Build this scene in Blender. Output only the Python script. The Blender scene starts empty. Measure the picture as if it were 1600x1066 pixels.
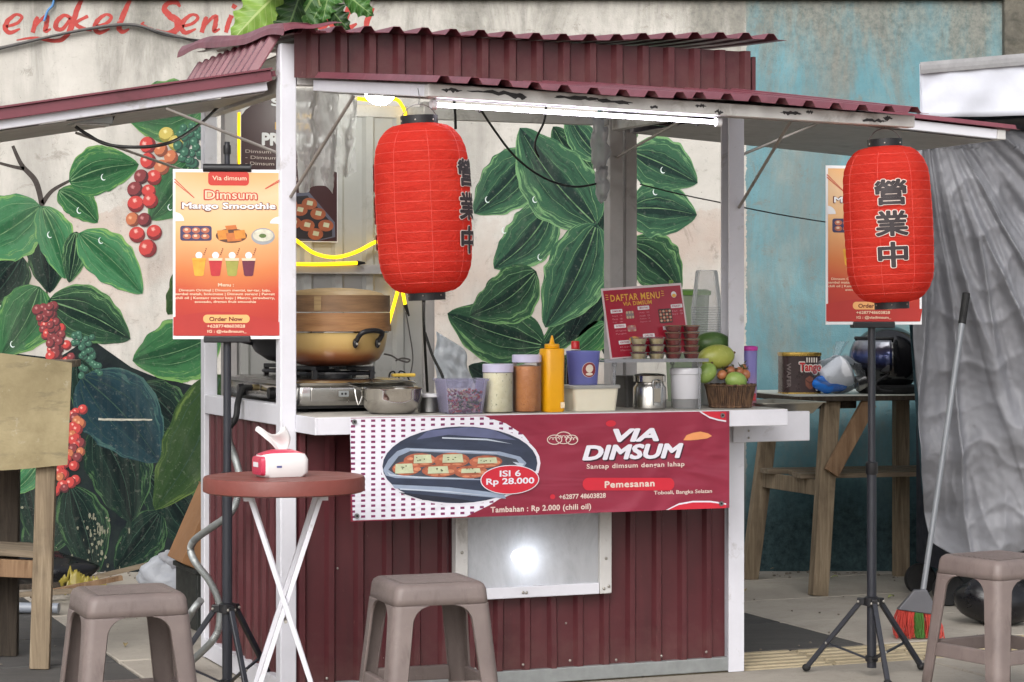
import bpy, bmesh, math, random
from mathutils import Vector, Matrix, noise
D = bpy.data
SC = bpy.context.scene
COL = SC.collection
random.seed(11)
R = math.radians

# ------------------------------------------------------------------ camera, sky, sun, exposure
FPX = 3500.0            # focal length in photograph pixels (1600 wide)
HZ = 490.0              # row of the horizon
CAMH = 1.25
cam_d = D.cameras.new('camera')
cam_d.sensor_width = 36.0
cam_d.lens = FPX * 36.0 / 1600.0
cam_d.shift_y = -(533.0 - HZ) / 1600.0
cam_d.clip_start = 0.05
cam_d.clip_end = 2000.0
cam = D.objects.new('camera', cam_d)
cam.location = (0, 0, CAMH)
cam.rotation_euler = (R(90), 0, 0)
COL.objects.link(cam)
SC.camera = cam

SUN_EL, SUN_AZ = R(38), R(194)      # azimuth measured clockwise from +Y
w = D.worlds.new('World')
SC.world = w
w.use_nodes = True
wn = w.node_tree
for n in list(wn.nodes):
    wn.nodes.remove(n)
sky = wn.nodes.new('ShaderNodeTexSky')
sky.sky_type = 'NISHITA'
sky.sun_disc = False
sky.sun_elevation = SUN_EL
sky.sun_rotation = SUN_AZ
sky.air_density = 1.0
sky.dust_density = 4.0
sky.ozone_density = 1.0
hs = wn.nodes.new('ShaderNodeHueSaturation')
hs.inputs['Saturation'].default_value = 0.28      # overcast: the sky is nearly white
bg = wn.nodes.new('ShaderNodeBackground')
bg.inputs['Strength'].default_value = 0.15
wo = wn.nodes.new('ShaderNodeOutputWorld')
wn.links.new(sky.outputs[0], hs.inputs['Color'])
wn.links.new(hs.outputs[0], bg.inputs['Color'])
wn.links.new(bg.outputs[0], wo.inputs['Surface'])
sun_d = D.lights.new('sun', 'SUN')
sun_d.energy = 1.25
sun_d.angle = R(50)
sun_d.color = (1.0, 0.98, 0.95)
sun = D.objects.new('sun', sun_d)
sd = Vector((math.sin(SUN_AZ) * math.cos(SUN_EL), math.cos(SUN_AZ) * math.cos(SUN_EL), math.sin(SUN_EL)))
sun.rotation_euler = sd.to_track_quat('Z', 'Y').to_euler()
sun.location = sd * 30
COL.objects.link(sun)
SC.view_settings.view_transform = 'Standard'
SC.view_settings.look = 'None'
SC.view_settings.exposure = 0.46
SC.view_settings.gamma = 1.0
SC.render.engine = 'CYCLES'
SC.cycles.use_denoising = True
SC.cycles.max_bounces = 6
SC.cycles.diffuse_bounces = 3
SC.cycles.glossy_bounces = 3
SC.cycles.transmission_bounces = 4
SC.cycles.transparent_max_bounces = 12
SC.cycles.use_adaptive_sampling = True
SC.cycles.adaptive_threshold = 0.03
SC.cycles.caustics_reflective = False
SC.cycles.caustics_refractive = False

# ------------------------------------------------------------------ coordinates
TH = R(22)              # the stall, the paving and the stools share this turn
CS, SN = math.cos(TH), math.sin(TH)
CX, CY = -0.73, 7.24    # foot of the stall's near corner post
WALL_Y = 10.85

def S(s, t, z=0.0):     # stall frame: s along the front, t depth
    return Vector((CX + s * CS - t * SN, CY + s * SN + t * CS, z))

def s_at(u, t):
    k = (u - 800.0) / FPX
    return (k * (CY + t * CS) - CX + t * SN) / (CS - k * SN)

def z_at(v, s, t):
    return CAMH - (v - HZ) * S(s, t).y / FPX

def sz(u, v, t):
    s = s_at(u, t)
    return s, z_at(v, s, t)

def W(u, v, y):
    return Vector(((u - 800.0) * y / FPX, y, CAMH - (v - HZ) * y / FPX))

# ------------------------------------------------------------------ materials
def lin(c, k=0.85):
    o = []
    for x in c[:3]:
        x = x / 255.0
        o.append((x / 12.92 if x <= 0.04045 else ((x + 0.055) / 1.055) ** 2.4) * k)
    return (o[0], o[1], o[2], 1.0)

class NT:
    def __init__(self, name):
        self.m = D.materials.new(name)
        self.m.use_nodes = True
        self.t = self.m.node_tree
        for n in list(self.t.nodes):
            self.t.nodes.remove(n)
        self.out = self.n('ShaderNodeOutputMaterial')
        self.b = self.n('ShaderNodeBsdfPrincipled')
        self.l(self.b.outputs[0], self.out.inputs['Surface'])
    def n(self, typ, **kw):
        nd = self.t.nodes.new(typ)
        for k, v in kw.items():
            setattr(nd, k, v)
        return nd
    def l(self, a, b):
        self.t.links.new(a, b)
    def coord(self, kind='Object', scale=None):
        tc = self.n('ShaderNodeTexCoord')
        o = tc.outputs[kind]
        if scale is not None:
            mp = self.n('ShaderNodeMapping')
            mp.inputs['Scale'].default_value = scale
            self.l(o, mp.inputs['Vector'])
            o = mp.outputs[0]
        return o
    def noise(self, vec, scale, detail=5, rough=0.6, dist=0.0):
        nz = self.n('ShaderNodeTexNoise')
        nz.inputs['Scale'].default_value = scale
        nz.inputs['Detail'].default_value = detail
        nz.inputs['Roughness'].default_value = rough
        nz.inputs['Distortion'].default_value = dist
        self.l(vec, nz.inputs['Vector'])
        return nz.outputs['Fac']
    def ramp(self, fac, stops, interp='LINEAR'):
        r = self.n('ShaderNodeValToRGB')
        r.color_ramp.interpolation = interp
        el = r.color_ramp.elements
        while len(el) < len(stops):
            el.new(0.5)
        for e, (p, c) in zip(el, stops):
            e.position = p
            e.color = c if len(c) == 4 else (c[0], c[1], c[2], 1)
        self.l(fac, r.inputs['Fac'])
        return r.outputs['Color']
    def mask(self, fac, a, b):
        return self.ramp(fac, [(a, (0, 0, 0, 1)), (b, (1, 1, 1, 1))])
    def mix(self, fac, a, b, blend='MIX'):
        x = self.n('ShaderNodeMix', data_type='RGBA', blend_type=blend)
        for sock, val in ((x.inputs[0], fac), (x.inputs[6], a), (x.inputs[7], b)):
            if isinstance(val, (tuple, list)):
                sock.default_value = val
            elif isinstance(val, (int, float)):
                sock.default_value = val
            else:
                self.l(val, sock)
        return x.outputs[2]
    def math(self, op, a, b=0.0, c=None, clamp=False):
        x = self.n('ShaderNodeMath', operation=op, use_clamp=clamp)
        for i, val in enumerate((a, b) if c is None else (a, b, c)):
            if isinstance(val, (int, float)):
                x.inputs[i].default_value = val
            else:
                self.l(val, x.inputs[i])
        return x.outputs[0]
    def xyz(self, vec):
        s = self.n('ShaderNodeSeparateXYZ')
        self.l(vec, s.inputs[0])
        return s.outputs
    def bump(self, h, strength=0.3, dist=0.01):
        b = self.n('ShaderNodeBump')
        b.inputs['Strength'].default_value = strength
        b.inputs['Distance'].default_value = dist
        self.l(h, b.inputs['Height'])
        self.l(b.outputs[0], self.b.inputs['Normal'])
    def set(self, **kw):
        for k, v in kw.items():
            sock = self.b.inputs[k.replace('_', ' ')]
            if isinstance(v, (int, float, tuple)):
                sock.default_value = v
            else:
                self.l(v, sock)

MATS = {}
def mk(name, col, rough=0.6, metal=0.0, var=0.12, scale=9.0, bump=0.0, bscale=70.0, dirt=None, damt=0.5,
       dscale=5.0, spec=0.5, stretch=None, trans=0.0, alpha=1.0, sss=0.0, k=0.85, coat=0.0):
    if name in MATS:
        return MATS[name]
    t = NT(name)
    v = t.coord('Object', stretch or (1, 1, 1))
    c = lin(col, k)
    a = tuple(min(1, x * (1 - var)) for x in c[:3]) + (1,)
    b = tuple(min(1, x * (1 + var)) for x in c[:3]) + (1,)
    f = t.noise(v, scale, 6, 0.65)
    base = t.ramp(f, [(0.3, a), (0.7, b)])
    if dirt is not None:
        f2 = t.noise(v, dscale, 8, 0.7, 0.4)
        mk_ = t.mask(f2, 0.72 - 0.3 * damt, 0.88 - 0.2 * damt)
        base = t.mix(t.math('MULTIPLY', mk_, 0.85), base, lin(dirt, k))
    rr = t.ramp(t.noise(v, scale * 2.3, 4), [(0.3, (rough * 0.82,) * 3 + (1,)), (0.7, (min(1, rough * 1.15),) * 3 + (1,))])
    t.set(Base_Color=base, Roughness=rr, Metallic=metal, Specular_IOR_Level=spec)
    if coat:
        t.b.inputs['Coat Weight'].default_value = coat
    if trans:
        t.set(Transmission_Weight=trans)
    if alpha < 1:
        t.set(Alpha=alpha)
    if sss:
        t.b.inputs['Subsurface Weight'].default_value = sss
        t.b.inputs['Subsurface Radius'].default_value = (0.02, 0.012, 0.008)
    if bump:
        t.bump(t.noise(v, bscale, 5, 0.6), bump, 0.01)
    MATS[name] = t.m
    return t.m

def emit(name, col, strength, k=1.0):
    if name in MATS:
        return MATS[name]
    t = NT(name)
    t.set(Base_Color=lin(col), Emission_Color=lin(col, k), Emission_Strength=float(strength))
    MATS[name] = t.m
    return t.m

def film(name, col, op=0.35, rough=0.15, trn=0.35, bump=0.0, bscale=30, smudge=0.0):
    """thin clear or milky plastic: part see-through, part glossy, part translucent"""
    if name in MATS:
        return MATS[name]
    t = NT(name)
    t.set(Base_Color=lin(col), Roughness=rough)
    tl = t.n('ShaderNodeBsdfTranslucent')
    tl.inputs['Color'].default_value = lin(col)
    m1 = t.n('ShaderNodeMixShader')
    m1.inputs[0].default_value = trn
    t.l(t.b.outputs[0], m1.inputs[1]); t.l(tl.outputs[0], m1.inputs[2])
    tr = t.n('ShaderNodeBsdfTransparent')
    tr.inputs['Color'].default_value = tuple(0.6 + 0.4 * x for x in lin(col, 1)[:3]) + (1,)
    m2 = t.n('ShaderNodeMixShader')
    fr = t.n('ShaderNodeFresnel'); fr.inputs['IOR'].default_value = 1.35
    opv = op
    if smudge:
        sm_ = t.noise(t.coord('Object', (1, 1, 0.4)), 9, 6, 0.7, 0.6)
        opv = t.math('MULTIPLY_ADD', t.mask(sm_, 0.35, 0.7), smudge, op - smudge * 0.5)
        t.l(t.ramp(sm_, [(0.3, (0.12,) * 3 + (1,)), (0.7, (0.5,) * 3 + (1,))]), t.b.inputs['Roughness'])
    t.l(t.math('ADD', fr.outputs[0], opv, clamp=True), m2.inputs[0])
    t.l(tr.outputs[0], m2.inputs[1]); t.l(m1.outputs[0], m2.inputs[2])
    t.l(m2.outputs[0], t.out.inputs['Surface'])
    if bump:
        t.bump(t.noise(t.coord('Object'), bscale, 4, 0.6, 1.0), bump, 0.02)
    MATS[name] = t.m
    return t.m

# ------------------------------------------------------------------ mesh builder
def crom(pts, sub):
    P = [Vector(p) for p in pts]
    if len(P) < 3 or sub < 2:
        return P
    out = []
    for i in range(len(P) - 1):
        p0 = P[max(i - 1, 0)]; p1 = P[i]; p2 = P[i + 1]; p3 = P[min(i + 2, len(P) - 1)]
        for j in range(sub):
            t = j / sub
            out.append(0.5 * ((2 * p1) + (p2 - p0) * t + (2 * p0 - 5 * p1 + 4 * p2 - p3) * t * t
                              + (3 * p1 - p0 - 3 * p2 + p3) * t * t * t))
    out.append(P[-1])
    return out

class MB:
    def __init__(self):
        self.V = []; self.F = []; self.UV = None
    def add(self, vs, fs):
        o = len(self.V)
        self.V += [tuple(v) for v in vs]
        self.F += [tuple(i + o for i in f) for f in fs]
        return self
    def box(self, x0, x1, y0, y1, z0, z1, M=None):
        vs = [(x, y, z) for z in (z0, z1) for y in (y0, y1) for x in (x0, x1)]
        if M is not None:
            vs = [M @ Vector(v) for v in vs]
        return self.add(vs, [(0, 2, 3, 1), (4, 5, 7, 6), (0, 1, 5, 4), (2, 6, 7, 3), (0, 4, 6, 2), (1, 3, 7, 5)])
    def bar(self, a, b, w, h, up=(0, 0, 1), w2=None, h2=None):
        a = Vector(a); b = Vector(b); d = (b - a).normalized()
        up = Vector(up)
        if abs(d.dot(up)) > 0.99:
            up = Vector((0, 1, 0))
        x = d.cross(up).normalized(); y = x.cross(d).normalized()
        vs = []
        for p, ww, hh in ((a, w, h), (b, w2 or w, h2 or h)):
            for sx, sy in ((-1, -1), (1, -1), (1, 1), (-1, 1)):
                vs.append(p + x * sx * ww / 2 + y * sy * hh / 2)
        return self.add(vs, [(3, 2, 1, 0), (4, 5, 6, 7), (0, 1, 5, 4), (1, 2, 6, 5), (2, 3, 7, 6), (3, 0, 4, 7)])
    def tube(self, pts, r, seg=8, sub=1, caps=True, r2=None, closed=False):
        P = crom(pts, sub)
        n = len(P)
        d0 = (P[1] - P[0]).normalized()
        ref = Vector((0, 0, 1)) if abs(d0.z) < 0.9 else Vector((1, 0, 0))
        x = d0.cross(ref).normalized()
        vs = []
        for i, p in enumerate(P):
            d = (P[min(i + 1, n - 1)] - P[max(i - 1, 0)]).normalized()
            x = (x - d * x.dot(d)).normalized()
            y = d.cross(x)
            rr = r if r2 is None else r + (r2 - r) * i / (n - 1)
            if callable(rr):
                rr = rr(i / (n - 1))
            for k in range(seg):
                a = 2 * math.pi * k / seg
                vs.append(p + x * math.cos(a) * rr + y * math.sin(a) * rr)
        fs = []
        for i in range(n - 1):
            for k in range(seg):
                k2 = (k + 1) % seg
                fs.append((i * seg + k, i * seg + k2, (i + 1) * seg + k2, (i + 1) * seg + k))
        if caps:
            fs.append(tuple(range(seg - 1, -1, -1)))
            fs.append(tuple((n - 1) * seg + k for k in range(seg)))
        return self.add(vs, fs)
    def lathe(self, prof, seg=28, o=(0, 0, 0), sx=1.0, sy=1.0, cap0=True, cap1=True, wob=None):
        """prof: list of (r, z)"""
        o = Vector(o); vs = []
        n = len(prof)
        for r, z in prof:
            for k in range(seg):
                a = 2 * math.pi * k / seg
                q = 1.0 if wob is None else wob(a, z)
                vs.append(o + Vector((r * q * sx * math.cos(a), r * q * sy * math.sin(a), z)))
        fs = []
        for i in range(n - 1):
            for k in range(seg):
                k2 = (k + 1) % seg
                fs.append((i * seg + k, i * seg + k2, (i + 1) * seg + k2, (i + 1) * seg + k))
        if cap0:
            fs.append(tuple(range(seg - 1, -1, -1)))
        if cap1:
            fs.append(tuple((n - 1) * seg + k for k in range(seg)))
        return self.add(vs, fs)
    def loft(self, rings, cap=True):
        n = len(rings[0]); vs = []; fs = []
        for rg in rings:
            vs += rg
        for i in range(len(rings) - 1):
            for k in range(n):
                k2 = (k + 1) % n
                fs.append((i * n + k, i * n + k2, (i + 1) * n + k2, (i + 1) * n + k))
        if cap:
            fs.append(tuple(range(n - 1, -1, -1)))
            fs.append(tuple((len(rings) - 1) * n + k for k in range(n)))
        return self.add(vs, fs)
    def ball(self, c, rx, ry=None, rz=None, seg=14, rings=9, M=None, fn=None):
        ry = ry or rx; rz = rz or rx
        vs = []; fs = []
        for i in range(rings + 1):
            ph = math.pi * i / rings
            for k in range(seg):
                a = 2 * math.pi * k / seg
                p = Vector((rx * math.sin(ph) * math.cos(a), ry * math.sin(ph) * math.sin(a), -rz * math.cos(ph)))
                if fn:
                    p = fn(p)
                if M is not None:
                    p = M @ p
                vs.append(p + Vector(c))
        for i in range(rings):
            for k in range(seg):
                k2 = (k + 1) % seg
                fs.append((i * seg + k, i * seg + k2, (i + 1) * seg + k2, (i + 1) * seg + k))
        return self.add(vs, fs)
    def grid(self, fn, nu, nv, uv=False):
        vs = [fn(i / nu, j / nv) for j in range(nv + 1) for i in range(nu + 1)]
        fs = []
        for j in range(nv):
            for i in range(nu):
                a = j * (nu + 1) + i
                fs.append((a, a + 1, a + nu + 2, a + nu + 1))
        if uv:
            self.UV = [(i / nu, j / nv) for j in range(nv + 1) for i in range(nu + 1)]
        return self.add(vs, fs)

def rrect(hx, hy, r, n=4, z=0.0, cx=0.0, cy=0.0):
    out = []
    for (sx, sy, a0) in ((1, -1, -90), (1, 1, 0), (-1, 1, 90), (-1, -1, 180)):
        for i in range(n + 1):
            a = R(a0 + 90.0 * i / n)
            out.append(Vector((cx + sx * (hx - r) + r * math.cos(a), cy + sy * (hy - r) + r * math.sin(a), z)))
    return out

def link(o, parent=None):
    COL.objects.link(o)
    if parent is not None:
        o.parent = parent
    return o

def ob(name, mb, mat, parent=None, smooth=None, bevel=0.0, solid=0.0, seg=2, loc=None, rot=None, subsurf=0):
    if isinstance(mb, MB):
        me = D.meshes.new(name)
        me.from_pydata(mb.V, [], mb.F)
        if mb.UV is not None:
            uvl = me.uv_layers.new(name='UVMap')
            for lp in me.loops:
                uvl.data[lp.index].uv = mb.UV[lp.vertex_index]
        me.validate(); me.update()
        if mat is not None:
            me.materials.append(mat)
        if smooth is not None:
            me.shade_smooth()
            if smooth < 180:
                me.set_sharp_from_angle(angle=R(smooth))
    else:
        me = mb
    o = D.objects.new(name, me)
    link(o, parent)
    if loc is not None:
        o.location = loc
    if rot is not None:
        o.rotation_euler = rot
    if solid:
        m = o.modifiers.new('solid', 'SOLIDIFY'); m.thickness = solid; m.offset = 0
    if bevel:
        m = o.modifiers.new('bevel', 'BEVEL'); m.width = bevel; m.segments = seg; m.limit_method = 'ANGLE'; m.angle_limit = R(40)
        m.harden_normals = False
    if subsurf:
        m = o.modifiers.new('sub', 'SUBSURF'); m.levels = subsurf; m.render_levels = subsurf
    return o

def tag(o, label, cat=None, group=None, kind=None):
    if label: o['label'] = label
    if cat: o['category'] = cat
    if group: o['group'] = group
    if kind: o['kind'] = kind
    return o

def thing(name, label, cat, loc=(0, 0, 0), rotz=0.0, group=None, rot=None):
    o = D.objects.new(name, None)
    o.empty_display_size = 0.05
    o.location = loc
    o.rotation_euler = rot if rot is not None else (0, 0, rotz)
    link(o)
    return tag(o, label, cat, group)

def copy_tree(o, parent=None):
    c = o.copy()
    link(c)
    c.parent = parent
    for ch in [x for x in D.objects if x.parent == o]:
        copy_tree(ch, c)
    return c

# flat print in the local XZ plane, facing -Y
def flat(name, polys, mat, parent, d=0.001, solid=0.0, label=None):
    mb = MB()
    for p in polys:
        mb.add([(x, -d, z) for x, z in p], [tuple(range(len(p)))])
    o = ob(name, mb, mat, parent)
    me = o.data
    if me.polygons and me.polygons[0].normal.y > 0:
        me.flip_normals()
    if label:
        o['label'] = label
    return o

def ell(cx, cz, rx, rz, n=28, a0=0, a1=360):
    return [(cx + rx * math.cos(R(a0 + (a1 - a0) * i / n)), cz + rz * math.sin(R(a0 + (a1 - a0) * i / n)))
            for i in range(n if a1 - a0 == 360 else n + 1)]

def rr2(x0, x1, z0, z1, r, n=5):
    return [(v.x, v.y) for v in rrect((x1 - x0) / 2, (z1 - z0) / 2, r, n, 0, (x0 + x1) / 2, (z0 + z1) / 2)]

def rect(x0, x1, z0, z1):
    return [(x0, z0), (x1, z0), (x1, z1), (x0, z1)]

_tc = {}
def text_raw(body, bold=0.0, shear=0.0, space=1.0):
    key = (body, bold, shear, space)
    if key not in _tc:
        cu = D.curves.new('lettering', 'FONT')
        cu.body = body
        cu.size = 1.0
        cu.offset = bold if bold < 0.028 else 0.0
        cu.shear = shear
        cu.space_character = space
        cu.align_x = 'CENTER'
        cu.fill_mode = 'FRONT'
        cu.resolution_u = 3
        o = D.objects.new('lettering', cu)
        COL.objects.link(o)
        dg = bpy.context.evaluated_depsgraph_get()
        me = D.meshes.new_from_object(o.evaluated_get(dg))
        V = [(v.co.x, v.co.y, 0.0) for v in me.vertices]
        F = [tuple(p.vertices) for p in me.polygons]
        if bold >= 0.028:                      # heavy strokes: the glyph laid down again round a small circle
            V0, F0 = V, F
            V, F = [], []
            nc = 12 if bold >= 0.045 else 8
            for k in range(nc):
                a = 2 * math.pi * k / nc
                o_ = len(V)
                V += [(x + bold * math.cos(a), y + bold * math.sin(a), k + 1.0) for x, y, _ in V0]
                F += [tuple(i + o_ for i in f) for f in F0]
        D.objects.remove(o); D.meshes.remove(me); D.curves.remove(cu)
        _tc[key] = (V, F)
    return _tc[key]

def text(name, body, mat, parent, cx, cz, width, height, d=0.0015, bold=0.0, shear=0.0, space=1.0, fit=None, slope=0.0):
    """lettering scaled to width x height; fit: reference body that gives the box (for outlines)"""
    V, F = text_raw(body, bold, shear, space)
    if not V:
        return None
    RV = text_raw(body, fit, shear, space)[0] if fit is not None else V
    x0 = min(v[0] for v in RV); x1 = max(v[0] for v in RV); y0 = min(v[1] for v in RV); y1 = max(v[1] for v in RV)
    kx = width / (x1 - x0); ky = height / (y1 - y0)
    mx = (x0 + x1) / 2; my = (y0 + y1) / 2
    mb = MB()
    vs = []
    for x, y, kz in V:
        X = cx + (x - mx) * kx
        vs.append((X, -d - kz * 0.00004, cz + (y - my) * ky + slope * (X - cx)))
    mb.add(vs, F)
    o = ob(name, mb, mat, parent)
    me = o.data
    if len(me.polygons) and me.polygons[0].normal.y > 0:
        me.flip_normals()
    return o

# ------------------------------------------------------------------ shared materials
M_white = mk('white_paint', (222, 222, 230), 0.42, var=0.05, dirt=(150, 142, 132), damt=0.45, dscale=9, bump=0.05, bscale=40)
M_white2 = mk('dirty_white_paint', (206, 204, 202), 0.5, var=0.08, dirt=(120, 112, 104), damt=0.6, dscale=9, bump=0.08, bscale=50)
M_grey_post = mk('grey_post_paint', (188, 184, 184), 0.5, var=0.1, dirt=(96, 90, 86), damt=0.5, dscale=6)
def maroon_sheet():
    t = NT('maroon_sheet_metal')
    v = t.coord('Object')
    x, y, z = t.xyz(v)
    st_ = t.noise(t.coord('Object', (1, 1, 0.18)), 9, 7, 0.7, 0.3)
    bl = t.noise(v, 3, 6, 0.65)
    c = t.mix(t.mask(bl, 0.3, 0.7), lin((80, 37, 42)), lin((94, 45, 50)))
    c = t.mix(t.math('MULTIPLY', t.mask(st_, 0.52, 0.74), 0.45), c, lin((60, 32, 35)))
    # splashed street dust near the foot, scratches and specks
    d = t.math('SUBTRACT', t.math('ADD', 0.2, t.math('MULTIPLY', t.math('SUBTRACT', t.noise(v, 16, 8, 0.75), 0.5), 0.55)), z)
    c = t.mix(t.math('MULTIPLY', t.mask(d, 0.06, 0.26), 0.32), c, lin((118, 92, 86)))
    c = t.mix(t.math('MULTIPLY', t.mask(t.noise(t.coord('Object', (1, 1, 0.3)), 60, 3, 0.6), 0.7, 0.76), 0.55), c, lin((140, 106, 104)))
    t.set(Base_Color=c, Roughness=t.ramp(bl, [(0.3, (0.3,) * 3 + (1,)), (0.7, (0.46,) * 3 + (1,))]), Specular_IOR_Level=0.45)
    t.bump(t.noise(t.coord('Object', (1, 1, 0.6)), 4.5, 3, 0.5), 0.25, 0.03)
    return t.m
M_maroon = maroon_sheet()
M_maroon_roof = mk('maroon_roof_metal', (122, 66, 76), 0.42, var=0.12, scale=6, dirt=(92, 48, 54), damt=0.6, dscale=5)
M_black = mk('black_plastic', (24, 24, 28), 0.45, var=0.2)
M_blackmetal = mk('black_coated_metal', (40, 42, 50), 0.4, var=0.15, spec=0.5)
M_rubber = mk('black_rubber', (20, 20, 22), 0.7, var=0.2)
M_steel = mk('brushed_steel', (190, 188, 184), 0.24, metal=1.0, var=0.08, scale=20)
M_steel_dull = mk('dull_steel', (150, 150, 150), 0.42, metal=1.0, var=0.15, scale=14)
M_chrome = mk('polished_steel', (216, 212, 204), 0.1, metal=1.0, var=0.03)
M_galv = mk('galvanised_steel', (168, 172, 172), 0.5, metal=0.6, var=0.12, scale=22)
M_screw = mk('screw_head', (176, 172, 164), 0.4, metal=0.7, var=0.1)
M_cable = mk('black_cable', (22, 21, 22), 0.55, var=0.1)
M_rod = mk('thin_rod_metal', (160, 154, 148), 0.5, metal=0.5, var=0.2)
M_paperwhite = mk('white_print', (235, 235, 238), 0.5, var=0.02)

# ================================================================== THE SETTING
# ---- ground
def ground_mat():
    t = NT('worn_concrete')
    v = t.coord('Object')
    a = t.noise(v, 1.4, 8, 0.65); b = t.noise(v, 14, 6, 0.7)
    c = t.mix(t.mask(a, 0.35, 0.7), lin((138, 130, 120)), lin((172, 164, 152)))
    c = t.mix(t.math('MULTIPLY', t.mask(b, 0.55, 0.8), 0.45), c, lin((104, 98, 92)))
    t.set(Base_Color=c, Roughness=0.85)
    t.bump(t.noise(v, 60, 6, 0.7), 0.25, 0.01)
    return t.m
M_ground = ground_mat()

def slab_mat(name, c0, c1, c2, streak=False):
    t = NT(name)
    geo = t.n('ShaderNodeNewGeometry')
    mp = t.n('ShaderNodeMapping')
    mp.inputs['Rotation'].default_value = (0, 0, -TH)
    mp.inputs['Scale'].default_value = (0.5, 2.2, 1) if streak else (1, 1, 1)
    t.l(geo.outputs['Position'], mp.inputs['Vector'])
    v = mp.outputs[0]
    a = t.noise(v, 2.1, 8, 0.7, 0.3); b = t.noise(v, 23, 6, 0.75)
    oi = t.n('ShaderNodeObjectInfo')
    c = t.mix(t.mask(a, 0.34, 0.68), lin(c0), lin(c1))
    c = t.mix(t.math('MULTIPLY', t.mask(b, 0.52, 0.78), 0.5), c, lin(c2))
    c = t.mix(t.math('MULTIPLY', oi.outputs['Random'], 0.25), c, lin(c2))
    c = t.mix(t.math('MULTIPLY', t.mask(t.noise(v, 5.5, 9, 0.8, 0.8), 0.56, 0.66), 0.4), c, lin(c2))
    c = t.mix(t.math('MULTIPLY', t.mask(t.noise(v, 75, 3, 0.6), 0.66, 0.72), 0.5), c, lin((92, 86, 80)))
    t.set(Base_Color=c, Roughness=0.8)
    t.bump(t.noise(v, 48, 6, 0.7), 0.3, 0.008)
    return t.m
M_slab_l = slab_mat('light_paving_slab', (166, 158, 147), (188, 180, 168), (128, 120, 110))
M_slab_d = slab_mat('dark_paving_slab', (54, 53, 54), (74, 72, 71), (112, 108, 102), True)
M_tactile = slab_mat('yellow_tactile_tile', (172, 158, 130), (190, 175, 146), (138, 124, 100))

g = ob('ground', MB().grid(lambda a, b: ((a - 0.5) * 600, (b - 0.5) * 600, -0.03), 8, 8), M_ground)
tag(g, 'worn concrete ground under and around the paving', None, None, 'structure')
pv = D.objects.new('pavement', None); link(pv)
pv.location = (CX, CY, 0); pv.rotation_euler = (0, 0, TH)
tag(pv, 'pavement of light and dark slabs with ribbed yellow guide tiles', None, None, 'structure')
COLW, ROWH = 1.355, 0.65
slab_me = None
def slab_mesh(wx, wy):
    mb = MB()
    r0 = rrect(wx / 2 - 0.004, wy / 2 - 0.004, 0.01, 1, -0.03)
    r1 = [Vector((p.x, p.y, -0.004)) for p in r0]
    r2 = rrect(wx / 2 - 0.008, wy / 2 - 0.008, 0.01, 1, 0.0)
    mb.loft([r0, r1, r2])
    return mb
sl = {}
for dark in (0, 1):
    o = ob('paving_slab', slab_mesh(COLW, ROWH), M_slab_d if dark else M_slab_l, pv)
    sl[dark] = o.data
    D.objects.remove(o)
for ci in range(-3, 5):
    s0 = -0.33 + ci * COLW
    for ri in list(range(-5, 0)) + list(range(0, 7)):
        t0 = 0.365 + ri * ROWH if ri >= 0 else -0.012 + ri * ROWH
        dark = (ci % 2 == 1) and ri >= 0
        p = S(s0 + COLW / 2, t0 + ROWH / 2)
        if p.y > WALL_Y + 0.2 or p.y < 4.2:
            continue
        o = D.objects.new('paving_slab', sl[1 if dark else 0]); link(o, pv)
        o.location = (s0 + COLW / 2, t0 + ROWH / 2, random.uniform(-0.0025, 0.001))
        o.rotation_euler = (random.uniform(-.002, .002), random.uniform(-.002, .002), random.uniform(-.003, .003))
mb = slab_mesh(0.375, 0.365)
for i in range(5):
    y = (i - 2) * 0.068
    rg = []
    for x, e in ((-0.17, 0.4), (-0.16, 1), (0.16, 1), (0.17, 0.4)):
        rg.append([Vector((x, y + dy * e, z)) for dy, z in ((-0.017, -0.002), (-0.012, 0.0055), (0.012, 0.0055), (0.017, -0.002))])
    mb.loft(rg)
o = ob('tactile_tile', mb, M_tactile, pv); tm = o.data; D.objects.remove(o)
for i in range(-8, 17):
    o = D.objects.new('tactile_tile', tm); link(o, pv)
    o.location = (-0.14 + i * 0.377 + 0.1, 0.175, random.uniform(-0.003, 0.0))
    o.rotation_euler = (0, 0, random.uniform(-.006, .006))

# ---- wall with mural
PXW = FPX / WALL_Y
def MW(u, v):
    return ((u - 800.0) / PXW, CAMH - (v - HZ) / PXW)

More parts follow.
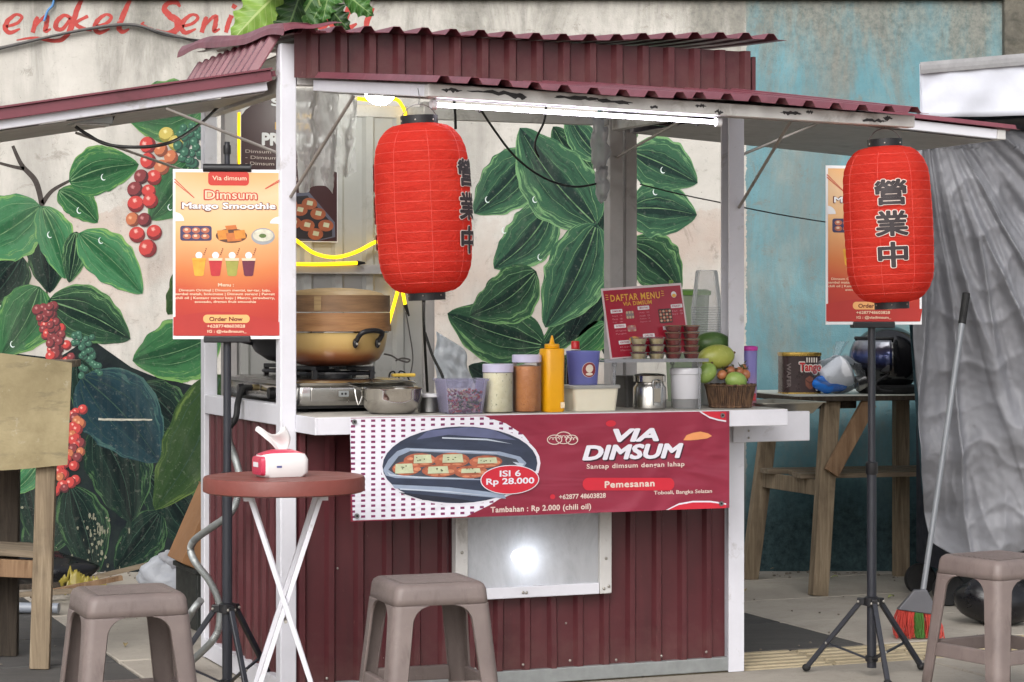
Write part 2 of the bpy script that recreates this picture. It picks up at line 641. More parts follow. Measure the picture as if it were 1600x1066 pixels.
def wall_mat():
    t = NT('painted_plaster_wall')
    v = t.coord('Object')
    x, y, z = t.xyz(v)
    vs = t.coord('Object', (1.0, 1.0, 0.22))
    streak = t.noise(vs, 3.2, 9, 0.72, 0.5)
    blot = t.noise(v, 2.0, 9, 0.7, 0.3)
    fine = t.noise(v, 26, 8, 0.75)
    speck = t.noise(v, 90, 3, 0.6)
    white = t.mix(t.mask(blot, 0.35, 0.7), lin((186, 182, 175)), lin((214, 210, 203)))
    # pinkish under-paint showing between the painted leaves
    pink = t.math('MULTIPLY', t.mask(t.noise(v, 1.6, 5, 0.6), 0.42, 0.6), t.math('LESS_THAN', t.math('ADD', z, t.math('MULTIPLY', blot, 0.6)), 2.05))
    white = t.mix(t.math('MULTIPLY', pink, 0.55), white, lin((190, 166, 152)))
    teal = t.mix(t.mask(blot, 0.36, 0.66), lin((98, 140, 150)), lin((124, 164, 172)))
    teal = t.mix(t.math('MULTIPLY', t.mask(streak, 0.46, 0.66), 0.65), teal, lin((106, 124, 122)))
    teal = t.mix(t.math('MULTIPLY', t.mask(t.noise(t.coord('Object', (1, 1, 0.5)), 2.6, 9, 0.75, 0.4), 0.52, 0.66), 0.6), teal, lin((150, 158, 152)))
    edge = t.math('ADD', x, t.math('MULTIPLY', t.math('SUBTRACT', fine, 0.5), 0.05))
    ed = t.math('GREATER_THAN', edge, (1166 - 800) / PXW)
    col = t.mix(ed, white, teal)
    # damp grime running down from the top of the wall
    up = t.math('MULTIPLY_ADD', z, 1.0, -2.38)                      # 0 at 2.1 m
    gr = t.math('ADD', up, t.math('MULTIPLY', t.math('SUBTRACT', streak, 0.5), 1.9))
    xr = t.math('MULTIPLY_ADD', x, 0.16, 0.04, clamp=True)            # dirtier to the right
    gr = t.math('ADD', gr, t.math('MULTIPLY', xr, 0.9))
    gm = t.mask(gr, 0.18, 0.62)
    gcol = t.mix(t.mask(fine, 0.38, 0.62), lin((92, 92, 86)), lin((150, 148, 136)))
    col = t.mix(t.math('MULTIPLY', gm, 0.8), col, gcol)
    # soft grey weather streaks
    col = t.mix(t.math('MULTIPLY', t.mask(streak, 0.48, 0.7), 0.55), col, lin((138, 136, 131)))
    col = t.mix(t.math('MULTIPLY', t.mask(fine, 0.6, 0.72), 0.35), col, lin((120, 118, 112)))
    col = t.mix(t.math('MULTIPLY', t.mask(speck, 0.66, 0.72), 0.6), col, lin((76, 72, 66)))
    col = t.mix(t.math('MULTIPLY', t.mask(t.noise(v, 7, 9, 0.8, 0.6), 0.56, 0.64), 0.5), col, lin((128, 122, 112)))
    # ragged dark foot of the blue part: paint, mould and shade mixed into its colour
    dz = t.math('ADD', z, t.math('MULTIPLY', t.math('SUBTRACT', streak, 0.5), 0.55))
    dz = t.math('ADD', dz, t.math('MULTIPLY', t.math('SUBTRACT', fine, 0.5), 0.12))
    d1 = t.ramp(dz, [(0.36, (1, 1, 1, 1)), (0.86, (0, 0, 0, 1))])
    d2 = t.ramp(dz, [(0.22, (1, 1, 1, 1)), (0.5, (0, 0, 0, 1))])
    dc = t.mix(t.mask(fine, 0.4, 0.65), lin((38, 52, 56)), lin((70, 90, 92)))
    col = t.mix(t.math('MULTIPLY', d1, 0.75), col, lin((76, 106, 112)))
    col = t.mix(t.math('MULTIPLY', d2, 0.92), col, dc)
    t.set(Base_Color=col, Roughness=0.88, Specular_IOR_Level=0.12)
    h = t.math('ADD', t.math('MULTIPLY', fine, 0.6), t.math('MULTIPLY', t.noise(v, 140, 4), 0.4))
    t.bump(h, 0.35, 0.012)
    return t.m
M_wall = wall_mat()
wall = thing('painted_wall', 'long weathered plaster wall, white with a leaf mural and turquoise on the right', 'wall', (0, WALL_Y, 0))
WTOP = MW(0, 1)[1]
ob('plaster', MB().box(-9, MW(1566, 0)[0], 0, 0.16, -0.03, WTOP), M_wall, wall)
M_moss = mk('mossy_concrete', (104, 100, 90), 0.9, var=0.3, scale=12, dirt=(54, 54, 48), damt=1.0, dscale=9, bump=0.6, bscale=40)
ob('coping', MB().box(-9, 9, -0.035, 0.2, WTOP + 0.001, WTOP + 0.09), M_moss, wall, bevel=0.008)
ob('pillar', MB().box(MW(1566, 0)[0] + 0.001, MW(1566, 0)[0] + 0.32, -0.05, 0.22, -0.03, WTOP + 0.25), M_moss, wall, bevel=0.01)
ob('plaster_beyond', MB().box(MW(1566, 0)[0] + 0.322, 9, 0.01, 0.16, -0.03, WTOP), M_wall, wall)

# painted leaves: the paint itself has light rims and dark hearts
def leaf_mat(name, core, mid, rim):
    t = NT(name)
    uv = t.n('ShaderNodeUVMap')
    u_, v_, _ = t.xyz(uv.outputs[0])            # u along the leaf, v across 0..1
    oc = t.coord('Object')
    mp = t.n('ShaderNodeMapping'); mp.inputs['Scale'].default_value = (5, 22, 1)
    t.l(uv.outputs[0], mp.inputs['Vector'])
    oi = t.n('ShaderNodeObjectInfo')
    off = t.n('ShaderNodeVectorMath', operation='ADD')
    t.l(mp.outputs[0], off.inputs[0])
    cmb = t.n('ShaderNodeCombineXYZ'); t.l(t.math('MULTIPLY', oi.outputs['Random'], 40), cmb.inputs[2])
    t.l(cmb.outputs[0], off.inputs[1])
    br = t.noise(off.outputs[0], 1.0, 6, 0.65, 0.6)
    a = t.math('ABSOLUTE', t.math('MULTIPLY_ADD', v_, 2.0, -1.0))
    a = t.math('ADD', a, t.math('MULTIPLY', t.math('SUBTRACT', br, 0.5), 1.15))
    side = t.math('MULTIPLY', t.math('SUBTRACT', v_, 0.5), 0.28)      # one half painted lighter
    a = t.math('ADD', a, side)
    # dark furrows painted beside the veins
    fur = t.math('SINE', t.math('MULTIPLY', v_, 25.0))
    a = t.math('ADD', a, t.math('MULTIPLY', fur, 0.13))
    col = t.ramp(a, [(0.12, lin(core)), (0.55, lin(mid)), (0.88, lin(mid)), (1.0, lin(rim))])
    f = t.noise(oc, 40, 6, 0.75)
    col = t.mix(t.math('MULTIPLY', t.mask(f, 0.56, 0.74), 0.38), col, lin((140, 142, 130)))
    st_ = t.noise(t.coord('Object', (1, 1, 0.22)), 3.2, 9, 0.72, 0.5)
    col = t.mix(t.math('MULTIPLY', t.mask(st_, 0.5, 0.72), 0.3), col, lin((112, 114, 106)))
    col = t.mix(t.math('MULTIPLY', t.mask(t.noise(oc, 90, 3, 0.6), 0.68, 0.72), 0.25), col, lin((150, 152, 140)))
    t.set(Base_Color=col, Roughness=0.8, Specular_IOR_Level=0.1)
    t.bump(t.noise(oc, 70, 5), 0.2, 0.008)
    return t.m
LM = {
    'bright': leaf_mat('leaf_paint_bright', (40, 88, 56), (68, 122, 84), (124, 164, 96)),
    'mid': leaf_mat('leaf_paint_mid', (34, 70, 46), (56, 104, 66), (110, 150, 86)),
    'dark': leaf_mat('leaf_paint_dark', (24, 42, 36), (44, 74, 54), (104, 142, 92)),
    'deep': leaf_mat('leaf_paint_deep', (18, 28, 28), (28, 46, 40), (70, 100, 66)),
    'teal': leaf_mat('leaf_paint_teal', (26, 46, 54), (34, 58, 66), (62, 92, 88)),
    'olive': leaf_mat('leaf_paint_olive', (40, 62, 36), (50, 72, 42), (92, 112, 60)),
    'pep': leaf_mat('leaf_paint_pepper', (32, 50, 46), (56, 92, 70), (116, 156, 108)),
}
M_vein = mk('vein_paint', (112, 144, 104), 0.8, var=0.3, scale=26, dirt=(52, 86, 60), damt=1.0, dscale=14, spec=0.1)
M_vein_d = mk('dull_vein_paint', (58, 80, 68), 0.8, var=0.3, scale=30, dirt=(36, 52, 46), damt=1.0, dscale=14, spec=0.1)
M_drop = mk('dew_paint', (214, 226, 224), 0.7, var=0.1)
M_night = mk('dark_ground_paint', (32, 38, 42), 0.8, var=0.35, scale=5, dirt=(42, 52, 48), damt=1.0, dscale=6, bump=0.25, spec=0.08)
M_bark_paint = mk('branch_paint', (58, 50, 46), 0.8, var=0.3, scale=25)

def mural_leaf(base, tip, wpx, tone, lay, bend=0.08, veins=5, drop=None):
    B = Vector(MW(*base)); T = Vector(MW(*tip))
    d = T - B; L = d.length; d.normalize(); p = Vector((-d.y, d.x))
    wd = wpx / PXW / 2
    def hw(a):
        return wd * (math.sin(math.pi * min(1, a ** 0.78)) ** 0.72) * (1.0 if a < 0.9 else 1.0) if 0 < a < 1 else 0.0
    def ctr(a):
        return B + d * (a * L) + p * (bend * L * math.sin(math.pi * a))
    def at(a, c):
        jag = 1 + 0.03 * math.sin(a * 31 + c * 3) + 0.07 * noise.noise(Vector((a * 9, c * 1.5, base[0] * 0.37))) + 0.03 * noise.noise(Vector((a * 30, c * 3, base[1] * 0.53)))
        q = ctr(a) + p * (hw(a) * c * jag)
        return q
    y = -0.00022 * lay - 0.0006
    mb = MB().grid(lambda i, j: (lambda q: (q.x, y, q.y))(at(i, j * 2 - 1)), 30, 10, uv=True)
    o = ob('mural_leaf', mb, LM[tone], wall)
    if o.data.polygons[80].normal.y > 0:
        o.data.flip_normals()
    vm = M_vein if tone in ('bright', 'mid', 'pep', 'dark') else M_vein_d
    for k in range(veins):
        c = (k - (veins - 1) / 2) / ((veins - 1) / 2 + 0.75) if veins > 1 else 0
        vw = (0.0034 if k == veins // 2 else 0.002) * random.uniform(0.7, 1.2)
        m = MB(); vs = []; N = 14
        a1 = 0.93 if c == 0 else random.uniform(0.72, 0.88)
        for i in range(N + 1):
            a = 0.03 + (a1 - 0.03) * i / N
            q = at(a, c * (0.55 + 0.45 * math.sin(math.pi * a)))
            e = vw * (1 - 0.75 * i / N)
            q0 = q + p * e; q1 = q - p * e
            vs += [(q0.x, y - 0.00001, q0.y), (q1.x, y - 0.00001, q1.y)]
        m.add(vs, [(2 * i, 2 * i + 1, 2 * i + 3, 2 * i + 2) for i in range(N)])
        ob('vein', m, vm, o)
    if drop:
        q = Vector(MW(*drop)); r = 5.2 / PXW
        m = MB(); vs = []
        for i in range(13):
            a = R(100 + 215 * i / 12)
            for rr in (r, r * (0.86 - 0.22 * math.sin(math.pi * i / 12))):
                vs.append((q.x + rr * math.cos(a) * 0.8, y - 0.00002, q.y + rr * math.sin(a)))
        m.add(vs, [(2 * i, 2 * i + 1, 2 * i + 3, 2 * i + 2) for i in range(12)])
        ob('dew_drop', m, M_drop, o)
    return o

def stroke(name, pts, widths, mat, lay, parent=None, sub=6, rough=0.0):
    P = crom([Vector((MW(*p)[0], 0, MW(*p)[1])) for p in pts], sub)
    n = len(P); vs = []
    y = -0.00022 * lay - 0.0006
    for i, q in enumerate(P):
        d = (P[min(i + 1, n - 1)] - P[max(i - 1, 0)]).normalized()
        nrm = Vector((-d.z, 0, d.x))
        f = i / (n - 1) * (len(widths) - 1)
        k = min(int(f), len(widths) - 2)
        wv = (widths[k] + (widths[k + 1] - widths[k]) * (f - k)) / PXW / 2
        e0 = 1 + rough * random.uniform(-1, 1); e1 = 1 + rough * random.uniform(-1, 1)
        a = q + nrm * wv * e0; b = q - nrm * wv * e1
        vs += [(a.x, y, a.z), (b.x, y, b.z)]
    o = ob(name, MB().add(vs, [(2 * i, 2 * i + 1, 2 * i + 3, 2 * i + 2) for i in range(n - 1)]), mat, parent or wall)
    return o

# the dark painted lower ground of the mural
pts = [(-400, 548), (-60, 560), (20, 552), (90, 560), (140, 528), (168, 548), (205, 574), (240, 588), (300, 602), (340, 606), (430, 600), (470, 640),
       (470, 905), (-400, 905)]
flat('mural_dark_ground', [[MW(*p) for p in pts]], M_night, wall, 0.0005)
# branches
for pp, ww in (([(20, 228), (34, 258), (56, 284), (66, 322)], [5, 7, 9, 8]), ([(-4, 254), (18, 260), (38, 264)], [4, 5, 6]),
               ([(66, 318), (82, 298), (110, 282)], [8, 6, 4]), ([(64, 322), (70, 400), (74, 474)], [5, 4, 3]),
               ([(938, 170), (936, 280), (932, 360), (928, 450), (930, 560)], [8, 11, 12, 12, 14]),
               ([(128, 560), (124, 600), (122, 640)], [4, 4, 3])):
    stroke('mural_branch', pp, ww, M_bark_paint if pp[0][0] < 900 else mk('stem_paint', (58, 84, 80), 0.8, var=0.3, scale=25), 2)
left_leaves = [
    ((35, 400), (-25, 478), 70, 'deep', 3), ((66, 350), (78, 458), 66, 'deep', 4), ((64, 322), (-55, 392), 100, 'bright', 5),
    ((62, 448), (2, 556), 92, 'mid', 5, (20, 538)), ((66, 322), (102, 436), 60, 'bright', 7, (78, 367)), ((120, 362), (108, 442), 40, 'dark', 8),
    ((92, 297), (153, 348), 50, 'mid', 6, (124, 329)), ((108, 284), (217, 257), 76, 'mid', 9, (162, 277)), ((124, 364), (223, 459), 74, 'bright', 10, (158, 376)),
    ((75, 470), (204, 530), 88, 'dark', 11), ((345, 520), (207, 564), 104, 'mid', 7), ((310, 395), (262, 492), 60, 'olive', 5),
    ((300, 250), (236, 344), 84, 'mid', 6, (266, 324)), ((320, 160), (188, 172), 100, 'mid', 8, (224, 174)), ((128, 588), (249, 722), 124, 'teal', 9),
    ((150, 668), (206, 816), 104, 'deep', 8), ((345, 585), (242, 797), 104, 'olive', 10), ((62, 722), (16, 772), 36, 'bright', 4),
    ((300, 640), (280, 780), 70, 'deep', 3), ((230, 740), (320, 880), 90, 'deep', 3), ((100, 740), (40, 880), 90, 'deep', 3), ((110, 760), (150, 900), 80, 'deep', 4), ((250, 800), (180, 890), 70, 'deep', 3), ((220, 600), (300, 690), 70, 'deep', 3),
    ((20, 690), (60, 860), 60, 'deep', 3), ((120, 560), (130, 660), 50, 'deep', 4), ((-10, 600), (-70, 760), 90, 'deep', 4),
]
mid_leaves = [
    ((905, 345), (832, 262), 66, 'deep', 3), ((926, 268), (864, 198), 60, 'dark', 4), ((942, 252), (884, 172), 48, 'pep', 5, (924, 190)),
    ((832, 238), (741, 334), 90, 'pep', 5, (762, 312)), ((862, 322), (772, 420), 84, 'pep', 7, (788, 360)), ((932, 352), (812, 200), 112, 'pep', 9, (836, 312)),
    ((838, 424), (734, 494), 84, 'dark', 9), ((850, 540), (699, 490), 98, 'dark', 8), ((934, 360), (886, 536), 78, 'deep', 6),
    ((932, 350), (852, 512), 104, 'pep', 10, (844, 402)), ((985, 236), (1090, 286), 84, 'pep', 6, (1036, 266)), ((982, 326), (1089, 336), 92, 'pep', 5, (1024, 300)),
    ((978, 378), (1064, 456), 84, 'dark', 4), ((1004, 202), (1092, 160), 52, 'pep', 5), ((802, 600), (732, 572), 52, 'deep', 5),
    ((950, 470), (1010, 560), 60, 'deep', 4), ((900, 500), (845, 545), 44, 'dark', 5), ((948, 505), (892, 556), 44, 'mid', 6),
    ((945, 540), (1000, 500), 40, 'mid', 6), ((930, 560), (850, 600), 60, 'deep', 4), ((960, 250), (1000, 172), 44, 'dark', 3),
    ((905, 260), (850, 330), 60, 'deep', 2), ((935, 300), (900, 400), 50, 'deep', 2), ((940, 420), (950, 560), 60, 'deep', 2),
]
for li_, L in enumerate(left_leaves + mid_leaves):
    mural_leaf(L[0], L[1], L[2], L[3], L[4] + 0.11 * (li_ % 9), bend=random.uniform(0.02, 0.09), drop=L[5] if len(L) > 5 else None)

def berry_mat(name, c0, c1, c2):
    t = NT(name)
    v = t.coord('Object')
    g = t.n('ShaderNodeVectorMath', operation='DISTANCE')
    t.l(v, g.inputs[0]); g.inputs[1].default_value = (-0.3, 0, 0.35)
    f = t.math('ADD', g.outputs['Value'], t.math('MULTIPLY', t.math('SUBTRACT', t.noise(v, 4, 4), 0.5), 0.5))
    col = t.ramp(f, [(0.08, lin(c2)), (0.3, lin(c1)), (0.95, lin(c1)), (1.0, lin(c0))])
    t.set(Base_Color=col, Roughness=0.75)
    return t.m
BM = {'r': berry_mat('berry_paint_red', (112, 30, 34), (186, 58, 54), (232, 176, 164)),
      'o': berry_mat('berry_paint_orange', (120, 62, 44), (184, 106, 70), (220, 168, 130)),
      'y': berry_mat('berry_paint_yellow', (130, 120, 50), (186, 168, 84), (222, 212, 150)),
      'd': berry_mat('berry_paint_wine', (66, 26, 32), (122, 46, 50), (190, 130, 128)),
      'g': berry_mat('berry_paint_green', (24, 56, 48), (44, 92, 72), (120, 160, 136))}
berry_me = {}
for k_, m_ in BM.items():
    o = ob('mural_berry', MB().add([(math.cos(R(15 * i)), 0, math.sin(R(15 * i))) for i in range(24)], [tuple(range(24))]), m_)
    if o.data.polygons[0].normal.y > 0:
        o.data.flip_normals()
    berry_me[k_] = o.data
    D.objects.remove(o)
def berry(u, v, r, kind, lay):
    o = D.objects.new('mural_berry', berry_me[kind]); link(o, wall)
    x, z = MW(u, v)
    o.location = (x, -0.00022 * lay - 0.0006, z); o.scale = (r / PXW, 1, r / PXW)
    o.rotation_euler = (0, random.uniform(-0.5, 0.5), 0)
lay = 14
for (zx, zy, r, kd) in ((895, 725, 12, 'y'), (945, 770, 12, 'y'), (920, 845, 11, 'o'), (865, 805, 11, 'o'), (870, 900, 12, 'o'), (795, 780, 13, 'r'),
                        (797, 865, 12.5, 'r'), (828, 955, 12, 'r'), (760, 950, 11.5, 'd'), (727, 1020, 12.5, 'd'), (800, 1030, 11, 'r'), (730, 1098, 13, 'r'), (810, 1080, 12, 'r'),
                        (715, 1180, 11, 'o'), (778, 1182, 11, 'd'), (737, 1262, 12.5, 'r'), (830, 1250, 12, 'r'), (795, 1335, 14, 'r')):
    berry(zx / 3.44, zy / 3.44, r, kd, lay); lay += 0.5
for i in range(34):
    a = random.random() * 6.28; q = math.sqrt(random.random())
    berry(296 + 20 * q * math.cos(a), 226 + 34 * q * math.sin(a), random.uniform(5, 8), 'g', 10 + i * 0.25)
for i in range(40):
    v_ = random.uniform(478, 566); c_ = 74 + (v_ - 478) * 0.28
    berry(c_ + random.uniform(-18, 18), v_, random.uniform(6, 9), random.choice('rdd'), 14 + i * 0.25)
for i in range(30):
    v_ = random.uniform(520, 588); c_ = 128 + (v_ - 520) * 0.2
    berry(c_ + random.uniform(-15, 17), v_, random.uniform(4.5, 6.5), 'g', 13 + i * 0.25)
for i in range(30):
    v_ = 640 + i * 4.4; c_ = 130 - (v_ - 640) * 0.24
    berry(c_ + random.uniform(-15, 15), v_, random.uniform(7, 9), random.choice('rrrdo'), 14 + i * 0.25)
# scraped paint
M_scrape = mk('bare_plaster_scrape', (176, 174, 160), 0.9, var=0.3, scale=30)
stroke('paint_scratch', [(154, 655), (190, 656), (238, 656)], [3, 3.5, 2], M_scrape, 18, rough=0.4)
M_scrape2 = mk('worn_plaster_chip', (122, 122, 104), 0.9, var=0.35, scale=40)
for i in range(70):
    u_ = random.gauss(152, 13); v_ = random.uniform(800, 885)
    if i > 50:
        u_ = random.uniform(20, 330); v_ = random.uniform(790, 890)
    a_ = random.uniform(0.6, 3.2); b_ = random.uniform(1, 6)
    flat('paint_chip', [[MW(u_ + a_ * math.cos(q) * random.uniform(.5, 1), v_ + b_ * math.sin(q) * random.uniform(.5, 1)) for q in [6.28 * k / 7 for k in range(7)]]], M_scrape2, wall, 0.0056 + 0.0001 * (i % 6))

# brush lettering on the wall
M_red_brush = mk('red_brush_paint', (178, 66, 60), 0.8, var=0.2, scale=18, dirt=(206, 196, 188), damt=0.38, dscale=26)
GL = {
 'e': [([(8, 30), (30, 22), (42, 6), (30, -2), (12, 14), (6, 34), (16, 46), (38, 36)], [5, 6, 6, 5, 9, 10, 8, 3])],
 'n': [([(4, 46), (12, 14), (16, 4)], [8, 9, 5]), ([(10, 28), (26, 8), (36, 4), (34, 24), (32, 42), (44, 36)], [5, 6, 8, 9, 8, 3])],
 'g': [([(40, 8), (26, 0), (10, 16), (8, 34), (22, 36), (40, 8)], [7, 6, 9, 9, 7, 6]), ([(42, 4), (38, 36), (26, 60), (4, 68), (-40, 60), (-78, 66)], [9, 9, 8, 7, 5, 2])],
 'k': [([(34, -52), (22, -20), (4, 46)], [6, 10, 9]), ([(44, 2), (18, 20), (30, 34), (52, 40)], [6, 6, 9, 3])],
 'l': [([(42, -52), (26, -10), (14, 30), (22, 44), (36, 36)], [5, 10, 10, 8, 3])],
 'S': [([(52, -22), (44, -34), (26, -32), (18, -16), (30, 2), (46, 16), (44, 38), (24, 48), (-4, 40), (-30, 26), (-26, 18)], [4, 9, 8, 10, 12, 13, 12, 9, 7, 5, 3])],
 'i': [([(22, 0), (14, 26), (10, 46)], [9, 9, 7]), ([(30, -28), (25, -18)], [9, 7])],
 'a': [([(40, 8), (26, 0), (10, 16), (8, 36), (22, 44), (40, 8), (34, 36), (46, 42)], [7, 6, 9, 9, 7, 8, 9, 3])],
 'u': [([(10, 4), (4, 34), (16, 46), (34, 8), (30, 38), (44, 40)], [8, 9, 8, 8, 9, 3])],
}
def brush_word(word, u, v, sc, adv, rise=0.0):
    for ci_, ch in enumerate(word):
        if isinstance(adv, (list, tuple)):
            u = adv[ci_]
        if ch in GL:
            for pp, ww in GL[ch]:
                stroke('painted_letter', [(u + x * sc, v + 8 + y * sc * 0.82) for x, y in pp], [q * sc * 1.2 for q in ww], M_red_brush, 2 + random.random(), rough=0.12)
        u += 0 if isinstance(adv, (list, tuple)) else adv.get(ch, 46) * sc
        v += rise
ad = {'e': 44, 'n': 36, 'g': 48, 'k': 52, 'l': 34, 'S': 70, 'i': 26, 'a': 44, 'u': 40}
brush_word('engkel', 6, 16, 0.72, [4, 48, 82, 106, 144, 176])
brush_word('Seni', 242, 16, 0.72, [244, 279, 312, 346])
brush_word('ali', 488, 4, 0.85, {'a': 46, 'l': 42})
stroke('painted_letter', [(-14, 40), (-4, 52), (-20, 60)], [8, 9, 5], M_red_brush, 3)
stroke('painted_letter', [(398, 16), (412, 10), (425, 14)], [4, 9, 4], M_red_brush, 3)

# ================================================================== THE STALL
SW, SD = 1.62, 1.0
stall = thing('food_stall', 'maroon corrugated dim sum stall with white frame and propped open awnings', 'food stall', (CX, CY, 0), TH)
def corr(w, h, pitch=0.098, depth=0.016, rise=0.011, top=0.02, phase=0.0, bow=None):
    """trapezoid-ribbed sheet in x (across the ribs) and z (along them), ribs toward -y"""
    xs = [(0.0, 0.0)]
    x = phase
    while x < w:
        for dx, y in ((0, 0), (rise, -depth), (rise + top, -depth), (2 * rise + top, 0)):
            if 0 < x + dx < w:
                xs.append((x + dx, y))
        x += pitch
    xs.append((w, 0.0))
    mb = MB(); n = len(xs); rows = 5
    for j in range(rows + 1):
        for x, y in xs:
            z = h * j / rows
            mb.V.append((x, y + (bow(x / w, j / rows) if bow else 0), z))
    for j in range(rows):
        for i in range(n - 1):
            a = j * n + i
            mb.F.append((a, a + 1, a + n + 1, a + n))
    return mb

def post(s, t, z0, z1, w=0.052, mat=M_white, name='post'):
    return ob(name, MB().box(s - w / 2, s + w / 2, t - w / 2, t + w / 2, z0, z1), mat, stall, bevel=0.004)
post(0.0, 0.0, 0.0, 2.12, 0.054)
def channel(s, t, z0, z1, w, mat):
    """open C-section post, its open side toward the stall's left"""
    h = w / 2; k = 0.005
    pr = [(-h, -h), (h, -h), (h, h), (-h, h), (-h, h - k), (h - k, h - k), (h - k, -h + k), (-h, -h + k)]
    mb = MB()
    n = len(pr)
    mb.V = [(s + x, t + y, z) for z in (z0, z1) for x, y in pr]
    mb.F = [(i, (i + 1) % n, n + (i + 1) % n, n + i) for i in range(n)] + [tuple(range(n - 1, -1, -1)), tuple(range(n, 2 * n))]
    return ob('post', mb, mat, stall)
channel(SW, 0.0, 0.0, 2.06, 0.06, M_white)
post(0.0, SD, 0.0, 2.1, 0.05)
post(SW + 0.0, SD, 0.0, 2.05, 0.058, M_grey_post)
post(SW + 0.075, SD + 0.02, 0.0, 2.05, 0.05, M_grey_post)
post(0.845, SD, 0.0, 2.05, 0.045, M_grey_post)
post(0.075, SD, 0.93, 2.05, 0.05, M_grey_post)
# base rails
ob('base_rail', MB().box(0.028, SW - 0.028, -0.026, 0.012, 0.004, 0.052), M_galv, stall, bevel=0.003)
ob('base_rail', MB().box(-0.026, 0.012, 0.028, SD - 0.026, 0.004, 0.07), M_white, stall, bevel=0.003)
ob('base_rail', MB().box(SW - 0.012, SW + 0.026, 0.028, SD - 0.03, 0.004, 0.052), M_white, stall, bevel=0.003)
# cladding, sheet by sheet
for x0, x1, z0, z1, dy in ((0.03, 0.585, 0.046, 0.876, 0.0), (0.583, 1.107, 0.046, 0.312, -0.0015), (0.583, 1.107, 0.788, 0.876, -0.0015), (1.105, 1.588, 0.046, 0.876, 0.0)):
    ph_ = (0.03 - x0) % 0.098
    ob('front_panel', corr(x1 - x0, z1 - z0, 0.098, 0.017, 0.01, 0.018, ph_, bow=lambda a, b: 0.0025 * math.sin(a * 7 + b * 3)), M_maroon, stall, solid=0.0012, loc=(x0, -0.004 + dy, z0))
ob('side_panel', corr(SD - 0.06, 0.83, 0.098, 0.012), M_maroon, stall, solid=0.0012, loc=(0.002, SD - 0.03, 0.064), rot=(0, 0, R(-90)))
ob('side_panel', corr(SD - 0.06, 0.78, 0.098, 0.012), M_maroon, stall, solid=0.0012, loc=(SW - 0.002, 0.03, 0.05), rot=(0, 0, R(90)))
ob('back_panel', corr(SW - 0.1, 0.83, 0.098, 0.012), M_maroon, stall, solid=0.0012, loc=(0.05, SD, 0.05))
# counter
ob('counter_top', MB().box(0.032, SW + 0.08, -0.235, SD - 0.03, 0.897, 0.925), mk('worn_counter', (176, 172, 164), 0.55, var=0.12, scale=6, dirt=(120, 114, 106), damt=0.7, dscale=6), stall, bevel=0.003)
ob('counter_edge', MB().box(0.03, SW + 0.084, -0.2455, -0.2365, 0.868, 0.923), M_white, stall, bevel=0.002)
ob('counter_edge', MB().box(0.022, 0.0305, -0.2455, -0.03, 0.868, 0.923), M_white, stall, bevel=0.002)
ob('side_rail', MB().box(-0.024, 0.02, 0.028, SD - 0.028, 0.888, 0.955), M_white, stall, bevel=0.003)
ob('side_ledge', MB().box(SW + 0.03, SW + 0.285, -0.005, SD - 0.05, 0.868, 0.892), M_white, stall, bevel=0.003)
ob('ledge_apron', MB().box(SW + 0.03, SW + 0.29, -0.035, -0.008, 0.80, 0.905), M_white, stall, bevel=0.004)
ob('ledge_apron', MB().box(SW + 0.262, SW + 0.29, -0.005, SD - 0.05, 0.80, 0.866), M_white, stall, bevel=0.004)
ob('bracket', MB().box(SW - 0.02, SW + 0.028, -0.045, -0.03, 0.80, 0.866), M_white, stall, bevel=0.003)
# screws
def screw(x, y, z, r=0.0045):
    m = MB().ball((x, y, z), r, r * 0.6, r, 8, 5)
    return ob('screw', m, M_screw, stall, smooth=180)
for i in range(9):
    screw(0.13 + i * 0.172, -0.023, 0.066 + 0.004 * (i % 3), 0.005)
for x, z in ((0.17, 0.42), (0.24, 0.36), (0.33, 0.12), (0.98, 0.2), (1.03, 0.26)):
    screw(x, -0.012, z, 0.004)
for z in (0.815, 0.84, 0.86):
    screw(SW + 0.045, -0.037, z)
# lower window with a lit lamp behind the milky pane
win = ob('window', MB(), None, stall)
D.objects.remove(win)
WX0, WX1, WZ0, WZ1 = 0.562, 1.128, 0.30, 0.80
def frame_box(x0, x1, z0, z1, y0, y1):
    return MB().box(x0, x1, y0, y1, z0, z1)
wf = ob('window_frame', frame_box(WX0 + 0.046, WX1 - 0.046, WZ0, WZ0 + 0.038, -0.062, -0.022), M_white, stall, bevel=0.003)
wf['label'] = 'white screwed window frame low on the front'
ob('frame_stile', frame_box(WX0, WX0 + 0.044, WZ0, WZ1, -0.062, -0.022), M_white2, wf, bevel=0.003)
ob('frame_stile', frame_box(WX1 - 0.044, WX1, WZ0, WZ1, -0.062, -0.022), M_white2, wf, bevel=0.003)
ob('frame_head', frame_box(WX0 + 0.046, WX1 - 0.046, WZ1 - 0.04, WZ1, -0.062, -0.022), M_white2, wf, bevel=0.003)
ob('window_pane', MB().box(WX0 + 0.04, WX1 - 0.04, -0.046, -0.043, WZ0 + 0.034, WZ1 - 0.036), film('milky_polycarbonate', (238, 239, 242), 0.66, 0.35, 0.5, smudge=0.3), stall)
M_boxin = mk('pale_box_lining', (186, 184, 180), 0.7, var=0.06)
bx = MB()
bx.box(WX0 + 0.03, WX1 - 0.03, 0.155, 0.16, WZ0 + 0.01, WZ1)
bx.box(WX0 + 0.022, WX0 + 0.029, 0.014, 0.16, WZ0 + 0.01, WZ1)
bx.box(WX1 - 0.029, WX1 - 0.022, 0.014, 0.16, WZ0 + 0.01, WZ1)
bx.box(WX0 + 0.03, WX1 - 0.03, 0.014, 0.154, WZ0 + 0.01, WZ0 + 0.016)
ob('window_box', bx, M_boxin, stall)
